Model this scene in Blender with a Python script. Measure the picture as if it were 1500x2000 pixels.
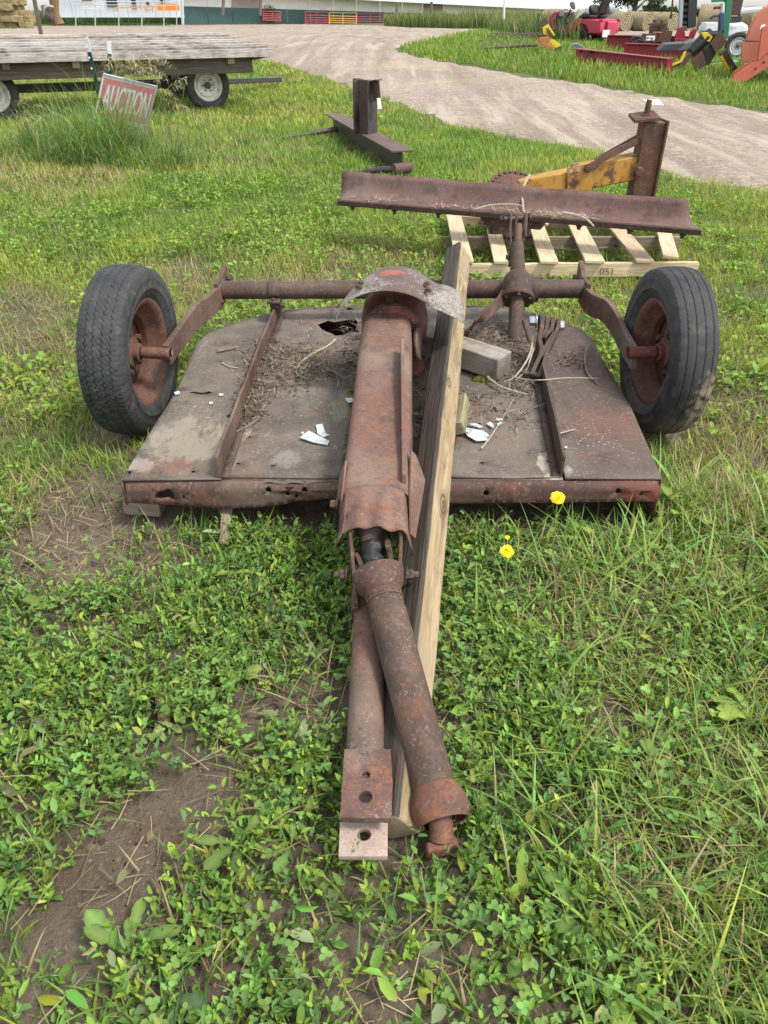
import bpy, bmesh, math, random
import numpy as np
from mathutils import Vector, Matrix, Quaternion
from mathutils.geometry import delaunay_2d_cdt

for o in list(bpy.data.objects): bpy.data.objects.remove(o)
scene = bpy.context.scene
COL = scene.collection
random.seed(7)
RNG = np.random.default_rng(11)

# ------------------------------------------------------------------ camera
FPX, CAMH, HORIZON = 1450.0, 1.5, 16.0
TH = math.atan((1000.0 - HORIZON) / FPX)
cam_d = bpy.data.cameras.new('camera'); cam = bpy.data.objects.new('camera', cam_d); COL.objects.link(cam)
cam.location = (0, 0, CAMH); cam.rotation_euler = (math.pi/2 - TH, 0, 0)
cam_d.sensor_fit = 'VERTICAL'; cam_d.sensor_height = 36.0; cam_d.lens = 36.0*FPX/2000.0
cam_d.clip_start = 0.02; cam_d.clip_end = 3000
scene.camera = cam
scene.render.resolution_x = 768; scene.render.resolution_y = 1024

# ------------------------------------------------------------------ light: bright overcast
SUN_EL, SUN_AZ, SUN_STR, SKY_STR, EXPO = 58.0, 118.0, 1.5, 0.13, 1.50
world = bpy.data.worlds.new('World'); scene.world = world; world.use_nodes = True
wn = world.node_tree; wn.nodes.clear()
w_out = wn.nodes.new('ShaderNodeOutputWorld'); w_bg = wn.nodes.new('ShaderNodeBackground')
w_sky = wn.nodes.new('ShaderNodeTexSky'); w_sky.sky_type = 'NISHITA'; w_sky.sun_disc = False
w_sky.sun_elevation = math.radians(SUN_EL); w_sky.sun_rotation = math.radians(SUN_AZ)
w_sky.air_density = 1.2; w_sky.dust_density = 1.5; w_sky.ozone_density = 1.0
w_hsv = wn.nodes.new('ShaderNodeHueSaturation'); w_hsv.inputs['Saturation'].default_value = 0.28
wn.links.new(w_sky.outputs[0], w_hsv.inputs['Color']); wn.links.new(w_hsv.outputs[0], w_bg.inputs[0])
w_bg.inputs[1].default_value = SKY_STR
wn.links.new(w_bg.outputs[0], w_out.inputs[0])
sun_d = bpy.data.lights.new('sun', 'SUN'); sun = bpy.data.objects.new('sun', sun_d); COL.objects.link(sun)
sun_d.energy = SUN_STR; sun_d.angle = math.radians(12); sun_d.color = (1.0, 0.96, 0.90)
_e, _a = math.radians(SUN_EL), math.radians(SUN_AZ)
sdir = Vector((math.sin(_a)*math.cos(_e), math.cos(_a)*math.cos(_e), math.sin(_e)))
sun.rotation_euler = sdir.to_track_quat('Z', 'Y').to_euler(); sun.location = (6, -4, 12)
scene.view_settings.view_transform = 'Standard'; scene.view_settings.look = 'None'
scene.view_settings.exposure = EXPO; scene.view_settings.gamma = 1.0
scene.view_settings.use_curve_mapping = False
scene.render.engine = 'CYCLES'
scene.cycles.max_bounces = 8

# ------------------------------------------------------------------ reading the place: camera rays to points
CT, ST = math.cos(TH), math.sin(TH)
def ray(u, v):
    a, b = (u-750.0)/FPX, -(v-1000.0)/FPX
    return Vector((a, CT + b*ST, -ST + b*CT))
def P(u, v, z):
    d = ray(u, v); t = (z-CAMH)/d.z
    return Vector((d.x*t, d.y*t, z))
def PY(u, v, y):
    d = ray(u, v); t = y/d.y
    return Vector((d.x*t, y, CAMH + d.z*t))
def sstep(a, b, x):
    t = np.clip((np.asarray(x, float)-a)/(b-a), 0, 1); return t*t*(3-2*t)
def gz(x, y):
    """height of the field: flat by the mower, a low rise 20-40 m out, falling away behind"""
    x = np.asarray(x, float); y = np.asarray(y, float)
    return 0.5*sstep(12, 31, y) - 0.5*sstep(34, 75, y) - 0.25*sstep(75, 110, y)
def PG(u, v, dz=0.0):
    d = ray(u, v)
    lo, hi = 0.3, 400.0
    t0 = 0.2
    y = 0.4
    while y < 400:
        t = y/d.y
        if CAMH + d.z*t < float(gz(d.x*t, y)) + dz: break
        y *= 1.01
    a, b = y/1.01, y
    for _ in range(24):
        m = .5*(a+b); t = m/d.y
        if CAMH + d.z*t < float(gz(d.x*t, m)) + dz: b = m
        else: a = m
    t = b/d.y
    return Vector((d.x*t, b, CAMH + d.z*t))
# smooth value noise for scatter and relief
_G = np.random.default_rng(5).random((256, 256))
def vnoise(x, y):
    x = np.asarray(x, float); y = np.asarray(y, float)
    xi = np.floor(x).astype(int); yi = np.floor(y).astype(int)
    fx = x-xi; fy = y-yi; fx = fx*fx*(3-2*fx); fy = fy*fy*(3-2*fy)
    g = lambda i, j: _G[i & 255, j & 255]
    return (g(xi, yi)*(1-fx)+g(xi+1, yi)*fx)*(1-fy) + (g(xi, yi+1)*(1-fx)+g(xi+1, yi+1)*fx)*fy
def fbm(x, y, o=4):
    s = 0; a = .5; t = 0
    for k in range(o):
        s = s + a*vnoise(x*2**k+17*k, y*2**k-9*k); t += a; a *= .5
    return s/t
def inpoly(x, y, poly):
    x = np.asarray(x, float); y = np.asarray(y, float); r = np.zeros(x.shape, bool)
    n = len(poly)
    for i in range(n):
        x0, y0 = poly[i][0], poly[i][1]; x1, y1 = poly[(i+1) % n][0], poly[(i+1) % n][1]
        if y0 == y1: continue
        c = ((y0 > y) != (y1 > y)) & (x < (x1-x0)*(y-y0)/(y1-y0)+x0)
        r ^= c
    return r
def catmull(pts, n):
    pts = [Vector(p) for p in pts]; out = []
    m = len(pts)-1
    for k in range(n+1):
        t = k/n*m; i = min(int(t), m-1); f = t-i
        p0 = pts[max(i-1, 0)]; p1 = pts[i]; p2 = pts[i+1]; p3 = pts[min(i+2, m)]
        out.append(0.5*((2*p1)+(p2-p0)*f+(2*p0-5*p1+4*p2-p3)*f*f+(3*p1-p0-3*p2+p3)*f**3))
    return out

# ------------------------------------------------------------------ mesh building
def frame(d, up=Vector((0, 0, 1))):
    d = Vector(d).normalized()
    if abs(d.dot(up)) > .98: up = Vector((1, 0, 0))
    s = d.cross(up).normalized(); return d, s, s.cross(d).normalized()
class MB:
    def __init__(s): s.v = []; s.f = []
    def add(s, vs, fs):
        b = len(s.v); s.v += [Vector(p) for p in vs]; s.f += [tuple(i+b for i in f) for f in fs]; return s
    def box(s, c, size, R=None):
        c = Vector(c); hx, hy, hz = size[0]/2, size[1]/2, size[2]/2
        vs = [Vector((x, y, z)) for x in (-hx, hx) for y in (-hy, hy) for z in (-hz, hz)]
        if R is not None: vs = [R @ p for p in vs]
        return s.add([c+p for p in vs], [(0,1,3,2),(4,6,7,5),(0,4,5,1),(2,3,7,6),(0,2,6,4),(1,5,7,3)])
    def bar(s, a, b, w, h, up=Vector((0, 0, 1)), roll=0.0, w2=None, h2=None):
        """square bar from a to b: w across, h along up"""
        a = Vector(a); b = Vector(b); d, sd, u = frame(b-a, up)
        if roll:
            q = Quaternion(d, roll); sd = q @ sd; u = q @ u
        vs = []
        for p, ww, hh in ((a, w, h), (b, w2 or w, h2 or h)):
            for x, y in ((-1,-1),(1,-1),(1,1),(-1,1)): vs.append(p + sd*(x*ww/2) + u*(y*hh/2))
        return s.add(vs, [(0,1,2,3),(7,6,5,4),(0,4,5,1),(1,5,6,2),(2,6,7,3),(3,7,4,0)])
    def tube(s, pts, r, n=12, caps=True):
        pts = [Vector(p) for p in pts]; m = len(pts)
        rs = list(r) if hasattr(r, '__len__') else [r]*m
        vs = []; fs = []; up = None
        for i, p in enumerate(pts):
            d = (pts[min(i+1, m-1)]-pts[max(i-1, 0)]).normalized()
            if up is None: _, sd, up = frame(d)
            else:
                up = (up - d*up.dot(d)).normalized(); sd = d.cross(up).normalized()
            for k in range(n):
                a = 2*math.pi*k/n; vs.append(p + (sd*math.cos(a)+up*math.sin(a))*rs[i])
        for i in range(m-1):
            for k in range(n):
                k2 = (k+1) % n; fs.append((i*n+k, i*n+k2, (i+1)*n+k2, (i+1)*n+k))
        if caps: fs += [tuple(reversed(range(n))), tuple(range((m-1)*n, m*n))]
        return s.add(vs, fs)
    def lathe(s, prof, o, ax, n=32, closed=False):
        """prof: list of (radius, height along ax)"""
        d, sd, u = frame(ax); o = Vector(o); vs = []; fs = []; m = len(prof)
        for r, h in prof:
            for k in range(n):
                a = 2*math.pi*k/n; vs.append(o + d*h + (sd*math.cos(a)+u*math.sin(a))*max(r, 1e-4))
        for i in range(m if closed else m-1):
            j = (i+1) % m
            for k in range(n):
                k2 = (k+1) % n; fs.append((i*n+k, i*n+k2, j*n+k2, j*n+k))
        return s.add(vs, fs)
    def loft(s, rows, close=False):
        n = len(rows[0]); vs = [p for r in rows for p in r]; fs = []
        for i in range(len(rows)-1):
            for k in range(n if close else n-1):
                k2 = (k+1) % n; fs.append((i*n+k, i*n+k2, (i+1)*n+k2, (i+1)*n+k))
        return s.add(vs, fs)
    def prism(s, poly, vec):
        poly = [Vector(p) for p in poly]; n = len(poly); vec = Vector(vec)
        return s.add(poly+[p+vec for p in poly], [tuple(range(n)), tuple(range(2*n-1, n-1, -1))] +
                     [(i, i+n, (i+1) % n+n, (i+1) % n) for i in range(n)])
    def plate(s, outer, holes, fmap, grid=0.05):
        """flat outline with holes, triangulated with inner points, mapped to space"""
        pts = [Vector((p[0], p[1])) for p in outer]; edges = [(i, (i+1) % len(outer)) for i in range(len(outer))]
        for h in holes:
            b = len(pts); pts += [Vector((p[0], p[1])) for p in h]; edges += [(b+i, b+(i+1) % len(h)) for i in range(len(h))]
        x0 = min(p[0] for p in outer); x1 = max(p[0] for p in outer); y0 = min(p[1] for p in outer); y1 = max(p[1] for p in outer)
        gx = grid if not hasattr(grid, '__len__') else grid[0]; gy = grid if not hasattr(grid, '__len__') else grid[1]
        X, Y = np.meshgrid(np.arange(x0+gx*.5, x1, gx), np.arange(y0+gy*.5, y1, gy)); X = X.ravel(); Y = Y.ravel()
        k = inpoly(X, Y, outer)
        for h in holes: k &= ~inpoly(X, Y, h)
        pts += [Vector((a, b)) for a, b in zip(X[k], Y[k])]
        vo, eo, fo = delaunay_2d_cdt(pts, edges, [], 0, 1e-6)[:3]
        cx = np.array([sum(vo[i][0] for i in f)/3 for f in fo]); cy = np.array([sum(vo[i][1] for i in f)/3 for f in fo])
        k = inpoly(cx, cy, outer)
        for h in holes: k &= ~inpoly(cx, cy, h)
        return s.add([fmap(p[0], p[1]) for p in vo], [tuple(f) for f, q in zip(fo, k) if q])
def circ(x, y, r, n=10, ry=None):
    ry = ry or r
    return [(x+r*math.cos(2*math.pi*k/n), y+ry*math.sin(2*math.pi*k/n)) for k in range(n)]
def wloc(o):
    l = Vector((0, 0, 0))
    while o is not None: l = l + Vector(o.location); o = o.parent
    return l
def finish(me, mat, smooth):
    if mat is not None:
        for m in (mat if isinstance(mat, (list, tuple)) else [mat]): me.materials.append(m)
    if smooth:
        me.polygons.foreach_set('use_smooth', [True]*len(me.polygons))
        me.set_sharp_from_angle(angle=math.radians(smooth if smooth is not True else 35))
def obj(name, mb, mat, parent=None, loc=None, smooth=True, bevel=0.0, solid=0.0, off=-1, world=True, seg=2):
    """one mesh object. mb is in world metres; stored relative to its parent (or to loc)"""
    me = bpy.data.meshes.new(name)
    base = wloc(parent) if parent else Vector(loc or (0, 0, 0))
    vs = [p-base for p in mb.v] if world else mb.v
    me.from_pydata([tuple(p) for p in vs], [], mb.f)
    bm = bmesh.new(); bm.from_mesh(me); bmesh.ops.remove_doubles(bm, verts=bm.verts, dist=1e-5)
    bmesh.ops.recalc_face_normals(bm, faces=bm.faces); bm.to_mesh(me); bm.free()
    finish(me, mat, smooth)
    o = bpy.data.objects.new(name, me); COL.objects.link(o)
    if parent: o.parent = parent
    elif loc is not None: o.location = loc
    if solid:
        m = o.modifiers.new('thickness', 'SOLIDIFY'); m.thickness = solid; m.offset = off
    if bevel:
        m = o.modifiers.new('edge', 'BEVEL'); m.width = bevel; m.segments = seg; m.limit_method = 'ANGLE'; m.angle_limit = math.radians(40)
    return o
def thing(name, label, cat, loc, group=None):
    o = bpy.data.objects.new(name, None); o.empty_display_size = .1; COL.objects.link(o); o.location = loc
    return tag(o, label, cat, group)
def tag(o, label=None, cat=None, group=None, kind=None):
    if label: o['label'] = label
    if cat: o['category'] = cat
    if group: o['group'] = group
    if kind: o['kind'] = kind
    return o
def dup(root, loc, rot=None, label=None, parent=None):
    r = root.copy(); COL.objects.link(r); r.parent = parent
    if loc is not None: r.location = loc
    if rot is not None: r.rotation_euler = rot
    if label: r['label'] = label
    for ch in list(root.children): dup(ch, None, None, None, r)
    return r
def raw_mesh(name, V, loops, starts, mat, cols=None, smooth=False):
    """big meshes straight from numpy"""
    me = bpy.data.meshes.new(name)
    me.vertices.add(len(V)); me.vertices.foreach_set('co', np.ascontiguousarray(V, np.float32).ravel())
    me.loops.add(len(loops)); me.loops.foreach_set('vertex_index', np.ascontiguousarray(loops, np.int32))
    me.polygons.add(len(starts)); me.polygons.foreach_set('loop_start', np.ascontiguousarray(starts, np.int32))
    if smooth: me.polygons.foreach_set('use_smooth', np.ones(len(starts), bool))
    me.update(calc_edges=True); me.validate()
    if cols is not None:
        a = me.color_attributes.new('Col', 'FLOAT_COLOR', 'POINT')
        c = np.ones((len(V), 4), np.float32); c[:, :3] = cols; a.data.foreach_set('color', c.ravel())
    if mat: me.materials.append(mat)
    o = bpy.data.objects.new(name, me); COL.objects.link(o); return o
def text_mesh(s, size, squeeze=1.0):
    """outline of a word as mesh verts/faces in the xy plane, centred"""
    c = bpy.data.curves.new('t', 'FONT'); c.body = s; c.size = size; c.align_x = 'CENTER'; c.align_y = 'CENTER'; c.resolution_u = 3
    o = bpy.data.objects.new('t', c); COL.objects.link(o)
    bpy.context.view_layer.update()
    me = bpy.data.meshes.new_from_object(o.evaluated_get(bpy.context.evaluated_depsgraph_get()))
    vs = [Vector((v.co.x*squeeze, v.co.y, 0)) for v in me.vertices]; fs = [tuple(p.vertices) for p in me.polygons]
    bpy.data.objects.remove(o); bpy.data.curves.remove(c); bpy.data.meshes.remove(me)
    return vs, fs

# ------------------------------------------------------------------ material language
class NT:
    def __init__(s, name):
        s.m = bpy.data.materials.new(name); s.m.use_nodes = True; s.t = s.m.node_tree; s.t.nodes.clear()
        s.out = s.t.nodes.new('ShaderNodeOutputMaterial'); s.tc = s.t.nodes.new('ShaderNodeTexCoord'); s.co = s.tc.outputs['Object']
    def n(s, k, **kw):
        x = s.t.nodes.new(k)
        for a, b in kw.items(): setattr(x, a, b)
        return x
    def put(s, sock, val):
        if isinstance(val, bpy.types.NodeSocket): s.t.links.new(val, sock)
        elif isinstance(val, (tuple, list)) and len(val) == 3 and sock.type == 'RGBA': sock.default_value = (*val, 1)
        else: sock.default_value = val
    def map(s, scale=(1, 1, 1), loc=(0, 0, 0), rot=(0, 0, 0), co=None):
        x = s.n('ShaderNodeMapping'); s.put(x.inputs[0], co or s.co)
        x.inputs['Scale'].default_value = scale; x.inputs['Location'].default_value = loc; x.inputs['Rotation'].default_value = rot
        return x.outputs[0]
    def noise(s, scale, detail=4, rough=.55, co=None, dist=0.0):
        x = s.n('ShaderNodeTexNoise'); s.put(x.inputs['Vector'], co or s.co)
        x.inputs['Scale'].default_value = scale; x.inputs['Detail'].default_value = detail
        x.inputs['Roughness'].default_value = rough; x.inputs['Distortion'].default_value = dist
        return x.outputs[0]
    def voro(s, scale, feat='F1', co=None, rnd=1.0, out=0):
        x = s.n('ShaderNodeTexVoronoi', feature=feat); s.put(x.inputs['Vector'], co or s.co)
        x.inputs['Scale'].default_value = scale; x.inputs['Randomness'].default_value = rnd
        return x.outputs[out]
    def ramp(s, fac, stops, interp='LINEAR'):
        x = s.n('ShaderNodeValToRGB'); x.color_ramp.interpolation = interp; e = x.color_ramp.elements
        while len(e) < len(stops): e.new(.5)
        for q, (p, c) in zip(e, stops):
            q.position = p; q.color = (c, c, c, 1) if not hasattr(c, '__len__') else (*c, 1)
        s.put(x.inputs[0], fac); return x.outputs[0]
    def mix(s, fac, a, b, mode='MIX'):
        x = s.n('ShaderNodeMix', data_type='RGBA', blend_type=mode); s.put(x.inputs[0], fac); s.put(x.inputs[6], a); s.put(x.inputs[7], b); return x.outputs[2]
    def math(s, op, a, b=0.0, c=None):
        x = s.n('ShaderNodeMath', operation=op); s.put(x.inputs[0], a); s.put(x.inputs[1], b)
        if c is not None: s.put(x.inputs[2], c)
        return x.outputs[0]
    def sep(s, co=None):
        x = s.n('ShaderNodeSeparateXYZ'); s.put(x.inputs[0], co or s.co); return x.outputs
    def bump(s, h, strength=.4, dist=.004, prev=None):
        x = s.n('ShaderNodeBump'); s.put(x.inputs['Height'], h); x.inputs['Strength'].default_value = strength; x.inputs['Distance'].default_value = dist
        if prev is not None: s.put(x.inputs['Normal'], prev)
        return x.outputs[0]
    def pbr(s, col, rough=.7, metal=0.0, normal=None, spec=.4, trans=0.0):
        b = s.n('ShaderNodeBsdfPrincipled'); s.put(b.inputs['Base Color'], col); s.put(b.inputs['Roughness'], rough); s.put(b.inputs['Metallic'], metal)
        b.inputs['Specular IOR Level'].default_value = spec; b.inputs['Transmission Weight'].default_value = trans
        if normal is not None: s.put(b.inputs['Normal'], normal)
        s.t.links.new(b.outputs[0], s.out.inputs[0]); s.b = b; return s.m
def rust(name, base, alt, orange=.25, lichen=.1, dark=.35, dust=0.0, scale=1.0, fresh=0.0, metal=0.0, pit=.5, crust=0.0, patch=None):
    """old paint gone to rust: blotched base, orange bloom, dark streaks, pale lichen specks"""
    t = NT(name)
    n1 = t.noise(4*scale, 5, .6, dist=.4); n2 = t.noise(17*scale, 6, .65); n3 = t.noise(70*scale, 4, .7); n4 = t.noise(9*scale, 5, .6, co=t.map(loc=(3.1, 7.7, 1.3)))
    c = t.mix(t.ramp(n1, [(.35, 0), (.65, 1)]), base, alt)
    c = t.mix(t.math('MULTIPLY', t.ramp(n2, [(.5-.0, 0), (.68, 1)]), orange*1.25), c, (.27, .105, .045))
    c = t.mix(t.math('MULTIPLY', t.ramp(n4, [(.52, 0), (.66, 1)]), dark), c, (.035, .026, .024))
    if fresh: c = t.mix(t.ramp(t.noise(3.2*scale, 3, .5, co=t.map(loc=(9, 2, 5))), [(.62-fresh*.12, 0), (.70, .85)]), c, (.20, .045, .030))
    c = t.mix(t.math('MULTIPLY', t.ramp(n3, [(.42, 0), (.62, 1)]), .35), c, t.mix(.5, c, (.02, .016, .015)))
    if dust: c = t.mix(t.math('MULTIPLY', t.ramp(t.noise(2.3*scale, 6, .6, co=t.map(loc=(1, 4, 2))), [(.45, 0), (.7, 1)]), dust), c, (.31, .27, .205))
    if lichen:
        # small pale colonies, gathered in patches
        vz = t.voro(95*scale, co=t.mix(.06, t.co, t.noise(30, 3)))
        spots = t.ramp(t.math('ADD', vz, t.math('MULTIPLY', t.noise(160, 2), .5)), [(.38, 1), (.62, 0)])
        pat = t.ramp(t.noise(5*scale, 4, .6, co=t.map(loc=(5, 5, 5))), [(.60-.22*lichen, 0), (.72-.12*lichen, 1)])
        k = t.math('MULTIPLY', spots, pat)
        c = t.mix(t.math('MULTIPLY', k, .35+.45*lichen), c, t.mix(t.noise(40, 2), (.30, .31, .24), (.50, .50, .42)))
    if crust:       # lichen crust that covers the flanks in ragged sheets
        a_ = t.noise(9, 6, .75, co=t.map(loc=(2, 2, 7))); b_ = t.noise(85, 4, .7); X, Y, Z = t.sep()
        side = t.math('MULTIPLY', t.math('ABSOLUTE', t.math('SUBTRACT', X, .02)), 1.1)
        k = t.ramp(t.math('ADD', t.math('ADD', t.math('MULTIPLY', a_, .75), t.math('MULTIPLY', b_, .45)), side), [(.70, 0), (.80, 1)])
        k = t.math('MULTIPLY', k, t.ramp(t.noise(120, 3, .7, co=t.map(loc=(3, 3, 1))), [(.38, .15), (.55, 1)]))
        c = t.mix(t.math('MULTIPLY', k, crust), c, t.mix(t.noise(60, 3), (.30, .31, .235), (.55, .55, .47)))
    if patch:       # paint scraped to bright red lead
        X, Y, Z = t.sep(); dx = t.math('DIVIDE', t.math('SUBTRACT', X, patch[0]), patch[2]); dy = t.math('DIVIDE', t.math('SUBTRACT', Y, patch[1]), patch[3])
        d = t.math('ADD', t.math('ADD', t.math('MULTIPLY', dx, dx), t.math('MULTIPLY', dy, dy)), t.math('MULTIPLY', t.math('SUBTRACT', t.noise(22, 7, .8, co=t.map(loc=(1, 1, 6))), .5), 5.0))
        c = t.mix(t.math('MULTIPLY', t.ramp(d, [(.45, 1), (.75, 0)]), .75), c, (.34, .095, .055))
    # pale chips and dark pits, both ragged and unevenly spread
    n5 = t.noise(130*scale, 3, .6, co=t.map(loc=(2, 6, 4))); n6 = t.noise(11*scale, 4, .6, co=t.map(loc=(6, 2, 8)))
    c = t.mix(t.math('MULTIPLY', t.math('MULTIPLY', t.ramp(n5, [(.60, 0), (.66, 1)]), t.ramp(n6, [(.40, 0), (.62, 1)])), .55), c, (.33, .255, .19))
    c = t.mix(t.math('MULTIPLY', t.ramp(t.noise(95*scale, 3, .6, co=t.map(loc=(7, 1, 3))), [(.34, 1), (.41, 0)]), t.math('MULTIPLY', n6, .8)), c, (.030, .023, .021))
    c = t.mix(t.math('MULTIPLY', t.ramp(t.noise(28*scale, 5, .7, co=t.map(loc=(4, 9, 4))), [(.56, 0), (.64, 1)]), .30), c, (.25, .175, .125))
    c = t.mix(1.0, c, (.83, .83, .83), 'MULTIPLY')
    h = t.math('ADD', t.math('MULTIPLY', n2, .6), t.math('MULTIPLY', n3, .6))
    return t.pbr(c, t.ramp(n2, [(.3, .58), (.7, .86)]), metal, t.bump(h, pit, .005), .3)
def paint(name, col, rough=.45, wear=.2, dirt=(.09, .07, .05), scale=1.0, spec=.4):
    t = NT(name)
    n1 = t.noise(6*scale, 5, .6); n2 = t.noise(38*scale, 4, .6)
    c = t.mix(t.math('MULTIPLY', t.ramp(n1, [(.45, 0), (.75, 1)]), wear), col, dirt)
    c = t.mix(t.math('MULTIPLY', n2, .25), c, tuple(x*.6 for x in col))
    return t.pbr(c, t.ramp(n1, [(.3, rough), (.8, min(1, rough+.25))]), 0, t.bump(n2, .15, .002), spec)
def wood(name, pale, deep, ax=0, scale=1.0, grey=0.0, stain=0.0, lines=1.0, knots=0.0):
    """grain runs along the object's own axis ax"""
    t = NT(name); sc = [14*scale]*3; sc[ax] = .9*scale
    g = t.noise(3.2, 6, .62, co=t.map(tuple(sc)), dist=.6)
    sc2 = [60*scale]*3; sc2[ax] = 1.6*scale
    f = t.noise(2.4, 4, .6, co=t.map(tuple(sc2)))
    c = t.mix(t.ramp(g, [(.32, 0), (.68, 1)]), deep, pale)
    c = t.mix(t.math('MULTIPLY', t.ramp(f, [(.40, 1), (.52, 0)]), .55*lines), c, tuple(x*.42 for x in deep))
    if grey: c = t.mix(t.math('MULTIPLY', t.ramp(t.noise(2.2*scale, 4, .6), [(.35, 0), (.65, 1)]), grey), c, (.30, .285, .26))
    if stain: c = t.mix(t.math('MULTIPLY', t.ramp(t.noise(5*scale, 5, .6, co=t.map(loc=(2, 8, 1))), [(.46, 0), (.68, 1)]), stain), c, (.05, .042, .035))
    if knots:
        kc = [5*scale]*3; kc[ax] = 2.2*scale
        k = t.ramp(t.voro(1.0, co=t.map(tuple(kc))), [(.06, 1), (.15, 0)])
        c = t.mix(t.math('MULTIPLY', k, knots), c, (.10, .055, .025))
    h = t.math('ADD', t.math('MULTIPLY', g, .5), t.math('MULTIPLY', f, .9))
    return t.pbr(c, .82, 0, t.bump(h, .55, .003), .25)
# ------------------------------------------------------------------ setting: field and drive
def soil_mat():
    t = NT('soil')
    n1 = t.noise(1.3, 5, .6); n2 = t.noise(14, 6, .65); n3 = t.noise(70, 5, .7)
    c = t.mix(t.ramp(n1, [(.35, 0), (.65, 1)]), (.098, .073, .052), (.185, .145, .105))
    c = t.mix(t.math('MULTIPLY', t.ramp(n2, [(.45, 0), (.7, 1)]), .6), c, (.205, .165, .122))
    c = t.mix(t.math('MULTIPLY', t.ramp(n3, [(.55, 0), (.68, 1)]), .5), c, (.20, .165, .13))
    # farther out the turf is too fine to pick apart: thatch and green
    y = t.sep()[1]
    far = t.ramp(t.math('DIVIDE', y, 12), [(.2, 0), (.8, 1)])
    g = t.mix(t.ramp(t.noise(2.2, 6, .6), [(.35, 0), (.65, 1)]), (.075, .105, .028), (.13, .14, .05))
    c = t.mix(t.math('MULTIPLY', far, .85), c, g)
    n4 = t.noise(38, 6, .75, co=t.map(loc=(3, 3, 3)))
    c = t.mix(t.math('MULTIPLY', t.ramp(n4, [(.36, 1), (.46, 0)]), .4), c, (.040, .029, .021))
    h = t.math('ADD', t.math('ADD', t.math('MULTIPLY', n2, 1.2), t.math('MULTIPLY', n4, 1.0)), t.math('MULTIPLY', n3, .7))
    return t.pbr(c, .95, 0, t.bump(h, 1.0, .020), .15)
def axis_pts(stops):
    out = []
    for a, b, d in stops: out += list(np.arange(a, b-1e-6, d))
    return np.array(out + [stops[-1][1]])
def relief(x, y):
    near = (1-sstep(3.6, 6, np.abs(y)))*(1-sstep(1.9, 2.6, np.abs(x)))
    return gz(x, y) + near*((fbm(x*3.1+5, y*3.1, 4)-.5)*.05 + (fbm(x*17, y*17+3, 3)-.5)*.030) - .012
xs = axis_pts([(-600, -60, 45), (-60, -8, 2), (-8, -2.4, .25), (-2.4, 2.4, .03), (2.4, 8, .25), (8, 60, 2), (60, 600, 45)])
ys = axis_pts([(-30, 0, 3), (0, .3, .1), (.3, 4.2, .03), (4.2, 9, .12), (9, 40, .6), (40, 120, 4), (120, 900, 60)])
X, Y = np.meshgrid(xs, ys); nx, ny = len(xs), len(ys)
V = np.stack([X.ravel(), Y.ravel(), relief(X, Y).ravel()], 1)
i, j = np.meshgrid(np.arange(nx-1), np.arange(ny-1)); q = (j*nx+i).ravel()
L = np.stack([q, q+1, q+nx+1, q+nx], 1).ravel()
ground = raw_mesh('ground', V, L, np.arange(len(q))*4, soil_mat(), smooth=True); tag(ground, kind='structure')

def gravel_mat():
    t = NT('gravel')
    y = t.sep()[1]
    n1 = t.noise(.35, 5, .6, co=t.map((1, .45, 1))); n2 = t.noise(2.6, 6, .72, co=t.map((.8, 1.0, 1))); n3 = t.noise(30, 6, .8); v = t.voro(18)
    c = t.mix(t.ramp(n1, [(.38, 0), (.62, 1)]), (.205, .155, .115), (.285, .235, .185))
    c = t.mix(t.math('MULTIPLY', t.ramp(n2, [(.50, 0), (.64, 1)]), .5), c, (.19, .15, .115))
    c = t.mix(t.math('MULTIPLY', t.ramp(n3, [(.52, 0), (.60, 1)]), .75), c, (.50, .45, .39))
    c = t.mix(t.math('MULTIPLY', t.ramp(t.noise(19, 5, .75, co=t.map(loc=(5, 5, 5))), [(.40, 1), (.47, 0)]), .7), c, (.13, .105, .085))
    c = t.mix(t.math('MULTIPLY', t.ramp(v, [(.0, 1), (.25, 0)]), .4), c, (.14, .12, .10))
    c = t.mix(t.math('MULTIPLY', t.ramp(t.noise(.6, 4, .6, co=t.map((.5, 1, 1), loc=(4, 2, 0))), [(.52, 0), (.65, 1)]), .3), c, (.42, .34, .21))
    for sc_, lo, hi, col, am in ((7, .50, .60, (.13, .10, .08), .65), (10, .52, .61, (.42, .37, .31), .6)):
        c = t.mix(t.math('MULTIPLY', t.ramp(t.noise(sc_, 9, .86, co=t.map(loc=(sc_, 2, 0))), [(lo, 0), (hi, 1)]), am), c, col)
    tr = t.noise(1.1, 5, .65, co=t.map((1.3, .10, 1), rot=(0, 0, math.radians(-27))))
    c = t.mix(t.math('MULTIPLY', t.ramp(tr, [(.46, 0), (.62, 1)]), .55), c, (.15, .115, .085))
    c = t.mix(t.math('MULTIPLY', t.ramp(t.noise(1.7, 5, .65, co=t.map((1.3, .12, 1), loc=(5, 3, 0), rot=(0, 0, math.radians(-27)))), [(.52, 0), (.64, 1)]), .45), c, (.43, .375, .30))
    return t.pbr(c, .95, 0, t.bump(t.math('ADD', n3, t.math('MULTIPLY', n2, 1.5)), .8, .015), .12)
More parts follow.
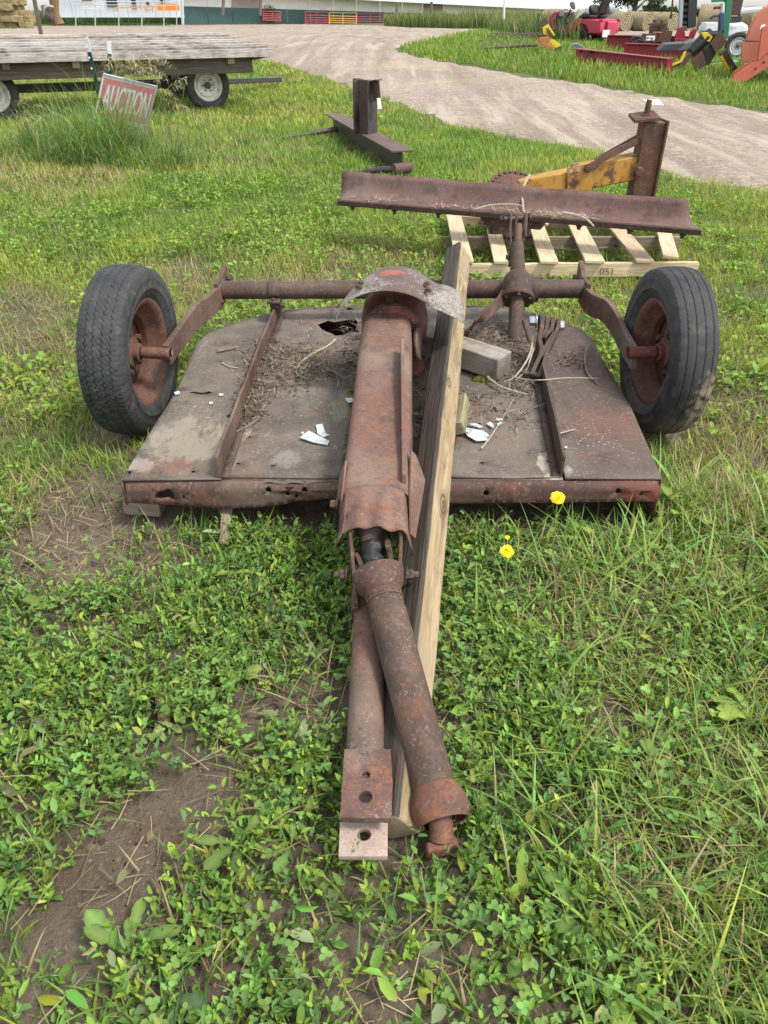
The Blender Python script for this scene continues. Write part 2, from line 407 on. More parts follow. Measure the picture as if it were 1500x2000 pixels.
# outline of the drive, read off the photograph onto the field
near_edge = [(2000, 430), (1750, 398), (1560, 380), (1500, 374), (1410, 366), (1330, 353), (1290, 338), (1240, 318), (1180, 300), (1060, 281), (960, 263), (880, 245), (800, 216), (720, 186), (650, 161), (590, 140), (545, 126), (500, 116), (420, 106), (300, 99), (150, 94), (-60, 90)]
far_left = [(-60, 58), (20, 55), (90, 50), (250, 49), (400, 48), (540, 47), (600, 47.5), (750, 50), (800, 54)]
around = [(880, 56), (940, 57), (960, 62), (920, 68), (870, 78), (815, 87), (783, 95), (790, 103), (830, 112), (880, 122), (960, 136), (1040, 148), (1100, 156), (1180, 168), (1250, 181), (1330, 194), (1400, 205), (1500, 217), (1560, 224), (1750, 245), (2000, 275)]
drive_px = near_edge + far_left + around
DRIVE = [tuple(PG(u, v)[:2]) for u, v in drive_px]
YARD = [tuple(PG(u, v)[:2]) for u, v in [(1190, 82), (1380, 88), (1560, 92), (1560, 62), (1400, 60), (1190, 60.5), (1150, 61)]]
def sheet(name, outline, mat, lift, step):
    x = [p[0] for p in outline]; y = [p[1] for p in outline]
    rag = []
    n = len(outline)
    for k in range(n):
        a = Vector(outline[k]); b = Vector(outline[(k+1) % n]); m = max(2, int((b-a).length/.5)) if (b-a).length < 25 else 8
        for s_ in range(m):
            p = a.lerp(b, s_/m); w = min(.22, .012*p.y)
            rag.append((p.x + (float(fbm(p.x*1.7, p.y*1.7, 3))-.5)*w*2, p.y + (float(fbm(p.x*1.7+40, p.y*1.7, 3))-.5)*w*2))
    edge = {(round(a, 4), round(b, 4)) for a, b in rag}
    zf = lambda a, b: float(relief(a, b)) + .012 + (-.03 if (round(a, 4), round(b, 4)) in edge else lift + (float(fbm(a*.8, b*2.2, 3))-.5)*.02)
    mb = MB().plate(rag, [], lambda a, b: Vector((a, b, zf(a, b))), step)
    o = obj(name, mb, mat, smooth=True); tag(o, kind='structure'); return o
GRAVEL = gravel_mat()
drive = sheet('gravel_drive', DRIVE, GRAVEL, .02, .55)
yard = sheet('gravel_yard', YARD, GRAVEL, .02, 1.2)
# ------------------------------------------------------------------ the old pull-type rotary mower
M_DECK = None
def deck_mat():
    """brown-grey sheet steel: dusty, red and orange blooms, a sandy spill on the near left, gritty dark right wing"""
    t = NT('deck_steel')
    n1 = t.noise(3, 5, .6, dist=.5); n2 = t.noise(13, 6, .65); n3 = t.noise(80, 4, .7); n4 = t.noise(32, 5, .65)
    c = t.mix(t.ramp(n1, [(.36, 0), (.64, 1)]), (.092, .076, .060), (.150, .122, .096))
    c = t.mix(t.math('MULTIPLY', t.ramp(n2, [(.46, 0), (.66, 1)]), .55), c, (.19, .158, .12))
    c = t.mix(t.math('MULTIPLY', t.ramp(t.noise(4.5, 4, .6, co=t.map(loc=(3, 3, 3))), [(.53, 0), (.72, 1)]), .7), c, (.165, .085, .060))
    c = t.mix(t.math('MULTIPLY', t.ramp(t.noise(6, 5, .6, co=t.map(loc=(8, 1, 3))), [(.54, 0), (.70, 1)]), .7), c, (.040, .032, .029))
    X, Y, Z = t.sep()
    # right-hand wing keeps more of the red paint under a layer of grit
    rw = t.ramp(t.math('ADD', t.math('MULTIPLY', X, .5), .5), [(.80, 0), (.84, 1)])
    c = t.mix(t.math('MULTIPLY', rw, .55), c, t.mix(t.ramp(n4, [(.4, 0), (.6, 1)]), (.095, .050, .043), (.060, .038, .033)))
    def blob(x, y, rx, ry, col, amt, sc=6):
        d = t.math('ADD', t.math('POWER', t.math('ABSOLUTE', t.math('DIVIDE', t.math('SUBTRACT', X, x), rx)), 2.0), t.math('POWER', t.math('ABSOLUTE', t.math('DIVIDE', t.math('SUBTRACT', Y, y), ry)), 2.0))
        d = t.math('ADD', d, t.math('MULTIPLY', t.math('SUBTRACT', t.noise(sc, 8, .82, co=t.map((1, .45, 1))), .5), 6.0))
        return t.mix(t.math('MULTIPLY', t.ramp(d, [(.30, 1), (.95, 0)]), amt), c, col)
    # sand and flaked primer (deck coordinates in metres from the mower's base)
    c = blob(-.75, -.36, .17, .19, (.34, .30, .22), .5, 17)
    c = blob(-.60, -.30, .07, .12, (.40, .36, .26), .5, 22)
    c = blob(-.80, -.56, .13, .07, (.26, .11, .065), .4, 16)
    c = blob(-.88, -.55, .06, .05, (.34, .32, .28), .45, 16)
    c = blob(.545, -.56, .06, .10, (.43, .40, .31), .8, 13)
    c = blob(-.38, -.52, .05, .07, (.30, .27, .225), .45, 16)
    c = blob(-.40, .2, .13, .25, (.20, .17, .135), .7, 6)
    c = blob(-.18, -.12, .08, .14, (.33, .33, .18), .45, 30)
    c = blob(.78, -.25, .16, .16, (.17, .08, .055), .5, 12)
    c = t.mix(t.math('MULTIPLY', t.ramp(n3, [(.58, 0), (.66, 1)]), .5), c, (.30, .26, .215))
    c = t.mix(t.math('MULTIPLY', t.ramp(t.noise(55, 3, .6), [(.33, 1), (.41, 0)]), .3), c, (.04, .03, .027))
    sp = t.math('MULTIPLY', t.ramp(t.voro(60), [(.14, 1), (.24, 0)]), t.ramp(t.noise(4, 4, .6, co=t.map(loc=(0, 0, 9))), [(.54, 0), (.66, 1)]))
    c = t.mix(t.math('MULTIPLY', sp, .7), c, (.52, .52, .45))
    c = t.mix(1.0, c, (.86, .86, .86), 'MULTIPLY')
    h = t.math('ADD', t.math('MULTIPLY', n2, .8), t.math('ADD', t.math('MULTIPLY', n3, .35), t.math('MULTIPLY', n4, .3)))
    return t.pbr(c, t.ramp(n2, [(.3, .60), (.7, .85)]), 0, t.bump(h, .5, .006), .3)
R_DECK = deck_mat()
R_RED = rust('red_oxide_sheet', (.180, .092, .066), (.145, .082, .064), orange=.42, lichen=.15, dark=.75, fresh=.0, dust=.4)
R_SKIRT = rust('skirt_rust', (.100, .050, .037), (.078, .045, .034), orange=.20, lichen=.12, dark=.5, dust=.3, fresh=.04)
R_BROWN = rust('brown_rust', (.080, .052, .039), (.062, .042, .032), orange=.14, lichen=.16, dark=.5, dust=.12)
R_TUBE = rust('tongue_rust', (.135, .062, .046), (.100, .058, .044), orange=.35, lichen=.25, dark=.6, fresh=.25, dust=.35)
R_GUARD = rust('guard_rust', (.088, .058, .043), (.108, .060, .042), orange=.22, lichen=.10, dark=.6, fresh=.1, dust=.1)
R_AXLE = rust('axle_rust', (.090, .048, .037), (.068, .041, .033), orange=.12, lichen=.45, dark=.4, fresh=.0, dust=.15)
R_LICHEN = rust('shield_rust', (.120, .078, .068), (.100, .068, .060), orange=.05, lichen=.6, dark=.3, crust=.62, patch=(-.012, .16, .065, .045))
R_ARM = rust('arm_paint', (.100, .056, .043), (.122, .053, .039), orange=.16, lichen=.25, dark=.5, fresh=.15, dust=.4)
R_PLATE = rust('hitch_steel', (.130, .070, .055), (.105, .052, .043), orange=.55, lichen=.45, dark=.5, dust=.5, scale=1.6)
R_TIP = rust('worn_hitch_steel', (.46, .37, .31), (.36, .26, .205), orange=.12, lichen=.0, dark=.2, dust=.5, scale=2.2)
R_CAST = rust('gearbox_paint', (.20, .055, .040), (.13, .05, .040), orange=.2, lichen=.1, dark=.9, fresh=.6)
R_BELL = rust('bell_rust', (.19, .080, .048), (.12, .060, .045), orange=.55, lichen=.1, dark=.6, scale=1.6)
R_RIM = rust('rim_rust', (.150, .058, .036), (.105, .048, .034), orange=.22, lichen=.05, dark=.35, dust=.2)
R_HARD = rust('bolt_rust', (.085, .048, .036), (.065, .04, .033), orange=.3, lichen=0, dark=.4)
GREASE = NT('old_grease'); GREASE = GREASE.pbr((.012, .011, .011), GREASE.ramp(GREASE.noise(30), [(.3, .35), (.7, .7)]), 0, GREASE.bump(GREASE.noise(45, 4), .6, .01), .5)
ZINC = NT('zinc'); ZINC = ZINC.pbr((.36, .39, .40), .4, .8)

mower = thing('rotary_mower', 'large rusty red-brown pull-type rotary mower with two tyres on the grass', 'mower', (0.04, 2.75, 0.0))
ZD = .200
def D2(u, v, z=ZD): p = P(u, v, z); return (p.x, p.y)
def bolt(p, d, r=.011, h=.012, mat=None, parent=None, washer=True):
    mb = MB().lathe([(0, h), (r*.85, h), (r, h*.8), (r, 0)], p, d, 6)
    if washer: mb.lathe([(r*1.5, .003), (r*1.5, 0)], p, d, 12); mb.lathe([(0, .003), (r*1.5, .003)], p, d, 12)
    return obj('bolt', mb, mat or R_HARD, parent or mower, smooth=30)
# deck sheets
Lw = [D2(237, 940), D2(290, 852), D2(345, 765), D2(372, 700), D2(387, 668), D2(412, 648), D2(480, 625), D2(548, 607)]
left_wing = Lw + [D2(432, 937)]
crack = [D2(u, v) for u, v in [(366, 769), (380, 767), (395, 770), (408, 767), (418, 770), (404, 773), (390, 773), (378, 771)]]
fray1 = [D2(u, v) for u, v in [(242, 930), (250, 921), (258, 922), (254, 928), (246, 933)]]
fray2 = [D2(u, v) for u, v in [(372, 919), (380, 918), (382, 922), (376, 923)]]
wav = lambda a, b, k=0: .004*math.sin(a*7+k)*math.sin(b*5+k) + (float(fbm(a*6+k, b*6, 3))-.5)*.008
obj('deck_sheet', MB().plate(left_wing, [crack, fray1, fray2], lambda a, b: Vector((a, b, ZD+.004+wav(a, b))), .06), R_DECK, mower, solid=.004)
ctr_back = [D2(432, 935), D2(470, 757+70), D2(500, 757), D2(548, 607), D2(600, 600), D2(660, 597), D2(760, 595), D2(900, 596), D2(1000, 602), D2(1055, 615), D2(1075, 760), D2(1085, 850), D2(1100, 935), D2(900, 936), D2(700, 937)]
hole = [D2(u, v) for u, v in [(620, 632), (628, 629), (641, 625), (652, 628), (664, 626), (680, 623), (694, 622), (699, 630), (696, 640), (700, 648), (684, 649), (672, 653), (655, 655), (648, 650), (637, 646), (628, 641)]]
slit = [D2(u, v) for u, v in [(673, 602), (684, 599), (697, 599), (690, 603), (680, 605)]]
bh = [circ(*D2(u, v), .0085, 9) for u, v in [(486, 855), (465, 908), (532, 912), (662, 914), (940, 905), (1072, 903)]]
bits = [circ(*D2(u, v), r, 6, r*.6) for u, v, r in [(612, 640, .008), (606, 634, .005), (632, 652, .006), (603, 645, .004), (690, 663, .006)]]
obj('deck_sheet', MB().plate(ctr_back, [hole, slit]+bh+bits, lambda a, b: Vector((a, b, ZD-.003+wav(a, b, 2)*.8)), .06), R_DECK, mower, solid=.004)
# near centre patch sheet laid over the rear one
patch = [D2(440, 934), D2(470, 830), D2(505, 758), D2(600, 752), D2(706, 757), D2(690, 800), D2(670, 936)]
obj('deck_sheet', MB().plate(patch, [circ(*D2(u, v), .0085, 9) for u, v in [(486, 855), (465, 908), (532, 912)]], lambda a, b: Vector((a, b, ZD+.004+wav(a, b, 2)*.8)), .06), R_DECK, mower, solid=.003)
patch = [D2(872, 936), D2(885, 850), D2(905, 770), D2(1066, 770), D2(1082, 850), D2(1097, 933), D2(1000, 936)]
obj('deck_sheet', MB().plate(patch, [circ(*D2(u, v), .0085, 9) for u, v in [(940, 905), (1072, 903)]], lambda a, b: Vector((a, b, ZD+.004+wav(a, b, 5)*.8 + .012*max(0, 1-abs(b-2.12)/.05)*max(0, math.sin(a*9+.6)))), .05), R_DECK, mower, solid=.003)
Rw = [D2(1104, 937), D2(1085, 850), D2(1070, 760), D2(1050, 640), D2(1058, 616), D2(1092, 628), D2(1135, 645), D2(1158, 662), D2(1170, 692), D2(1202, 745), D2(1232, 797), D2(1293, 936)]
obj('deck_sheet', MB().plate(Rw, [], lambda a, b: Vector((a, b, ZD+.003+wav(a, b, 4)*.6)), .06), R_DECK, mower, solid=.004)
# side skirts; right and unseen rear lowered to keep light from under the deck
for name, line in (('left', Lw), ('right', [D2(1058, 616), D2(1092, 628), D2(1135, 645), D2(1158, 662), D2(1170, 692), D2(1202, 745), D2(1232, 797), D2(1293, 936)]), ('rear', [D2(548, 607), D2(600, 600), D2(760, 595), D2(900, 596), D2(1000, 602), D2(1058, 616)])):
    rows = [[Vector((x, y, ZD+dz)) for x, y in line] for dz in ((-.001, -.03, -.095) if name == 'left' else (-.001, -.06, -.185))]
    obj('side_skirt', MB().loft(rows), R_SKIRT, mower, solid=.005, off=0)
# front skirt: rounded top, ragged lower edge, rusted holes
yF = D2(237, 940)[1] + .002; xl = D2(236, 940)[0]; xr = D2(1291, 936)[0]
def skx(u): return (u-750)/FPX*(yF*CT + (CAMH-.15)*ST)
def skt(v): return (v-938)/41.0*.092          # metres down the sheet
low = [(xl, .090), (skx(300), .096), (skx(360), .102), (skx(430), .108), (skx(480), .108), (skx(540), .102), (skx(590), .088), (skx(625), .078), (skx(660), .070), (skx(668), .092), (skx(900), .092), (skx(1050), .088), (skx(1180), .086), (xr, .088)]
rag = []
for a, b in zip(low[:-1], low[1:]):
    for k in range(6):
        f = k/6; x = a[0]+(b[0]-a[0])*f; t_ = a[1]+(b[1]-a[1])*f
        rag.append((x, t_ + (random.random()-.5)*(.008 if skx(560) < x < skx(668) else .002)))
rag.append(low[-1])
outl = [(xl, 0), ] + rag + [(xr, 0)]
R2 = lambda pts: [(skx(u), skt(v)) for u, v in pts]
holes = [R2([(302, 968), (309, 960), (318, 957), (326, 956), (331, 953), (336, 955), (341, 961), (340, 968), (346, 973), (338, 972), (330, 968), (322, 969), (312, 971)]),
         R2([(356, 968), (360, 962), (362, 967), (359, 972)]), R2([(299, 953), (302, 954), (301, 958)]), R2([(366, 963), (370, 961), (369, 965)])]
holes += [circ(skx(u), skt(v), .0095, 12) for u, v in [(526, 955), (562, 962), (596, 955), (948, 960), (1204, 957)]]
holes += [R2([(575, 968), (580, 962), (583, 964), (580, 971)]), R2([(1245, 964), (1253, 961), (1256, 963), (1249, 966)])]
def skmap(a, t):
    r = .028
    dent = .006*math.sin(a*5.3) + (.012 if a < skx(600) else .004)*math.sin(a*11+1)*min(1, t/.09)
    if t < r*1.57:
        g = t/r; return Vector((a, yF + .022 - r*math.sin(g)*1.0, ZD - .008 - r*(1-math.cos(g)))) + Vector((0, dent*.3*t/.04, 0))
    return Vector((a, yF + .022 - r - dent*.5, ZD - .008 - r - (t-r*1.57)))
obj('front_skirt', MB().plate(outl, holes, skmap, (.035, .011)), R_SKIRT, mower, solid=.004, off=1)
# peeled lip where sheet and skirt part company
for (ua, ub, va, vb) in ((868, 925, 934, 931), (1000, 1086, 929, 934), (470, 640, 936, 938)):
    mb = MB(); a = P(ua, va, ZD-.002); b = P(ub, vb, ZD-.002); rows = [[], []]
    for k in range(13):
        p = a.lerp(b, k/12); w = math.sin(math.pi*k/12)
        rows[0].append(p + Vector((0, .012, .001))); rows[1].append(p + Vector((0, -.012*w-.002, -.006 + .006*w*math.sin(k*1.9))))
    mb.loft(rows); obj('peeled_lip', mb, R_DECK, mower, solid=.002)
# ribs
def rib(u0, v0, u1, v1, h, flip):
    a = P(u0, v0, ZD); b = P(u1, v1, ZD); mid = a.lerp(b, .5)
    mb = MB(); rows = []
    for k in range(15):
        p = a.lerp(b, k/14); s = (float(fbm(k*.8, u0, 2))-.5)*.006
        hh = h*(1 if k > 0 else .98) - .012*(k/14)
        rows.append([p+Vector((s-.005, 0, 0.004)), p+Vector((s-.005, 0, hh)), p+Vector((s+.005, 0, hh)), p+Vector((s+.005, 0, .004))])
    mb.loft(rows, close=True); n = len(mb.v); mb.f += [(0, 1, 2, 3), (n-1, n-2, n-3, n-4)]
    r = obj('deck_rib', mb, R_BROWN if flip < 0 else R_ARM, mower, bevel=.0015)
    f = MB(); f.add([a+Vector((.004*flip, 0, .009)), a+Vector((.034*flip, 0, .009)), b+Vector((.034*flip, 0, .009)), b+Vector((.004*flip, 0, .009))], [(0, 1, 2, 3)])
    obj('rib_flange', f, R_BROWN, r, solid=.003)
    return r
rib(427, 936, 546, 606, .085, 1)
rib(1096, 934, 1046, 690, .085, -1)
# axle tube, clamp and end plates
YA, ZA, RA = 3.66, .345, .044
xa, xb = PY(432, 570, YA).x, PY(1138, 565, YA).x
ax = MB().tube([(xa, YA, ZA), (xb, YA, ZA+.006)], RA, 24); obj('axle_tube', ax, R_AXLE, mower)
cx = PY(537, 565, YA).x
strap = [Vector((cx, YA+math.cos(a)*(RA+.009), ZA+math.sin(a)*(RA+.009))) for a in np.linspace(-.2, math.pi+.2, 17)]
mb = MB(); rows = [[p+Vector((-.026, 0, 0)), p+Vector((.026, 0, 0))] for p in strap]; mb.loft(rows)
cl = obj('axle_clamp', mb, R_BROWN, mower, solid=.008, off=0, bevel=.001)
mb = MB().box((cx, YA-RA-.02, ZA-.035), (.062, .05, .014)).box((cx, YA, ZA-.075), (.05, .09, .06)); obj('clamp_foot', mb, R_BROWN, cl, bevel=.003)
bolt(Vector((cx, YA-RA-.028, ZA-.028)), (0, -.3, 1), .009, .01, parent=cl); bolt(Vector((cx+.03, YA-.05, ZA-.06)), (1, 0, 0), .01, .02, parent=cl)
# wheel arms: flat bars with a dog-leg
def arm(pts, side):
    c = catmull(pts, 26); mb = MB(); rows = []
    for k, p in enumerate(c):
        d = c[min(k+1, 26)]-c[max(k-1, 0)]; d.z = 0; s = Vector((d.y, -d.x, 0)).normalized()
        h = .052 - .008*max(0, (k-16)/10); w = .012
        rows.append([p-s*w+Vector((0, 0, -h)), p-s*w+Vector((0, 0, h)), p+s*w+Vector((0, 0, h)), p+s*w+Vector((0, 0, -h))])
    mb.loft(rows, close=True); n = len(mb.v); mb.f += [(0, 1, 2, 3), (n-1, n-2, n-3, n-4)]
    a = obj('wheel_arm', mb, R_ARM, mower, bevel=.003)
    p = c[10]
    return a
aL = arm([PY(441, 537, 3.92), PY(434, 556, 3.78), PY(431, 574, 3.64), PY(405, 600, 3.50), PY(388, 612, 3.42), PY(366, 640, 3.25), PY(345, 668, 3.08), PY(326, 694, 2.92)], -1)
aR = arm([PY(1132, 528, 3.92), PY(1136, 550, 3.78), PY(1140, 576, 3.64), PY(1158, 596, 3.52), PY(1182, 606, 3.44), PY(1202, 632, 3.28), PY(1220, 668, 3.08), PY(1240, 702, 2.92)], 1)
for side, px in ((-1, 425), (1, 1146)):
    p = PY(px, 572, 3.66); mb = MB().box(p+Vector((side*-.012, 0, 0)), (.02, .14, .13)); obj('end_plate', mb, R_BROWN, mower, bevel=.002)
    bolt(p+Vector((-side*.022, -.045, -.03)), (-side, 0, 0), .011, .014)
    t_ = PY(438 if side < 0 else 1135, 545, 3.86); obj('arm_ear', MB().box(t_+Vector((-side*.03, .0, -.02)), (.018, .07, .07)), R_BROWN, mower, bevel=.003)
for side, u, v in ((-1, 331, 688), (1, 1236, 697)):
    p = PY(u, v, 2.92); obj('spindle_hole', MB().lathe([(.0, .0), (.014, .0)], p+Vector((-side*.0145, -.01, .005)), (-side, 0, 0), 14), GREASE if side > 0 else R_TIP, mower)
# tyres
def tyre_mesh(R, W, kind, seed):
    """tread cut as real relief: kind 0 blocky all-terrain, kind 1 straight ribs with zigzag grooves"""
    N = 504
    side_pts = [(-.62, .600), (-.78, .64), (-.93, .70), (-.965, .735), (-1.0, .742), (-1.005, .755), (-.985, .765), (-1.0, .81), (-.99, .845), (-1.0, .85), (-.99, .862), (-.975, .88), (-.94, .925), (-.885, .958)]
    half = W/2; tw = .86
    prof = [(a*half, b*R) for a, b in side_pts]
    tr = []
    M = 66
    for k in range(M+1):
        w = -tw + 2*tw*k/M; tr.append((w*half, R*(1-.030*abs(w/tw)**2.6-.004)))
    prof = prof + tr + [(-a, b) for a, b in reversed(prof[:len(side_pts)])]
    prof = np.array(prof); m = len(prof); nt0 = len(side_pts); nt1 = nt0+M+1
    phi = np.arange(N)*2*math.pi/N
    PH, Wd = np.meshgrid(phi, prof[:, 0], indexing='ij'); Rr = np.tile(prof[:, 1], (N, 1))
    s = PH*R; per = 2*math.pi*R/84
    tri = lambda x: 2*np.abs(x/per - np.floor(x/per+.5))*2-1
    wn_ = Wd/half; dep = np.zeros_like(Rr)
    if kind == 0:
        for c0, ph in ((-.52, 0), (-.18, .5), (.18, 0), (.52, .5)):
            dd = np.abs(wn_ - c0 - .055*tri(s+ph*per)); dep = np.maximum(dep, .0052*(dd < .030))
        row = np.floor((wn_+.9)/.36); sh = (s + row*.37*per + wn_*half*.35) / (per*1.5)
        dep = np.maximum(dep, .0022*((sh-np.floor(sh)) < .16)*(np.abs(wn_) < .97))
        sh2 = (s - row*.2*per - wn_*half*.5)/(per*.75); dep = np.maximum(dep, .0016*((sh2-np.floor(sh2)) < .17))
        lug = ((s/(per*1.5)+.2*np.sign(wn_)) % 1) < .36; dep = np.maximum(dep, .003*lug*(np.abs(wn_) > .84)*(np.abs(wn_) < 1.0))
    else:
        for c0, ph in ((-.58, 0), (-.2, .5), (.2, 0), (.58, .5)):
            dd = np.abs(wn_ - c0 - .016*tri(s+ph*per)); dep = np.maximum(dep, .0055*(dd < .026))
        sh = (s + np.abs(((wn_+1) % .39)-.195)*half*2.0)/(per*.5); dep = np.maximum(dep, .0012*((sh-np.floor(sh)) < .4)*(np.abs(wn_) < .86))
        lug = ((s/(per*2)) % 1) < .18; dep = np.maximum(dep, .003*lug*(np.abs(wn_) > .84)*(np.abs(wn_) < .95))
    dep = dep*(.75+.5*fbm(PH*9+seed, wn_*3, 2))
    # raised rings on the sidewall
    Wd2 = Wd.copy()
    Rr = Rr-dep
    sag = np.exp(-((PH-1.5*math.pi)/.34)**2)          # flat where it bears on the soil
    Wd2 = Wd2*(1+.05*sag*(np.abs(wn_) > .5))
    x = Wd2; yy = np.cos(PH)*Rr; zz = np.sin(PH)*Rr
    V = np.stack([x.ravel(), yy.ravel(), zz.ravel()], 1)
    i, j = np.meshgrid(np.arange(N), np.arange(m-1), indexing='ij'); a = (i*m+j).ravel(); b = (((i+1) % N)*m+j).ravel()
    L = np.stack([a, b, b+1, a+1], 1).ravel()
    return V, L, np.arange(len(a))*4
def rubber(name, mud):
    t = NT(name); n1 = t.noise(7, 5, .6); n2 = t.noise(90, 4, .7); n3 = t.noise(24, 5, .65)
    c = t.mix(t.ramp(n1, [(.35, 0), (.68, 1)]), (.017, .0175, .0185), (.044, .044, .044))
    c = t.mix(t.math('MULTIPLY', t.ramp(n3, [(.52, 0), (.72, 1)]), .6), c, (.085, .079, .068))
    c = t.mix(t.math('MULTIPLY', t.ramp(t.voro(45), [(.05, 1), (.10, 0)]), .35), c, (.32, .30, .27))
    if mud:
        X, Y, Z = t.sep()
        k = t.math('MULTIPLY', t.ramp(t.math('ADD', X, t.math('MULTIPLY', n3, .10)), [(.055, 0), (.085, 1)]), t.ramp(t.math('SUBTRACT', t.math('MULTIPLY', n1, .35), t.math('ADD', Z, .02)), [(.12, 0), (.17, 1)]))
        k = t.math('MULTIPLY', k, t.ramp(n3, [(.38, 0), (.55, 1)]))
        low = t.math('MULTIPLY', t.ramp(t.math('ADD', Z, t.math('MULTIPLY', n1, .25)), [(.0-.0, 1), (.02, 0)]), .0)
        c = t.mix(k, c, t.mix(n2, (.20, .16, .105), (.30, .25, .17)))
        d2 = t.math('MULTIPLY', t.ramp(t.math('ADD', t.math('MULTIPLY', Z, -1.0), t.math('MULTIPLY', n1, .3)), [(.27, 0), (.42, .75)]), 1.0)
        c = t.mix(d2, c, (.12, .105, .085))
    return t.pbr(c, t.ramp(n1, [(.3, .62), (.7, .85)]), 0, t.bump(t.math('ADD', n2, t.math('MULTIPLY', n3, .5)), .35, .002), .35)
def wheel(name, c, R, W, kind, side, toe, camber, rub, seed):
    w = bpy.data.objects.new('wheel', None); COL.objects.link(w); w.parent = mower
    w.location = Vector(c)-mower.location; w.rotation_euler = (0, camber, toe)
    V, L, S = tyre_mesh(R, W, kind, seed); tb = raw_mesh('tyre', V, L, S, rub, smooth=True); tb.parent = w
    i = -side                                          # x direction that faces the mower
    h = W/2; r0 = R*.615
    prof = [(r0+.012, i*h*.68), (r0+.014, i*h*.75), (r0+.004, i*h*.77), (r0-.012, i*h*.70), (r0-.022, i*h*.55), (r0-.030, i*h*.30), (r0-.055, i*h*.05), (r0-.058, -i*h*.25), (r0-.045, -i*h*.35), (r0-.075, -i*h*.42), (.100, -i*h*.30), (.085, -i*h*.18), (.070, -i*h*.16), (0, -i*h*.16)]
    mb = MB().lathe(prof, (0, 0, 0), (1, 0, 0), 48); rim = obj('rim', mb, R_RIM, w, world=False, solid=.003, off=0)
    mb = MB().lathe([(.062, -i*h*.2), (.062, i*h*.05), (.05, i*h*.10), (.036, i*h*.12), (.036, i*h*.35), (.024, i*h*.38), (.024, i*h*.5)], (0, 0, 0), (1, 0, 0), 20)
    mb.lathe([(.024, -i*h*.1), (.024, i*(h+.07))], (0, 0, 0), (1, 0, 0), 20)
    obj('hub', mb, R_CAST if side > 0 else R_RIM, w, world=False)
    for k in range(5):
        a = k*2*math.pi/5+.4; b = MB().lathe([(0, i*.022), (.012, i*.022), (.013, i*.0)], (-i*h*.14, math.cos(a)*.085, math.sin(a)*.085), (1, 0, 0), 6)
        obj('wheel_nut', b, R_HARD, w, world=False)
    return w
wl = wheel('wheel', (-1.035, 2.90, .330), .343, .182, 0, -1, math.radians(-5), math.radians(2), rubber('tyre_left', 0), 3)
wr = wheel('wheel', (1.155, 2.90, .328), .338, .166, 1, 1, math.radians(2), math.radians(0), rubber('tyre_right', 1), 8)

# driveline tunnel: long inverted-U cover from the gearbox forward
T0, T1 = Vector((.012, 2.87, .520)), Vector((-.024, 1.78, .362))
def tun_prof(c, w, dep, r, t):
    p = []
    hw = w/2
    p.append(Vector((-hw-.012*t, 0, -dep))); p.append(Vector((-hw-.004, 0, -dep*.5)))
    for k in range(7):
        a = math.pi - k*math.pi/12; p.append(Vector((-hw+r + r*math.cos(a), 0, -r + r*math.sin(a))))
    for k in range(7):
        a = math.pi/2 - k*math.pi/12; p.append(Vector((hw-r + r*math.cos(a), 0, -r + r*math.sin(a))))
    p.append(Vector((hw+.004, 0, -dep*.5))); p.append(Vector((hw+.012*t, 0, -dep)))
    return [c+q for q in p]
rows = []
for k in range(31):
    t_ = k/30; c = T0.lerp(T1, t_)
    w = .192 + .012*t_; bow = .004*math.sin(t_*9)+.003*math.sin(t_*23)
    c = c + Vector((0, 0, bow - (.012*(1-t_/.03)**2 if t_ < .03 else 0)))
    rows.append(tun_prof(c, w - (.02*(1-t_/.06) if t_ < .06 else 0), .15+.03*t_, .045-.012*t_, t_))
tunnel = obj('driveline_cover', MB().loft(rows), R_RED, mower, solid=.004)
tb0 = T0.lerp(T1, .03)
obj('cover_tab', MB().prism([PY(752, 575, 2.90), PY(768, 575, 2.90), PY(770, 606, 2.84), PY(766, 612, 2.825), PY(758, 612, 2.825), PY(753, 606, 2.84)], (0, 0, .006)), R_RED, tunnel, bevel=.002)
bolt(PY(762, 604, 2.835)+Vector((0, 0, .008)), (0, -.2, 1), .010, .012, parent=tunnel)
# front hood of the cover: wider, with a wavy lip
rows = []
lip_v = [1046, 1036, 1037, 1041, 1038, 1033, 1036, 1042, 1043, 1041, 1045, 1058]
for k in range(15):
    t_ = k/14; row = []
    for j in range(25):
        a = j/24*2-1
        w = .098 + .004*t_ + .006*max(0, t_-.75)*4
        x = -.026 + a*w
        # wavy lip: nearer/farther along the front
        L_ = np.interp(j/24, np.linspace(0, 1, 12), lip_v)
        front = PY(735, float(L_), 1.62).y
        ylip = 1.79 - t_*(.150 + (float(L_)-1036)*.0012)
        z = .378 + (ylip-1.79)*.15 - .030*abs(a)**3.5 - .035*max(0, abs(a)-.86)/.14 + .006*math.sin(j*.9+t_*2)*t_ - .018*t_**3
        row.append(Vector((x, ylip, z)))
    rows.append(row)
obj('cover_hood', MB().loft(rows), R_RED, tunnel, solid=.004)
# side cheeks and notch plates beside the hood
rc = [P(802, 880, .40), P(812, 890, .385), P(829, 938, .33), P(822, 985, .30), P(810, 1052, .27), P(801, 1044, .31), P(800, 970, .35)]
mb = MB().add(rc, [tuple(range(len(rc)))]); obj('cover_cheek', mb, R_RED, tunnel, solid=.005, off=0, smooth=False)
lc = [P(676, 900, .39), P(664, 930, .345), P(661, 965, .32), P(664, 1005, .30), P(668, 975, .345)]
mb = MB().add(lc, [tuple(range(len(lc)))]); obj('cover_cheek', mb, R_RED, tunnel, solid=.005, off=0, smooth=False)
bolt(P(660, 985, .315), (-1, 0, 0), .013, .022, parent=tunnel)
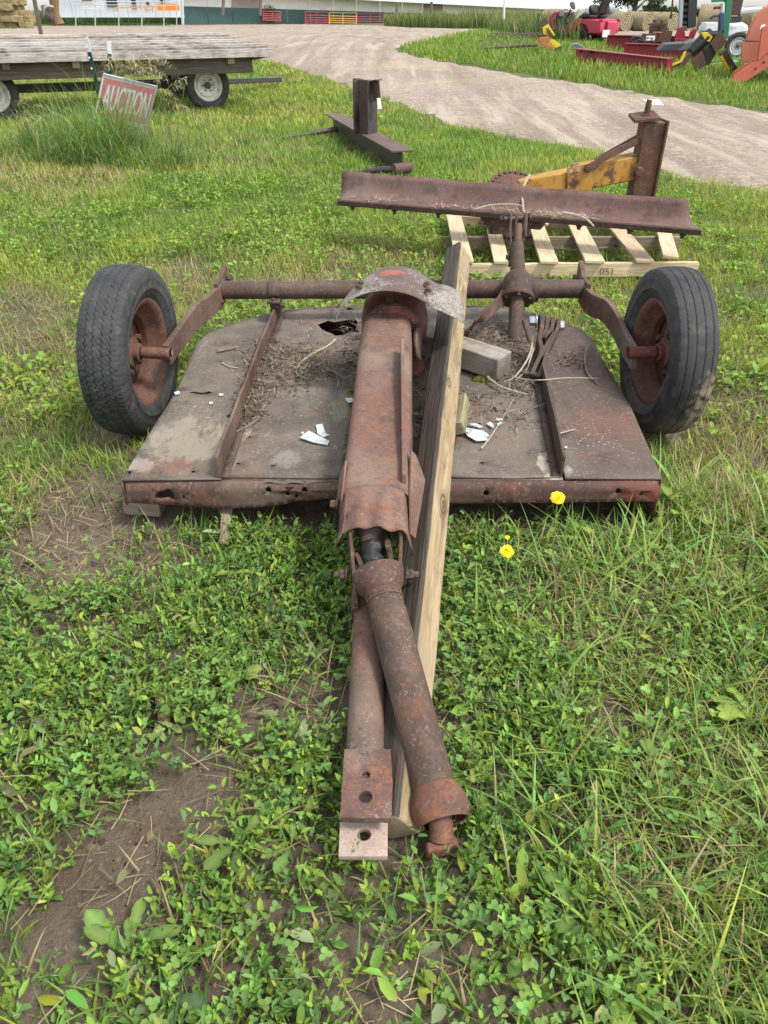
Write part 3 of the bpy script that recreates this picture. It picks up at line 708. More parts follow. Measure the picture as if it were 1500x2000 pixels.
# upright fin standing on the cover
f0, f1 = T0.lerp(T1, .315), T0.lerp(T1, .965)
fx = .058
fin = [Vector((f0.x+fx, f0.y, f0.z+.058)), Vector((f1.x+fx+.016, f1.y, f1.z+.030)), Vector((f1.x+fx+.016, f1.y-.004, f1.z-.012)), Vector((f0.x+fx, f0.y, f0.z-.010))]
mb = MB().prism(fin, (.013, 0, 0)); obj('stand_fin', mb, R_RED, tunnel, bevel=.002)
# gearbox under its shield
gx, gy = .045, 3.02
mb = MB().lathe([(.13, .21), (.13, .235), (.12, .25), (.115, .34), (.135, .36), (.14, .43), (.125, .50), (.09, .545), (.05, .56), (0, .56)], (gx, gy, 0), (0, 0, 1), 28)
gb = obj('gearbox', mb, R_CAST, mower)
mb = MB().lathe([(.09, 0), (.095, .03), (.118, .06), (.118, .085), (.105, .09), (0, .09)], (gx-.01, gy-.10, .44), (-.05, -1, -.1), 24); obj('gear_housing_nose', mb, R_CAST, gb)
for k in range(7):
    a = k*2*math.pi/7+.3; bolt(Vector((gx-.01+math.cos(a)*.10, gy-.192, .44+math.sin(a)*.10)), (-.05, -1, -.1), .010, .012, parent=gb)
obj('grease_cake', MB().lathe([(.0, .0), (.04, .004), (.075, .012), (.088, .03), (.07, .05), (.03, .06)], (gx+.005, gy-.215, .43), (0, 1, .1), 17), GREASE, gb)
obj('pulley_disc', MB().lathe([(0, 0), (.062, 0), (.066, .008), (.062, .016), (0, .016)], PY(812, 672, 2.80), (1, -.15, .1), 26), R_SKIRT, mower)
obj('red_lever', MB().tube([P(806, 640, .34), P(812, 680, .25), P(819, 700, .225)], [.012, .014, .018], 10), R_CAST, mower)
# shield over the gearbox
fr = catmull([PY(u, v, 2.74) for u, v in [(655, 626), (662, 607), (676, 592), (700, 577), (735, 568), (768, 568), (800, 575), (828, 588), (848, 602), (872, 612), (908, 631)]], 40)
bk = catmull([PY(u, v, 3.02) for u, v in [(664, 603), (672, 588), (688, 567), (710, 545), (738, 526), (768, 519), (800, 523), (825, 534), (848, 551), (872, 557), (898, 568)]], 40)
rows = []
for k in range(9):
    t_ = k/8; rows.append([a.lerp(b, t_) + Vector((0, 0, .012*math.sin(math.pi*t_))) for a, b in zip(fr, bk)])
shield = obj('gearbox_shield', MB().loft(rows), R_LICHEN, mower, solid=.003)
for u, v in ((768, 549), (767, 560), (704, 554), (700, 562), (834, 556), (836, 568)):
    y_ = 2.80 if v > 556 else 2.86
    bolt(PY(u, v, y_)+Vector((0, 0, .0)), (0, -.15, 1), .010, .012, parent=shield)
# lift jack standing on the deck and through the axle housing
j0, j1, j2, j3 = P(1006, 672, .19), PY(1010, 582, 3.52), PY(1011, 545, 3.62), PY(1011, 472, 3.72)
obj('jack_tube', MB().tube([j0+Vector((0, 0, -.03)), j0.lerp(j1, .5), j1], [.036, .036, .036], 20), R_BROWN, mower)
d_ = (j1-j0).normalized()
mb = MB().lathe([(.03, 0), (.078, 0), (.082, .006), (.082, .018), (.076, .024), (.05, .026)], j1-d_*.012, d_, 28); fl = obj('jack_flange', mb, R_BROWN, mower)
for k in range(6):
    a = k*math.pi/3+.5; dd, s_, u_ = frame(d_); bolt(j1-d_*.010+(s_*math.cos(a)+u_*math.sin(a))*.064, -d_, .009, .014, parent=fl, washer=False)
mb = MB().lathe([(.066, 0), (.070, .03), (.070, .075), (.064, .10), (.050, .118), (.034, .124)], j1+d_*.01, d_, 26)
obj('axle_housing', mb, R_BROWN, mower)
obj('housing_collar', MB().lathe([(RA+.004, -.03), (RA+.018, -.03), (RA+.022, -.012), (RA+.022, .0), (RA+.014, .004), (RA+.014, .02), (RA+.002, .02)], (PY(1043, 560, YA).x, YA, ZA), (1, 0, 0), 24), R_BROWN, mower)
obj('jack_screw_tube', MB().tube([j2, j2.lerp(j3, .6), j2.lerp(j3, .95), j3], [.040, .033, .028, .022], 18), R_BROWN, mower)
j4 = PY(1014, 425, 3.80)
obj('jack_screw', MB().tube([j3, j3.lerp(j4, .7)], [.020, .019], 14), R_SKIRT, mower)
def plate_px(pts, y, th=.012): return MB().prism([PY(u, v, y) for u, v in pts], (0, 0, 0)) 
def strap_link(pts, w, th, mat, name='link_strap', parent=None, side=Vector((1, 0, 0))):
    c = catmull(pts, 18); rows = []
    for k, p in enumerate(c):
        d = (c[min(k+1, 18)]-c[max(k-1, 0)]).normalized(); n = d.cross(side).normalized()
        rows.append([p-side*th/2-n*w/2, p-side*th/2+n*w/2, p+side*th/2+n*w/2, p+side*th/2-n*w/2])
    mb = MB().loft(rows, close=True); n_ = len(mb.v); mb.f += [(0, 1, 2, 3), (n_-1, n_-2, n_-3, n_-4)]
    return obj(name, mb, mat, parent or mower, bevel=.003)
strap_link([PY(998, 416, 3.80), PY(996, 450, 3.77), PY(997, 490, 3.72), PY(995, 520, 3.68)], .035, .010, R_SKIRT)
strap_link([PY(1028, 416, 3.80), PY(1026, 450, 3.77), PY(1020, 475, 3.73)], .035, .010, R_SKIRT)
obj('clevis_bolt', MB().tube([PY(978, 428, 3.80), PY(1036, 425, 3.80)], .010, 10), R_SKIRT, mower); bolt(PY(984, 428, 3.80), (-1, 0, 0), .016, .018); bolt(PY(1033, 425, 3.80), (1, 0, 0), .016, .012)
bolt(PY(994, 462, 3.745), (-1, 0, 0), .014, .012); bolt(PY(1024, 460, 3.745), (1, 0, 0), .014, .012); bolt(PY(993, 502, 3.70), (-1, 0, 0), .012, .012)
obj('lock_ring', MB().tube(catmull([PY(u, v, 3.765) for u, v in [(1009, 420), (1007, 440), (1010, 452), (1018, 454), (1023, 449), (1025, 430), (1026, 417)]], 16), .006, 8), R_SKIRT, mower)
# brace from deck to housing
strap_link([P(903, 658, .215), PY(940, 622, 3.30), PY(975, 590, 3.48), PY(986, 572, 3.56)], .045, .018, R_SKIRT, 'diagonal_brace', side=Vector((.75, -.5, .3)).normalized())
bolt(P(907, 655, .235), (-.3, -1, .3), .014, .014)
# folded clevis links lying back on the right rib
tops = [(1055, 625), (1068, 626), (1079, 628), (1089, 630)]
strap_link([PY(1056, 618, 3.12), PY(1057, 642, 3.08), PY(1052, 668, 3.02), PY(1056, 690, 2.97), PY(1046, 715, 2.92), PY(1036, 738, 2.87)], .055, .019, R_BROWN, 'clevis_link')
strap_link([PY(1089, 628, 3.12), PY(1088, 645, 3.08), PY(1080, 665, 3.03), PY(1068, 688, 2.97), PY(1060, 715, 2.92), PY(1050, 742, 2.87)], .055, .019, R_BROWN, 'clevis_link')
for dx in (0, 1):
    strap_link([PY(1067+dx*11, 626, 3.12), PY(1066+dx*10, 645, 3.08), PY(1060+dx*6, 660, 3.05), PY(1060, 668, 3.03)], .055, .018, R_BROWN, 'clevis_ear')
obj('clevis_pin', MB().tube([PY(1036, 624, 3.12), PY(1098, 638, 3.12)], .010, 10), R_HARD, mower)
bolt(PY(1047, 627, 3.12), (-1, 0, 0), .021, .030, mat=ZINC); bolt(PY(1092, 636, 3.12), (1, 0, 0), .021, .022, mat=ZINC)
obj('link_pin', MB().tube([PY(1016, 727, 2.89), PY(1062, 735, 2.88)], .012, 10), R_BROWN, mower)
obj('red_rod', MB().tube([P(1022, 625, .32), P(1034, 668, .235)], .008, 8), R_SKIRT, mower)

# tongue: forked front, tube and hitch plates
H_L, H_R = P(683, 1038, .315), P(790, 1038, .315)
fl0, fl1 = Vector((-.098, 1.70, .318)), P(697, 1192, .17)
fr0, fr1 = Vector((.050, 1.70, .318)), P(778, 1185, .17)
for a, b in ((fl0, fl1), (fr0, fr1)):
    mb = MB(); rows = []
    for k in range(7):
        p = a.lerp(b, k/6); rows.append([p+Vector((-.005, -.01, -.035)), p+Vector((-.005, -.01, .035)), p+Vector((.005, -.01, .035)), p+Vector((.005, -.01, -.035))])
    mb.loft(rows, close=True); mb.f += [(0, 1, 2, 3), (27, 26, 25, 24)]; obj('fork_bar', mb, R_SKIRT, mower, bevel=.002)
s0, s1 = P(732, 1140, .165), P(724, 1206, .150)
t0, t1 = P(722, 1200, .148), P(713, 1468, .098)
sl = (t1-t0).normalized()
obj('tongue_sleeve', MB().tube([t0-sl*.16, t0-sl*.02, t0+sl*.0], [.052, .052, .050], 24), R_SKIRT, mower)
obj('tongue_tube', MB().tube([t0-sl*.15, t0.lerp(t1, .3), t0.lerp(t1, .7), t1+sl*.03], .043, 28), R_TUBE, mower)
for s_, e, u in ((-1, fl1, 668), (1, fr1, 800)):
    q = P(678 if s_ < 0 else 793, 1122, .235); bolt(q, (s_, 0, 0), .015, .020); obj('fork_pin', MB().tube([q, q+Vector((s_*.035, 0, 0))], .009, 8), R_HARD, mower)
def hitch_plate(px, z, th, holes, mat, name):
    o_ = [tuple(P(u, v, z)[:2]) for u, v in px]; hs = [circ(*P(u, v, z)[:2], r, 18) for u, v, r in holes]
    return obj(name, MB().plate(o_, hs, lambda a, b: Vector((a, b, z)), .03), mat, mower, solid=th, bevel=.0015, smooth=30)
hp = hitch_plate([(673, 1463), (763, 1463), (767, 1530), (764, 1598), (664, 1597), (668, 1530)], .135, .016, [(715, 1513, .0095), (714, 1556, .0150)], R_PLATE, 'hitch_plate')
hitch_plate([(671, 1520), (758, 1520), (757, 1672), (661, 1672), (664, 1600)], .078, .016, [(711, 1629, .0145)], R_TIP, 'hitch_plate')
obj('hitch_spacer', MB().bar(P(715, 1440, .105), P(714, 1535, .103), .070, .038), R_TUBE, mower, bevel=.003)

# universal joint in the fork
q = P(722, 1058, .275)
uj = obj('joint_boss', MB().lathe([(0, .0), (.020, .0), (.024, .004), (.029, .010), (.030, .03), (.040, .05), (.040, .09)], q+Vector((0, -.01, -.01)), (0, .75, .62), 20), R_HARD, mower)
obj('rubber_boot', MB().lathe([(.026, 0), (.034, .012), (.030, .024), (.037, .036), (.033, .05), (.038, .065), (.034, .09)], P(729, 1118, .235), (-.05, .85, .32), 20), GREASE, uj)
strap_link([P(757, 1060, .30), P(762, 1080, .27), P(765, 1110, .235)], .04, .014, R_BROWN, 'yoke_arm', uj)
strap_link([P(694, 1085, .255), P(703, 1100, .245), P(712, 1122, .225)], .035, .014, R_BROWN, 'yoke_arm', uj)
obj('yoke_block', MB().box(P(728, 1045, .27)+Vector((0, .05, 0)), (.11, .05, .06)), GREASE, uj, bevel=.01)
obj('dark_shaft', MB().tube([P(735, 1050, .25), Vector((0, 2.2, .36)), Vector((.02, 2.9, .44))], .028, 14), R_HARD, uj)
# shaft guard: bell, ring, tube, far bell and yoke
g0, g1 = P(741, 1132, .275), P(862, 1590, .075)
gd = (g1-g0).normalized(); gl = (g1-g0).length
def at(v_, u_):                               # fraction along the guard for an image row
    best = min(range(401), key=lambda k: abs(v_-_proj(g0.lerp(g1, k/400))[1])); return best/400*gl
def _proj(p):
    y = p.y*CT-(p.z-CAMH)*ST; return (750+FPX*p.x/y, 1000-FPX*(p.y*ST+(p.z-CAMH)*CT)/y)
bell = MB().lathe([(.066, -.020), (.069, -.018), (.066, -.004), (.060, .020), (.050, .034), (.046, .040), (.048, .045), (.048, .052), (.045, .056), (.048, .062), (.049, .066)], g0, gd, 36)
gb_ = obj('guard_bell', bell, R_SKIRT, mower, solid=.003)
obj('guard_collar', MB().lathe([(.043, .05), (.046, .065), (.046, .125)], g0, gd, 32), R_BROWN, gb_)
obj('guard_tube', MB().lathe([(.040, .10), (.0475, .10), (.0475, .12), (.0465, gl*.5), (.0470, gl-.055), (.044, gl-.050)], g0, gd, 36), R_GUARD, mower)
obj('guard_bell', MB().lathe([(.047, gl-.062), (.049, gl-.055), (.060, gl-.035), (.064, gl-.02), (.062, gl+.005), (.055, gl+.018), (.050, gl+.018)], g0, gd, 36), R_BELL, mower, solid=.003)
e0 = g1+gd*.0; e1 = P(862, 1640, .035)
yk = obj('end_yoke', MB().tube([g1-gd*.03, g1.lerp(e1, .55), e1], [.027, .026, .027], 20), R_BELL, mower)
obj('yoke_ear', MB().box(e1+Vector((.0, -.012, -.01)), (.070, .024, .034), Matrix.Rotation(.25, 3, 'Z')), R_BELL, yk, bevel=.006)
# ------------------------------------------------------------------ timbers and litter lying on the mower
def beam(name, a, b, w, h, mat, roll=0.0, label=None, cat=None, bev=.006, rough=.004, group=None, cut=0.0):
    """sawn timber with its own x axis along the grain"""
    a = Vector(a); b = Vector(b); d, s, u = frame(b-a)
    L_ = (b-a).length; n = max(6, int(L_/.06)); mb = MB(); rows = []
    r_ = random.Random(name + str(round(L_, 3)))
    for k in range(n+1):
        x = -L_/2 + L_*k/n; j = [(r_.random()-.5)*rough for _ in range(8)]
        c = cut*(1 if k == n else 0)
        rows.append([Vector((x-c, -w/2+j[0], -h/2+j[1])), Vector((x, w/2+j[2], -h/2+j[3])), Vector((x+c*.3, w/2+j[4], h/2+j[5])), Vector((x-c*.4, -w/2+j[6], h/2+j[7]))])
    mb.loft(rows, close=True); N_ = len(mb.v); mb.f += [(3, 2, 1, 0), (N_-4, N_-3, N_-2, N_-1)]
    o = obj(name, mb, mat, world=False, bevel=bev, smooth=40)
    R = Matrix((d, s, u)).transposed()
    q = R.to_4x4() @ Matrix.Rotation(roll, 4, 'X')
    o.location = (a+b)/2; o.rotation_euler = q.to_euler()
    if label: tag(o, label, cat, group)
    return o
def post_mat():
    """pale split face, near-black on the local top face"""
    t = NT('old_post'); nx_, ny_, nz_ = t.sep(t.tc.outputs['Normal']); X, Y, Z = t.sep()
    g = t.noise(3, 6, .62, co=t.map((1.1, 13, 13)), dist=.7); f = t.noise(2.6, 5, .62, co=t.map((1.6, 70, 70)))
    c = t.mix(t.ramp(g, [(.32, 0), (.66, 1)]), (.27, .19, .105), (.47, .36, .215))
    c = t.mix(t.math('MULTIPLY', t.ramp(f, [(.36, 1), (.46, 0)]), .4), c, (.15, .10, .055))
    c = t.mix(t.math('MULTIPLY', t.ramp(t.noise(4.5, 5, .6, co=t.map((.8, 1.6, 1.6), loc=(3, 1, 1))), [(.48, 0), (.64, 1)]), .45), c, (.26, .235, .12))
    c = t.mix(t.math('MULTIPLY', t.ramp(t.noise(6, 6, .7, co=t.map((.5, 2.2, 2.2), loc=(8, 4, 2))), [(.50, 0), (.62, 1)]), .7), c, (.115, .085, .055))
    c = t.mix(t.math('MULTIPLY', t.ramp(t.noise(4, 6, .7, co=t.map((.5, 3, 3), loc=(1, 7, 2))), [(.54, 0), (.66, 1)]), .6), c, (.33, .30, .25))
    wv = t.noise(2.2, 3, .5, co=t.map((1, 2, 2), loc=(1.5, 0, 0)))
    c = t.mix(t.math('MULTIPLY', t.ramp(t.voro(1.6, co=t.map((1, 5, 5), loc=(.45, 0, 0))), [(.05, 1), (.16, 0)]), .8), c, (.085, .052, .03))
    for kx, kz, rx, rz in ((-.42, -.012, .075, .026), (.22, .02, .05, .018), (.86, -.015, .06, .02), (-1.1, .01, .06, .02)):
        a_ = t.math('DIVIDE', t.math('SUBTRACT', X, kx), rx); b_ = t.math('DIVIDE', t.math('SUBTRACT', Z, kz), rz); d_ = t.math('SQRT', t.math('ADD', t.math('MULTIPLY', a_, a_), t.math('MULTIPLY', b_, b_)))
        d_ = t.math('ADD', d_, t.math('MULTIPLY', t.math('SUBTRACT', t.noise(30, 3), .5), .5)); rg = t.math('ADD', .7, t.math('MULTIPLY', t.math('SINE', t.math('MULTIPLY', d_, 16.0)), .3))
        c = t.mix(t.math('MULTIPLY', t.ramp(d_, [(.55, 1), (1.15, 0)]), t.math('MULTIPLY', rg, .85)), c, (.075, .048, .028))
    crk = t.ramp(t.noise(3.0, 3, .6, co=t.map((.45, 24, 24), loc=(3, 3, 9))), [(.30, 1), (.335, 0)])
    c = t.mix(t.math('MULTIPLY', crk, .85), c, (.03, .022, .016))
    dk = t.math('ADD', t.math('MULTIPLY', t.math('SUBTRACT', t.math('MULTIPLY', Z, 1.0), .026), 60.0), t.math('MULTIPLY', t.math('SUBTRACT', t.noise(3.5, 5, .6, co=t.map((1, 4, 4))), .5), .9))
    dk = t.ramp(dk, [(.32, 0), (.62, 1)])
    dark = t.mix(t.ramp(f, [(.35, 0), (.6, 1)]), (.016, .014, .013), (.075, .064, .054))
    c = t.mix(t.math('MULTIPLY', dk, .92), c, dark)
    end = t.ramp(t.math('ABSOLUTE', nx_), [(.7, 0), (.9, 1)]); c = t.mix(end, c, (.30, .245, .155))
    c = t.mix(1.0, c, (.74, .73, .74), 'MULTIPLY')
    h = t.math('ADD', t.math('MULTIPLY', g, .6), f)
    return t.pbr(c, .85, 0, t.bump(h, .6, .004), .2)
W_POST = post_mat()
W_GREY = wood('grey_timber', (.30, .25, .175), (.14, .115, .08), 0, 1.2, grey=.7, stain=.7)
W_GREEN = wood('mossy_timber', (.30, .26, .14), (.17, .15, .075), 0, 1.3, grey=.2, stain=.3)
W_STICK = wood('dry_stick', (.27, .20, .14), (.15, .105, .07), 0, 1.5, grey=.3)
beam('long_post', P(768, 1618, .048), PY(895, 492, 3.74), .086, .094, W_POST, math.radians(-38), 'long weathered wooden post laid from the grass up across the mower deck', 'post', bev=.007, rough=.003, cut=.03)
beam('timber_block', PY(722, 628, 3.36), P(985, 715, .262), .105, .100, W_GREY, math.radians(4), 'short grey timber block lying crosswise on the deck under the long post', 'timber', bev=.006)
beam('timber_offcut', P(902, 782, .250), P(893, 838, .236), .050, .055, W_GREEN, math.radians(20), 'small greenish timber offcut poking out beside the long post', 'timber', bev=.004)
beam('chock_block', P(246, 978, .05), P(318, 985, .04), .07, .07, W_STICK, 0, 'brown wooden chock under the near left corner of the mower', 'timber', bev=.004)
beam('ground_stake', P(437, 1066, .012), P(444, 985, .075), .034, .030, W_STICK, .3, 'thin wooden stake slanting out from under the mower front', 'stake', bev=.004)

# broken glass
t = NT('frosted_glass'); GLASS = t.pbr(t.mix(t.ramp(t.noise(35, 4, .7), [(.45, 0), (.7, 1)]), (.56, .63, .63), (.36, .37, .33)), .25, 0, None, .5, 0.25)
def shard(px, label, z=.212):
    ps = [P(u, v, z) for u, v in px]; c = sum(ps, Vector())/len(ps); tilt = random.uniform(-.06, .06)
    ps = [Vector((p.x, p.y, z+(p.x-c.x)*tilt)) for p in ps]
    o = obj('glass_shard', MB().prism(ps, (0, 0, .003)), GLASS, loc=tuple(c), smooth=False); tag(o, label, 'glass', 'pieces of broken glass on the deck'); return o
shard([(585, 857), (603, 843), (643, 861), (640, 869), (612, 865)], 'largest flat piece of broken pale glass on the left of the deck')
shard([(617, 831), (630, 829), (636, 848), (643, 850), (632, 855), (620, 848)], 'upright looking piece of pale glass behind the largest left piece')
shard([(588, 846), (592, 844), (594, 848), (590, 849)], 'tiny glass chip left of the largest left piece'); shard([(340, 768), (350, 764), (352, 769), (343, 772)], 'glass chip at the left edge of the deck beside the tyre')
shard([(428, 770), (437, 770), (434, 774), (428, 774)], 'glass chip at the right end of the crack in the left wing'); shard([(409, 786), (416, 786), (415, 790), (409, 790)], 'glass chip just nearer than the crack in the left wing')
shard([(673, 779), (697, 778), (696, 785), (680, 787)], 'thin strip of pale glass on the deck beside the moss')
shard([(905, 840), (915, 837), (945, 842), (953, 860), (930, 862), (912, 852)], 'largest flat piece of broken pale glass right of the long post')
shard([(915, 829), (928, 828), (944, 834), (935, 837)], 'long sliver of glass just behind the largest right piece'); shard([(950, 828), (958, 825), (966, 834), (961, 836)], 'upright sliver of glass behind the straw stem on the right deck')
shard([(968, 819), (980, 818), (983, 822), (972, 823)], 'farthest glass sliver of the right hand cluster'); shard([(970, 829), (978, 824), (981, 828), (973, 832)], 'small glass sliver at the right end of the right hand cluster')
shard([(940, 847), (950, 846), (956, 853), (948, 854)], 'small glass piece touching the right side of the largest right piece'); shard([(1103, 873), (1108, 873), (1107, 877), (1103, 876)], 'lone glass chip on the right wing beside the rib')
# moss cushions
def moss_mat():
    t = NT('moss'); n = t.noise(120, 3, .7); return t.pbr(t.mix(n, (.045, .050, .012), (.13, .115, .025)), .95, 0, t.bump(n, 1, .008), .1)
MOSS = moss_mat()
def moss(u, v, r, label):
    c = P(u, v, ZD-.001); mb = MB(); rows = []
    for k in range(7):
        a = k/6*math.pi/2; rr = r*math.cos(a); rows.append([c+Vector((math.cos(b)*rr*(1+.25*math.sin(b*3+u)), math.sin(b)*rr*(.9+.2*math.cos(b*5+v)), r*.55*math.sin(a)*(1+.1*math.sin(b*4)))) for b in np.linspace(0, 2*math.pi, 17)[:-1]])
    o = obj('moss_cushion', mb.loft(rows, close=True), MOSS, loc=tuple(c)); tag(o, label, 'moss', 'moss along the driveline cover'); return o
moss(681, 714, .030, 'farthest round moss cushion beside the driveline cover'); moss(698, 742, .018, 'small moss cushion tucked against the driveline cover'); moss(687, 770, .026, 'middle moss cushion beside the thin glass strip')
moss(689, 797, .020, 'moss cushion just nearer than the thin glass strip'); moss(691, 815, .020, 'nearest dark moss cushion beside the driveline cover'); moss(940, 742, .036, 'orange-green moss cushion in front of the timber block')

# twigs worth naming, then the uncountable litter
BARK = wood('twig_bark', (.25, .20, .15), (.13, .10, .075), 0, 3)
PALE = wood('pale_twig', (.46, .40, .30), (.30, .25, .18), 0, 3)
def twig(px, r, label, mat=BARK, z=.212, zs=None, group=None):
    ps = [P(u, v, (zs[i] if zs else z)) for i, (u, v) in enumerate(px)]; c = catmull(ps, max(8, len(ps)*4))
    mb = MB().tube(c, [r*(1-.55*k/len(c))*(1+.15*math.sin(k*2.3)) for k in range(len(c))], 6)
    o = obj('twig', mb, mat, loc=tuple(c[0])); tag(o, label, 'twig', group); return o
twig([(424, 686), (440, 683), (455, 680), (462, 676)], .007, 'knobbly brown twig stub on the far left of the deck')
twig([(501, 664), (503, 678), (500, 698)], .008, 'short upright brown twig beside the left deck rib')
twig([(434, 709), (447, 716), (466, 719)], .004, 'thin pale broken twig on the left deck wing', PALE)
twig([(655, 663), (640, 676), (612, 690), (588, 708), (578, 725), (588, 738)], .0055, 'long curved pale twig in the left litter', PALE)
twig([(634, 718), (652, 726), (676, 740)], .006, 'straight grey twig near the driveline cover')
twig([(655, 685), (680, 684), (712, 682)], .006, 'brown twig pointing at the driveline cover')
twig([(517, 790), (508, 812), (490, 829), (470, 838), (462, 844)], .005, 'dark bent twig along the foot of the left rib')
twig([(1146, 679), (1142, 700), (1147, 728), (1160, 742), (1168, 750)], .0065, 'crooked brown twig alone on the right wing')
twig([(1000, 735), (1030, 742), (1060, 742), (1110, 738), (1168, 739)], .0035, 'long pale straw stem crossing the right rib', PALE, zs=[.24, .26, .29, .26, .22])
twig([(952, 736), (972, 752), (1000, 763), (1030, 770)], .006, 'pale forked branch lying in front of the timber block', PALE, z=.222)
twig([(895, 838), (908, 822), (922, 802)], .008, 'stout grey twig beside the greenish offcut')
twig([(1088, 848), (1105, 843), (1124, 838)], .0035, 'short straw stem on the right wing near the rib', PALE)
twig([(966, 800), (972, 797)], .013, 'dark knot of wood on the right deck')
twig([(940, 876), (960, 850), (985, 810), (1002, 780)], .003, 'thin straw stem crossing the right hand glass', PALE)
twig([(905, 642), (935, 655), (968, 668), (1000, 678), (1040, 684)], .0026, 'thin wire strung from the long post to the clevis links', R_HARD, zs=[.40, .36, .33, .31, .33])
twig([(1043, 655), (1035, 690), (1022, 715), (1003, 738), (985, 745)], .005, 'bundle stem of dry vine hanging by the clevis links', PALE, zs=[.33, .30, .27, .24, .225])
twig([(1048, 660), (1036, 700), (1028, 722), (1008, 742)], .004, 'second dry vine stem beside the clevis links', PALE, zs=[.32, .29, .25, .23])
# ------------------------------------------------------------------ pallet with the grader blade
W_PALLET = [wood('pallet_pine_%d' % k, p, d, 0, 1.4, grey=g, stain=s, knots=.6) for k, (p, d, g, s) in enumerate([((.62, .50, .33), (.44, .33, .20), .0, .08), ((.55, .43, .27), (.38, .28, .165), .1, .25), ((.30, .23, .155), (.18, .13, .09), .2, .3)])]
def board(name, a, b, w, h, mat, parent, rough=.003):
    o = beam(name, a, b, w, h, mat, 0, bev=.002, rough=rough); l = Vector(o.location); o.parent = parent; o.location = l-wloc(parent); return o
pal = thing('wooden_pallet', 'pale new pine pallet under the rusty grader blade', 'pallet', (1.25, 5.4, 0))
ZP = .135
fa, fb = P(885, 516, ZP-.02), P(1364, 512, ZP-.02)
board('stringer', fa+Vector((0, 0, -.042)), fb+Vector((0, 0, -.042)), .038, .088, W_PALLET[0], pal)
ma, mb_ = P(868, 462, ZP-.02), P(1330, 462, ZP-.02)
board('stringer', ma+Vector((0, 0, -.045)), mb_+Vector((0, 0, -.045)), .038, .09, W_PALLET[2], pal)
ba, bb = P(872, 421, ZP-.02), P(1310, 430, ZP-.02)
board('stringer', ba+Vector((0, 0, -.045)), bb+Vector((0, 0, -.045)), .038, .09, W_PALLET[1], pal)
for (u0, v0, u1, v1, w, m) in ((884, 413, 908, 512, .115, 0), (956, 417, 980, 513, .10, 0), (1040, 420, 1073, 513, .115, 0), (1062, 422, 1062, 440, .07, 1), (1119, 426, 1162, 512, .125, 0), (1190, 428, 1260, 511, .115, 1), (1291, 432, 1310, 503, .10, 0)):
    board('slat', P(u0, v0, ZP), P(u1, v1, ZP), w, .018, W_PALLET[m], pal, .002)
vs, fs = text_mesh('051', .06)
c_ = P(1186, 533, .06); c_.y = (fa.y+fb.y)/2-.0215
o_ = MB().add([Vector((c_.x+v.x*1.15, c_.y - .0005+ (v.x*(fb.y-fa.y)/(fb.x-fa.x)), .065+v.y)) for v in vs], fs)
t = NT('stencil_ink'); INK = t.pbr((.07, .055, .04), .9)
obj('stencil_number', o_, INK, pal, smooth=False)

R_BLADE = rust('blade_rust', (.155, .082, .070), (.105, .062, .056), orange=.22, lichen=.05, dark=.65, dust=.25)
R_EDGE = rust('cutting_edge_rust', (.060, .038, .031), (.045, .030, .026), orange=.2, lichen=.05, dark=.4)
YEL = NT('old_yellow'); _n1 = YEL.noise(9, 6, .65); _n2 = YEL.noise(40, 4, .6)
YEL = YEL.pbr(YEL.mix(YEL.ramp(_n1, [(.50, 0), (.60, 1)]), YEL.mix(_n2, (.38, .205, .035), (.31, .155, .03)), (.085, .045, .03)), .6, 0, YEL.bump(_n2, .2, .002), .35)
R_MAST = rust('mast_rust', (.130, .058, .032), (.085, .044, .030), orange=.45, lichen=.05, dark=.6)
blade = thing('grader_blade', 'long curved rusty grader blade with yellow boom lying on the pallet', 'grader blade', (1.0, 5.3, .1))
bL, bR = PY(658, 392, 5.75), PY(1367, 450, 4.85)
tL, tR = PY(668, 334, 5.98), PY(1345, 390, 5.06)
rows = []
for k in range(41):
    t_ = k/40; b0 = bL.lerp(bR, t_); t0_ = tL.lerp(tR, t_); row = []
    nrm = Vector((.35, .45, -.55))
    for j in range(9):
        s_ = j/8; p = b0.lerp(t0_, s_); sag = math.sin(math.pi*s_)
        row.append(p + Vector((.01, .045, -.055))*sag + Vector((0, 0, .003*math.sin(k*.7)*s_)))
    rows.append(row)
obj('moldboard', MB().loft(rows), R_BLADE, blade, solid=.010)
ce = MB(); rows = []
for k in range(2):
    b0 = (bL, bR)[k]; d_ = Vector((0, -.03, .004)); rows.append([b0+Vector((0, .0, .004)), b0+d_*1.2+Vector((0, 0, .004)), b0+d_*1.2+Vector((0, .004, -.030)), b0+Vector((0, .03, -.030))])
ce.loft(rows, close=True); ce.f += [(0, 1, 2, 3), (7, 6, 5, 4)]
edge = obj('cutting_edge', ce, R_EDGE, blade, bevel=.003)
for k in range(8):
    p = bL.lerp(bR, .05+k*.13); bolt(p+Vector((0, -.012, -.032)), (0, 0, -1), .014, .022, mat=R_EDGE, parent=edge)
bk_ = bL.lerp(bR, .5)
obj('blade_saddle', MB().bar(PY(950, 424, 5.45), PY(1062, 434, 5.30), .16, .07), R_EDGE, blade, bevel=.008)
obj('pivot_block', MB().box(PY(997, 441, 5.62)+Vector((0, .1, -.01)), (.30, .28, .15)), rust('pivot_rust', (.075, .058, .048), (.06, .045, .038), .1, .05, .4, .3), blade, bevel=.02)
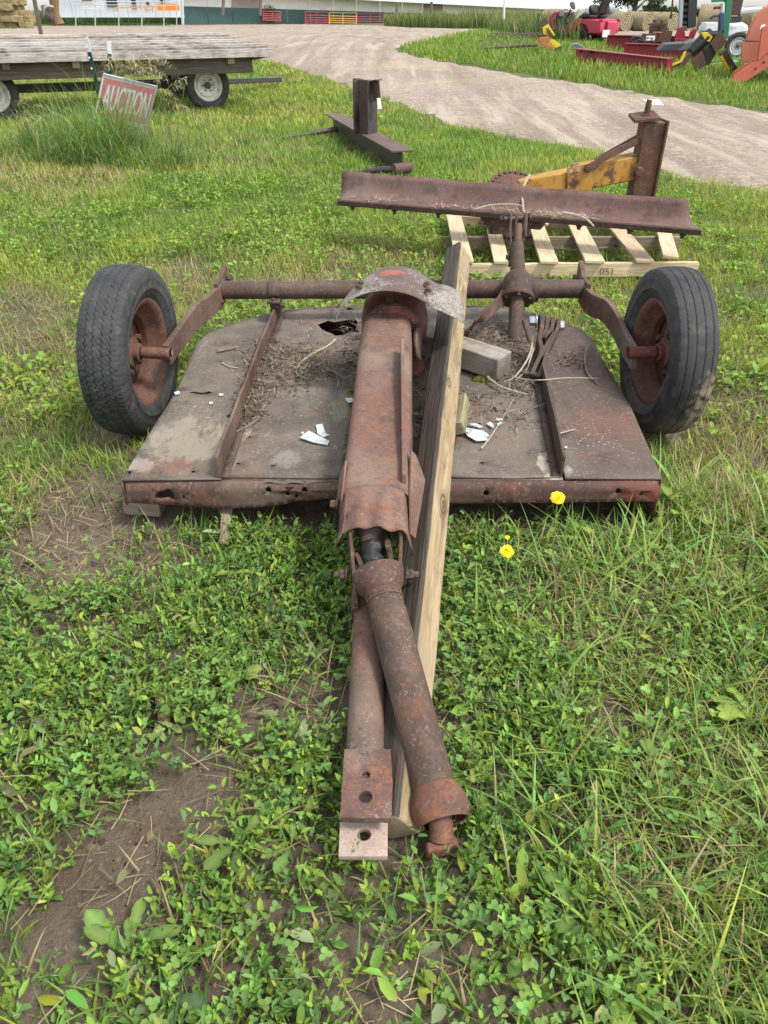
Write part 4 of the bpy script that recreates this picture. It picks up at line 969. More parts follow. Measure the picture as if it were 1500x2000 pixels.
# turntable with its ring of holes
tc_ = PY(1000, 362, 5.95); nrm = Vector((-.05, -.42, .9)).normalized(); _, ts, tu = frame(nrm)
outer = circ(0, 0, .178, 40); hs = [circ(math.cos(a)*.15, math.sin(a)*.15, .013, 8) for a in np.arange(0, 6.28, 2*math.pi/22)]
obj('turntable', MB().plate(outer, hs, lambda a, b: tc_ + ts*a + tu*b, .04), R_MAST, blade, solid=.014)
obj('pivot_boss', MB().lathe([(.10, -.16), (.10, .02), (.07, .035), (0, .035)], tc_, nrm, 20), R_MAST, blade)
# boom
m0, m1, m2 = PY(1010, 366, 5.95), PY(1150, 345, 6.0), PY(1252, 322, 6.05)
boom = obj('boom', MB().bar(m1+Vector((-.12, 0, -.01)), m2, .15, .17), YEL, blade, bevel=.012)
obj('boom', MB().bar(m0, m1, .11, .11, w2=.14, h2=.16), YEL, blade, bevel=.012)
obj('boom_cheek', MB().prism([PY(1108, 328, 5.90), PY(1150, 319, 5.90), PY(1158, 330, 5.90), PY(1156, 372, 5.90), PY(1108, 372, 5.90)], (0, .012, 0)), YEL, blade, bevel=.003)
for u, v in ((1115, 334), (1130, 331)): obj('cheek_hole_disc', MB().lathe([(0, 0), (.017, 0)], PY(u, v, 5.897), (0, -1, 0), 12), NT('painted_daylight').pbr((.30, .26, .22), .9), blade)  # opaque discs, pale colour standing for daylight seen through the cheek
strap_link([PY(1147, 329, 5.88), PY(1190, 303, 5.92), PY(1256, 270, 5.98)], .045, .02, R_MAST, 'boom_brace', blade, side=Vector((0, 1, 0)))
strap_link([PY(1147, 326, 6.14), PY(1190, 300, 6.16), PY(1246, 268, 6.2)], .045, .02, R_MAST, 'boom_brace', blade, side=Vector((0, 1, 0)))
bolt(PY(1147, 329, 5.868), (0, -1, 0), .02, .02, mat=R_MAST, parent=blade); bolt(PY(1256, 270, 5.965), (0, -1, 0), .012, .012, mat=ZINC, parent=blade)
mt, mbm = PY(1256, 238, 6.02), PY(1262, 400, 6.02); mbm.z = .15
mast = obj('mast', MB().box((mt+mbm)/2, (.155, .16, (mt-mbm).length)), R_MAST, blade, bevel=.008)
obj('mast_rib', MB().box((mt+mbm)/2+Vector((.083, -.01, 0)), (.016, .19, (mt-mbm).length+.02)), R_MAST, blade, bevel=.003)
bolt(PY(1246, 334, 5.93), (0, -1, 0), .036, .05, mat=R_MAST, parent=blade)
obj('mast_cap', MB().prism([mt+Vector(q) for q in ((-.09, -.10, 0), (.09, -.10, .02), (.09, .09, .045), (-.09, .09, .025))], (0, 0, .022)), R_MAST, blade, bevel=.004)
obj('top_pin', MB().tube([mt+Vector((.015, 0, .02)), mt+Vector((.02, 0, .14))], [.024, .020], 12), R_MAST, blade)
obj('pin_ring', MB().lathe([(.040, 0), (.040, .014), (.0, .02)], mt+Vector((.015, 0, .035)), (0, 0, 1), 14), R_MAST, blade)
t = NT('paper_tag'); TAG = t.pbr((.75, .78, .76), .6)
def ptag(name, pts, parent, label=None, loc=None):
    o = obj(name, MB().add(pts, [tuple(range(len(pts)))]), TAG, parent, loc=loc, solid=.0012, smooth=False)
    if label: tag(o, label, 'tag')
    return o
ptag('paper_tag', [PY(1257, 195, 6.05), PY(1285, 193, 6.10), PY(1297, 205, 6.12), PY(1270, 203, 6.0)], None, 'white paper tag tied to the top pin of the grader mast', tuple(PY(1257, 196, 6.05)))
# vine over the blade
def vine(name, px, y0, r, label, mat=PALE):
    ps = [PY(u, v, y) for (u, v), y in zip(px, y0)]; c = catmull(ps, 24); o = obj(name, MB().tube(c, [r*(1-.4*k/24) for k in range(25)], 6), mat, loc=tuple(c[0])); tag(o, label, 'twig')
vine('twig', [(1034, 342), (1025, 358), (1019, 375), (1021, 395), (1023, 415)], [5.6, 5.55, 5.5, 5.4, 5.28], .010, 'pale vine stem hanging over the top of the grader blade')
vine('twig', [(930, 408), (960, 400), (1000, 399), (1020, 402)], [5.30, 5.30, 5.28, 5.26], .006, 'thin dry stem along the lower lip of the blade left of centre')
vine('twig', [(1100, 415), (1125, 420), (1145, 428), (1160, 442)], [5.08, 5.04, 4.98, 4.95], .009, 'pale branch drooping over the blade lip right of centre')
vine('twig', [(1058, 488), (1100, 488), (1140, 488), (1186, 483)], [5.3, 5.28, 5.26, 5.3], .008, 'brown stick lying across the pallet slats', BARK)

# ------------------------------------------------------------------ hay spear frame of welded I-beams
R_IB = rust('ibeam_rust', (.085, .055, .046), (.115, .068, .055), orange=.12, lichen=.05, dark=.5, dust=.15)
IB_D = NT('ibeam_mill_scale'); _n = IB_D.noise(12, 5); IB_D = IB_D.pbr(IB_D.mix(IB_D.ramp(_n, [(.4, 0), (.65, 1)]), (.035, .037, .042), (.075, .050, .040)), .5, .2)
spear = thing('hay_spear_frame', 'dark steel I-beam hay spear frame standing in the grass by the drive', 'hay spear', tuple(PG(720, 300)))
def ibeam(a, b, w, h, tf, tw, up, mats, parent, name):
    a = Vector(a); b = Vector(b); d, s, u = frame(b-a, up)
    base = obj(name+'_web', MB().bar(a, b, tw, h-2*tf, up), mats[1], parent, bevel=.002)
    for k in (-1, 1): obj(name+'_flange', MB().bar(a+u*k*(h-tf)/2, b+u*k*(h-tf)/2, w, tf, up), mats[0], parent, bevel=.002)
i0 = P(655, 240, .13); i1 = P(792, 302, .13)
ibeam(P(652, 240, .125), P(786, 318, .125), .24, .24, .018, .014, Vector((0, 0, 1)), (R_IB, IB_D), spear, 'base_beam')
ub = P(714, 259, .25); utop = PY(714, 156, ub.y)
ibeam(ub+Vector((0, 0, -.01)), Vector((ub.x, ub.y, utop.z)), .24, .20, .016, .012, Vector((.9, -.45, 0)).normalized(), (IB_D, R_IB), spear, 'upright')
obj('upright_back', MB().box(Vector((ub.x-.10, ub.y+.15, (ub.z+utop.z)/2)), (.10, .02, utop.z-ub.z+.01)), IB_D, spear, bevel=.002)
ibeam(PY(727, 178, ub.y-.06), PY(742, 176, ub.y-.16), .10, .22, .012, .012, Vector((0, 0, 1)), (R_IB, R_IB), spear, 'hitch_stub')
sA = P(660, 252, .10); obj('spear', MB().tube([sA, P(600, 262, .05), P(552, 270, .025)], [.036, .03, .012], 12), IB_D, spear)
sB = P(780, 330, .09); obj('spear', MB().tube([sB, P(740, 332, .07), P(700, 337, .03)], [.038, .034, .02], 12), IB_D, spear)
obj('spear_socket', MB().tube([P(768, 331, .09), P(800, 327, .09)], .055, 14), R_IB, spear)
ptag('paper_tag', [PY(736, 192, ub.y-.2), PY(743, 191, ub.y-.2), PY(746, 212, ub.y-.2), PY(738, 213, ub.y-.2)], None, 'white paper tag hanging from the I-beam hay spear frame', tuple(PY(740, 191, ub.y-.2)))

# ------------------------------------------------------------------ hay wagon
W_WAG = [wood('wagon_plank_%d' % k, p, d, 0, 1.0, grey=g, stain=s) for k, (p, d, g, s) in enumerate([((.50, .46, .41), (.24, .21, .18), .4, .6), ((.60, .56, .51), (.34, .30, .26), .4, .45), ((.36, .31, .26), (.16, .13, .105), .3, .8)])]
W_SILL = wood('wagon_sill', (.15, .115, .085), (.075, .058, .044), 0, .5, grey=.1, stain=.5)
WA = math.radians(25); la = Vector((-math.cos(WA), -math.sin(WA), 0)); fb_ = Vector((-math.sin(WA), math.cos(WA), .075)).normalized()
C0 = PY(536, 99, 14.7)
wag = thing('hay_wagon', 'flat wooden hay wagon with weathered grey plank deck behind the auction sign', 'wagon', (C0.x, C0.y, 0))
LW, WW = 5.6, 2.45
for k in range(11):
    w = WW/11; off = [.0, .04, .12, .02, .2, .1, .26, .15, .3, .22, .35][k]
    a = C0 + fb_*(w*(k+.5)) + la*(off*.9) + Vector((0, 0, .0 + .018*math.sin(k*2.1))); board('deck_plank', a, a+la*LW, w-.03, .042, W_WAG[(k*2+k//4) % 3], wag, .006)
board('side_rail', C0+la*.05+Vector((0, 0, -.045)), C0+la*LW+Vector((0, 0, -.045)), .045, .08, W_WAG[0], wag)
board('end_rail', C0+la*.35+fb_*.1+Vector((0, 0, -.09)), C0+la*.05+fb_*.25+Vector((0, 0, -.06)), .09, .10, W_SILL, wag)
for dd in (.22, WW-.35): board('sill_beam', C0+fb_*dd+la*.35+Vector((0, 0, -.21)), C0+fb_*dd+la*LW+Vector((0, 0, -.21)), .09, .25, W_SILL, wag)
for dl in (.75, 1.9, 2.55, 3.2, 4.2): board('cross_beam', C0+la*dl+fb_*.03+Vector((0, 0, -.13)), C0+la*dl+fb_*(WW-.05)+Vector((0, 0, -.13)), .11, .10, W_GREEN if dl < 4 else W_SILL, wag)
DARKM = paint('dark_implement', (.030, .028, .026), .6, .3)
CREAM = paint('cream_rim', (.62, .60, .53), .5, .55, dirt=(.20, .16, .12), scale=1.5)
RUBW = NT('wagon_rubber'); _n = RUBW.noise(8); RUBW = RUBW.pbr(RUBW.mix(RUBW.ramp(_n, [(.35, 0), (.7, 1)]), (.022, .022, .022), (.060, .057, .052)), .8)
def simple_wheel(parent, c, axis, R, W, rub, rimm, hubm=None, bolts=6, name='wheel', rr=.62):
    axis = Vector(axis).normalized(); w = bpy.data.objects.new(name, None); COL.objects.link(w); w.parent = parent; w.location = Vector(c)-wloc(parent)
    h = W/2; mb = MB().lathe([(R*rr, -h*.75), (R*.75, -h), (R*.9, -h*.98), (R*.97, -h*.8), (R*.985, -h*.5), (R*.97, -h*.47), (R*.97, -h*.38), (R*.99, -h*.35), (R, 0), (R*.99, h*.35), (R*.97, h*.38), (R*.97, h*.47), (R*.985, h*.5), (R*.97, h*.8), (R*.9, h*.98), (R*.75, h), (R*rr, h*.75)], c, axis, 40)
    obj('tyre', mb, rub, w)
    mb = MB().lathe([(R*rr*1.03, h*.78), (R*rr*.98, h*.8), (R*rr*.92, h*.6), (R*rr*.84, h*.35), (R*rr*.8, h*.3), (R*rr*.72, h*.5), (R*rr*.55, h*.55), (R*rr*.45, h*.35), (R*rr*.28, h*.3), (0, h*.3)], c, axis, 32)
    obj('rim', mb, rimm, w, solid=.004, off=0)
    obj('hub', MB().lathe([(R*rr*.22, h*.2), (R*rr*.22, h*.7), (R*rr*.15, h*.85), (0, h*.85)], c, axis, 14), hubm or R_RIM, w)
    _, s_, u_ = frame(axis)
    for k in range(bolts):
        a = k*2*math.pi/bolts; obj('wheel_nut', MB().lathe([(.012, h*.3), (.012, h*.5), (0, h*.5)], Vector(c)+(s_*math.cos(a)+u_*math.sin(a))*R*rr*.36, axis, 6), R_HARD, w)
    return w
RW = .385
for (u, v, yy) in ((404, 167, 14.85), (2, 180, None)):
    if yy: c = PY(u, v, yy); c.z = float(gz(c.x, c.y))+RW-.02; c0w = c
    else: c = c0w + la*3.42; c.z = float(gz(c.x, c.y))+RW-.02
    simple_wheel(wag, c, -Vector((fb_.x, fb_.y, 0)), RW, .26, RUBW, CREAM)
    c2 = c+Vector((fb_.x, fb_.y, 0))*1.9; c2.z = float(gz(c2.x, c2.y))+RW-.02; simple_wheel(wag, c2, -Vector((fb_.x, fb_.y, 0)), RW, .26, RUBW, CREAM, bolts=0)
    obj('axle', MB().bar(c, c2, .10, .10), DARKM, wag); cm = (c+c2)/2; obj('bolster', MB().bar(c+fb_*.25+Vector((0, 0, .15)), c+fb_*1.7+Vector((0, 0, .15)), .12, .16), DARKM, wag)
cm = c0w+Vector((fb_.x, fb_.y, 0))*.95
obj('reach_pole', MB().bar(cm, cm+la*3.42, .09, .09), DARKM, wag); obj('steering_arm', MB().bar(c0w+la*.6+fb_*.5+Vector((0, 0, -.05)), c0w+la*4.0+fb_*.35+Vector((0, 0, .0)), .08, .12), DARKM, wag)
tp = PG(560, 172)+Vector((0, 0, .10)); obj('draw_pole', MB().bar(cm+Vector((0, 0, -.02)), PG(548, 168)+Vector((0, 0, .12)), .10, .09), IB_D, wag, bevel=.01)
# ------------------------------------------------------------------ auction sign and its steel posts
YS = 10.8
GRN = paint('post_green', (.016, .050, .045), .5, .25); WHT = paint('post_white', (.62, .66, .68), .5, .4, dirt=(.25, .17, .10), scale=3)
def tpost(px_top, px_mid, px_bot, ytop, ybot, label):
    a, b = PY(*px_bot, ybot), PY(*px_top, ytop); g = float(gz(a.x, a.y)); a = a + (a-b).normalized()*max(0, (a.z-g)/max(.1, b.z-a.z)*(b-a).length+.1)
    f = (PY(*px_mid, (ytop+ybot)/2).z-a.z)/(b.z-a.z); m = a.lerp(b, f)
    r = thing('steel_post', label, 'post', (a.x, a.y, g))
    obj('shaft', MB().bar(a, m, .048, .010, Vector((0, 1, 0))).v and MB().bar(a, m, .048, .012, Vector((0, -1, .1))), GRN, r); obj('stem', MB().bar(a+Vector((0, .024, 0)), m+Vector((0, .024, 0)), .012, .045, Vector((0, -1, .1))), GRN, r)
    obj('painted_tip', MB().bar(m, b, .048, .0122, Vector((0, -1, .1))), WHT, r); obj('tip_stem', MB().bar(m+Vector((0, .024, 0)), b+Vector((0, .024, 0)), .012, .045, Vector((0, -1, .1))), WHT, r)
    for k in range(9):
        p = a.lerp(b, .25+k*.085); obj('stud', MB().box(p+Vector((-.012, -.012, 0)), (.014, .016, .022)), GRN if k < 6 else WHT, r)
tpost((168, 74), (175, 101), (205, 235), 10.45, 10.62, 'leaning green steel post with white tip in front of the auction sign')
tpost((213, 81), (214, 105), (218, 240), 10.95, 10.95, 'upright green steel post with white tip behind the auction sign')
sg = thing('auction_sign', 'tilted red and white AUCTION board half buried in tall grass', 'sign', tuple(PG(250, 300)))
tl, tr_ = PY(202, 143, 10.50), PY(307, 168, 10.95)
br = min((PY(277, 283, 10.4+.01*k) for k in range(130)), key=lambda q: abs((tr_-q).dot(tr_-tl)))
sx = (tr_-tl); wS = sx.length; ex = sx.normalized(); ey = (tr_-br); hS = ey.length; ey = (ey-ex*ey.dot(ex)).normalized(); ez = ex.cross(ey)
SG_R = paint('sign_red', (.60, .22, .24), .5, .6, dirt=(.66, .46, .45), scale=4); SG_W = paint('sign_white', (.76, .78, .77), .5, .2, dirt=(.45, .42, .38))
cS = tl + ex*wS/2 - ey*hS/2
SR = Matrix((ex, ey, ez)).transposed()
obj('board', MB().box(cS, (wS, hS, .012), SR), SG_W, sg, bevel=.003)
fh = ez if ez.y < 0 else -ez
obj('red_panel', MB().box(cS+ey*hS*.155+ex*.0+fh*.0085, (wS*.95, hS*.58, .004), SR), SG_R, sg)
for bnd in (0, 1): obj('frame_strip', MB().box(cS+(ey*(hS/2-.012) if bnd == 0 else ex*(wS/2-.012))+fh*.010, (wS, .026, .008) if bnd == 0 else (.026, hS, .0085), SR), paint('sign_trim', (.42, .45, .47), .4, .3), sg)
def letters(s_, size, sq, off_x, off_y, mat, lift, name='lettering'):
    vs, fs = text_mesh(s_, size, sq); xw = max(v.x for v in vs)-min(v.x for v in vs)
    return obj(name, MB().add([cS+ex*(off_x+v.x)+ey*(off_y+v.y)+fh*lift for v in vs], fs), mat, sg, smooth=False)
def fit(s_, width, height, off_x, off_y, mat, lift, bold=1.0):
    vs, fs = text_mesh(s_, 1.0); x0 = min(v.x for v in vs); x1 = max(v.x for v in vs); y0 = min(v.y for v in vs); y1 = max(v.y for v in vs)
    return obj('lettering', MB().add([cS+ex*(off_x+((v.x-x0)/(x1-x0)-.5)*width)+ey*(off_y+((v.y-y0)/(y1-y0)-.5)*height)+fh*lift for v in vs], fs), mat, sg, smooth=False)
for k in (-1, 0, 1):
    fit('AUCTION', wS*.86, hS*.40, k*.005, hS*.165, SG_W, .0115+.0002*k)
for k in (-1, 1): fit('AUCTION', wS*.56, hS*.115, wS*.14+k*.002, -hS*.26, SG_R, .0075+.0002*k)
DKB = NT('sign_ink'); DKB = DKB.pbr((.08, .12, .13), .6); obj('rule_line', MB().box(cS+ex*wS*.14-ey*hS*.355+fh*.0075, (wS*.56, .008, .002), SR), DKB, sg)
# ------------------------------------------------------------------ far side of the drive: barns, gates, bales
METAL_W = NT('white_siding'); _w = METAL_W.n('ShaderNodeTexWave', wave_type='BANDS', bands_direction='X'); _w.inputs['Scale'].default_value = 3.3
METAL_W.t.links.new(METAL_W.co, _w.inputs['Vector']); _n = METAL_W.noise(.6, 5, co=METAL_W.map((1, 1, 3)))
METAL_W = METAL_W.pbr(METAL_W.mix(METAL_W.ramp(_n, [(.4, 0), (.75, .55)]), (.66, .66, .62), (.44, .42, .37)), .6, 0, METAL_W.bump(_w.outputs[0], .5, .03))
METAL_G = paint('green_wainscot', (.030, .085, .075), .5, .35, scale=.3, dirt=(.10, .14, .13)); ROOF = paint('white_roof', (.80, .82, .84), .45, .15, scale=.2); TAN = paint('tan_panel', (.30, .26, .22), .7, .3, scale=.3)
PALEB = paint('pale_blue_siding', (.62, .67, .70), .6, .3, scale=.4, dirt=(.42, .44, .45)); WIND = NT('dark_pane'); WIND = WIND.pbr((.035, .04, .045), .15)
barn = thing('long_barn', 'long low white barn with green lower wall and white roof across the drive', 'barn', (0, 120, -.3))
def bpt(u, v):                         # barn front wall: runs right and slightly away
    y = 118 + (u-597)*.027; return PY(u, v, y)
def eave(u): return -12.5 + (u-540)*.0507
def wains(u): return 17.5 + (u-540)*.030
us = [355, 404, 452, 508, 560, 606, 651, 696, 742, 786, 826, 866, 905, 945, 985, 1025, 1064, 1102, 1140, 1180, 1221]
for k, (u0, u1) in enumerate(zip(us[:-1], us[1:])):
    a, b, c, d = bpt(u0+.4, eave(u0)), bpt(u1-.4, eave(u1)), bpt(u1-.4, wains(u1)), bpt(u0+.4, wains(u0))
    obj('wall_panel', MB().prism([d, c, b, a], (0, .25, 0)), TAN if k in (2, 10) else METAL_W, barn, smooth=False)
    e, f = bpt(u1-.4, wains(u1)), bpt(u0+.4, wains(u0)); e2, f2 = Vector((e.x, e.y-.06, -3.5)), Vector((f.x, f.y-.06, -3.5)); e = e+Vector((0, -.06, 0)); f = f+Vector((0, -.06, 0))
    obj('wainscot_panel', MB().prism([f2, e2, e, f], (0, .2, 0)), METAL_G, barn, smooth=False)
e0, e1 = bpt(355, eave(355)), bpt(1222, eave(1222)+1)
ov = Vector((0, -.9, -.02))
ridge = Vector((0, 9.0, 3.6))
obj('roof', MB().prism([e0+ov, e1+ov, e1+ridge, e0+ridge], (0, 0, .12)), ROOF, barn, smooth=False)
obj('roof', MB().prism([e0+ridge, e1+ridge, e1+Vector((0, 18.9, 0)), e0+Vector((0, 18.9, 0))], (0, 0, .12)), ROOF, barn, smooth=False)
obj('fascia', MB().bar(e0+ov+Vector((0, -.03, -.06)), e1+ov+Vector((0, -.03, -.06)), .05, .26), paint('fascia_white', (.66, .70, .69), .5, .2, scale=.3), barn)
ge = e1+Vector((-.3, 0, 0)); obj('gable_end', MB().prism([ge+Vector((0, 0, -4)), ge+Vector((0, 18, -4)), ge+Vector((0, 18, -.1)), ge+Vector((0, 9, 3.5)), ge+Vector((0, 0, -.1))], (-.2, 0, 0)), METAL_W, barn, smooth=False)

shed = thing('pale_shed', 'pale blue-grey shed with dark windows behind the left fence', 'shed', (-30, 100, -.3))
def sbox(u0, v0, u1, v1, y, dy, name, mat, parent): 
    vm = (v0+v1)/2; a, b = PY(u0, v1, y), PY(u1, v0, y); a.x, b.x = PY(u0, vm, y).x, PY(u1, vm, y).x; return obj(name, MB().box(((a.x+b.x)/2, y+dy/2, (a.z+b.z)/2), (b.x-a.x, dy, b.z-a.z)), mat, parent, smooth=False)
for k in range(9):
    u0 = 108 + k*27.4; sbox(u0+.3, -45, u0+27.1, 34, 104, .3, 'wall_board', PALEB, shed)
for (u0, v0, u1, v1) in ((160, -8, 179, 8), (208, -6, 228, 13), (257, -4, 265, 16), (313, -4, 322, 9)):
    w = sbox(u0-1, v0, u1+1, v1+1, 103.85, .1, 'window_frame', paint('shed_trim', (.5, .5, .48)), shed); sbox(u0, v0, u1, v1, 103.8, .04, 'window', WIND, shed)
dr = sbox(283, -4, 294, 17, 103.85, .12, 'door', paint('shed_door', (.72, .74, .76), .5, .1), shed); sbox(285, 2, 292, 12, 103.8, .04, 'door_pane', WIND, dr)
obj('shed_roof', MB().prism([PY(104, -40, 103), PY(358, -40, 103), PY(358, -70, 110), PY(104, -70, 110)], (0, 0, .15)), ROOF, shed)
# pipe fence before the shed
GALV = paint('galvanised', (.45, .47, .48), .4, .3)
fence = thing('pipe_fence', 'grey pipe fence with corner post in front of the pale shed', 'fence', tuple(PG(250, 44)))
for v in (3.5, 10): obj('rail', MB().tube([PY(140, v-1, 97), PY(358, v+1, 97)], .04, 8), GALV, fence)
for u in (148, 186, 232, 277, 320, 345): obj('fence_post', MB().tube([PY(u, 60, 97), PY(u, -8, 97)], .06, 8), GALV, fence)
obj('gate_post', MB().tube([PY(357, 48, 96), PY(355, -30, 96)], .16, 10), GALV, fence)
o = thing('board_stack', 'stack of white boards leaning at the pale shed', 'boards', tuple(PY(182, 22, 100)))
for k in range(4): obj('board', MB().bar(PY(161, 6+k*3.6, 99.6), PY(203, 5+k*3.6, 99.8), .3, .12), paint('white_board', (.6, .6, .55)), o)
tag(sbox(306, 7, 349, 21, 98.5, .5, 'orange_crate', paint('orange_paint', (.72, .25, .04), .5, .25), None), 'orange steel panel standing in weeds before the pale shed', 'panel')
o = thing('yellow_rails', 'low orange-yellow trestle rail before the pale shed', 'trestle', tuple(PY(260, 22, 98)))
obj('rail', MB().bar(PY(225, 15, 98.2), PY(301, 13.5, 98.2), .15, .14), paint('orange_rail', (.70, .33, .08)), o)
for u in (228, 275, 284, 297): obj('leg', MB().bar(PY(u, 14, 98.2), PY(u+1.5, 24, 98.2), .12, .12), paint('orange_rail2', (.66, .31, .08)), o)
# gates leaning on the wainscot
RG = paint('gate_red', (.36, .03, .055), .45, .2, scale=.5); YG = paint('gate_yellow', (.62, .34, .07), .45, .2, scale=.5)
for (u0, u1, t0_, b0_, b1_, m, lab, full) in ((517, 551, 22, 39, 41, RG, 'far left red tube gate against the green barn wall behind the shrub', 1), (597.5, 643, 23, 46.3, 47.2, RG, 'left red tube gate leaning on the green barn wall', 1), (644.5, 696.5, 24.5, 47.5, 48.6, YG, 'middle yellow tube gate leaning on the green barn wall', 1), (698, 749, 26, 49, 49.8, RG, 'right red tube gate leaning on the green barn wall', 1), (751, 775, 30, 50, 51, YG, 'right yellow tube gate partly hidden by tall grass', 1)):
    g = thing('tube_gate', lab, 'gate', tuple(bpt(u0, b0_)), 'tube gates along the barn')
    sh = Vector((0, -1.2, 0))
    for k in range(6):
        f = k/5; fa_ = f**.8
        a = bpt(u0, t0_+(b0_-t0_)*fa_)+sh*(1+.3*f); b = bpt(u1, t0_+1+(b1_-t0_-1)*fa_)+sh*(1+.3*f); obj('bar', MB().tube([a, b], .045, 6), m, g)
    for f in (0, .5, 1):
        u = u0+(u1-u0)*f; obj('upright', MB().tube([bpt(u, t0_+f)+sh, bpt(u, b0_+(b1_-b0_)*f)+sh*1.3], .05, 6), m, g)
# fence posts
W_FP = wood('fence_post_wood', (.20, .16, .13), (.10, .08, .065), 2, .6)
for u, v0, v1, y, lab in ((776, 4, 40, 100, 'grey wooden fence post in front of the barn left of the tall grass'), (843, 3, 30, 100, 'dark stub post above the tall grass before the barn'), (437, -10, 30, 92, 'wooden post in the hedge weeds left of the shrub'), (510, -10, 30, 92, 'brown post behind the bushy shrub')):
    o = obj('fence_post', MB().tube([PY(u-2, v1, y), PY(u, v0, y)], [.17, .16], 9), W_FP, loc=tuple(PY(u-2, v1, y))); tag(o, lab, 'post')
o = obj('pole', MB().tube([PY(983, 62, 46), PY(986, -30, 46)], [.06, .055], 10), paint('pole_white', (.62, .63, .62), .6, .5, scale=2), loc=tuple(PY(983, 62, 46))); tag(o, 'white painted pole standing in the tall grass', 'pole')
o = obj('pole', MB().bar(PY(84, 85, 20), PY(62, -25, 20), .085, .03, Vector((0, -1, 0))), rust('pole_rust', (.11, .075, .065), (.16, .12, .11), .2, 0, .5, .4), loc=tuple(PY(84, 85, 20))); tag(o, 'leaning rusty steel post beyond the wagon', 'post')
# hay stack of square bales
def straw_mat(name, a, b, sc=1.0, ax=None):
    t = NT(name); n1 = t.noise(1.8*sc, 4, .6); n2 = t.noise(16*sc, 6, .75, co=t.map((1, 1, 2.2)), dist=1.0); n3 = t.noise(45*sc, 4, .7)
    c = t.mix(t.ramp(n2, [(.32, 0), (.66, 1)]), b, a); c = t.mix(t.math('MULTIPLY', t.ramp(n1, [(.45, 0), (.7, 1)]), .4), c, tuple(x*.6 for x in b))
    return t.pbr(c, .95, 0, t.bump(t.math('ADD', n2, n3), 1.0, .06/sc), .1)
HAY = straw_mat('square_hay', (.46, .37, .20), (.19, .145, .075), 1.2)
def soft_box(c, s, rnd, rot=0):
    mb = MB(); n = 6; idx = {}
    bmv = bmesh.new(); bmesh.ops.create_cube(bmv, size=1); bmesh.ops.subdivide_edges(bmv, edges=bmv.edges, cuts=5, use_grid_fill=True)
    R = Matrix.Rotation(rot, 3, 'Z'); vs = []
    for v in bmv.verts:
        p = v.co.copy(); q = Vector((p.x*s[0], p.y*s[1], p.z*s[2])); r_ = rnd*(random.random()-.5)
        k = (abs(p.x) > .49)+(abs(p.y) > .49)+(abs(p.z) > .49); q = q*(1-.035*(k-1)) + Vector((r_, rnd*(random.random()-.5), rnd*(random.random()-.5)))
        vs.append(Vector(c)+R @ q)
    bmv.verts.index_update(); mb.add(vs, [tuple(v.index for v in f.verts) for f in bmv.faces]); bmv.free(); return mb
rows_ = [(54, 4, [(-14, 0), (6, 0), (27, 0), (52, 1)]), (42, 1, [(-8, 0), (14, 0), (35, 0), (55, 0)]), (31, 1, [(-14, 0), (8, 0), (28, 0), (50, 0)]), (20, 1, [(-4, 0), (16, 0), (33, 0)]), (9, 1, [(-12, 0), (8, 0), (24, 0), (38, 0)])]
YB = 82.0; px = 1749/YB; sp = ['bottom', 'second', 'third', 'fourth', 'top']; side_n = ['first from the left', 'second from the left', 'third from the left', 'fourth from the left']
for r_i, (vb, _, cols) in enumerate(rows_):
    for c_i, (u, _) in enumerate(cols):
        p = PY(u, vb-5, YB+random.uniform(-.3, .3) + (.6 if c_i == len(cols)-1 and r_i else 0)); o = obj('hay_bale', soft_box(p, (.98, 1.0, .50), .07, random.uniform(-.12, .12)), HAY, loc=tuple(p), smooth=60)
        tag(o, 'square hay bale, %s row of the stack, %s' % (sp[r_i], side_n[c_i]), 'hay bale', 'square bales in the stack')
# straw-coloured stump with a tarp against it
o = obj('thatch_stump', MB().tube([PY(116, 48, 86), PY(109, 30, 86), PY(106, 10, 86), PY(103, -25, 86)], [.55, .36, .40, .55], 14), straw_mat('thatch', (.30, .18, .10), (.16, .09, .05), 1.5), loc=tuple(PY(112, 40, 86))); tag(o, 'tall brown thatched trunk beside the hay stack', 'trunk')
mb = soft_box(PY(93, 25, 85), (.85, .7, 1.15), .12, .2); o = obj('wrapped_bundle', mb, rust('bundle', (.14, .11, .09), (.09, .075, .065), 0, 0, .4), loc=tuple(PY(93, 25, 85)), smooth=60)
tag(o, 'dark bundle under a pale tarp leaning on the thatched trunk', 'bundle')
t_ = [PY(84, 30, 84.4), PY(86, 12, 84.3), PY(95, 9.5, 84.3), PY(105, 12, 84.3), PY(104, 16, 84.4), PY(96, 13.5, 84.35), PY(88, 16, 84.35), PY(86, 34, 84.4)]
obj('tarp', MB().add(t_, [(0, 1, 6, 7), (1, 2, 5, 6), (2, 3, 4, 5)]), paint('tarp_grey', (.5, .55, .62), .4, .2), o, solid=.04)

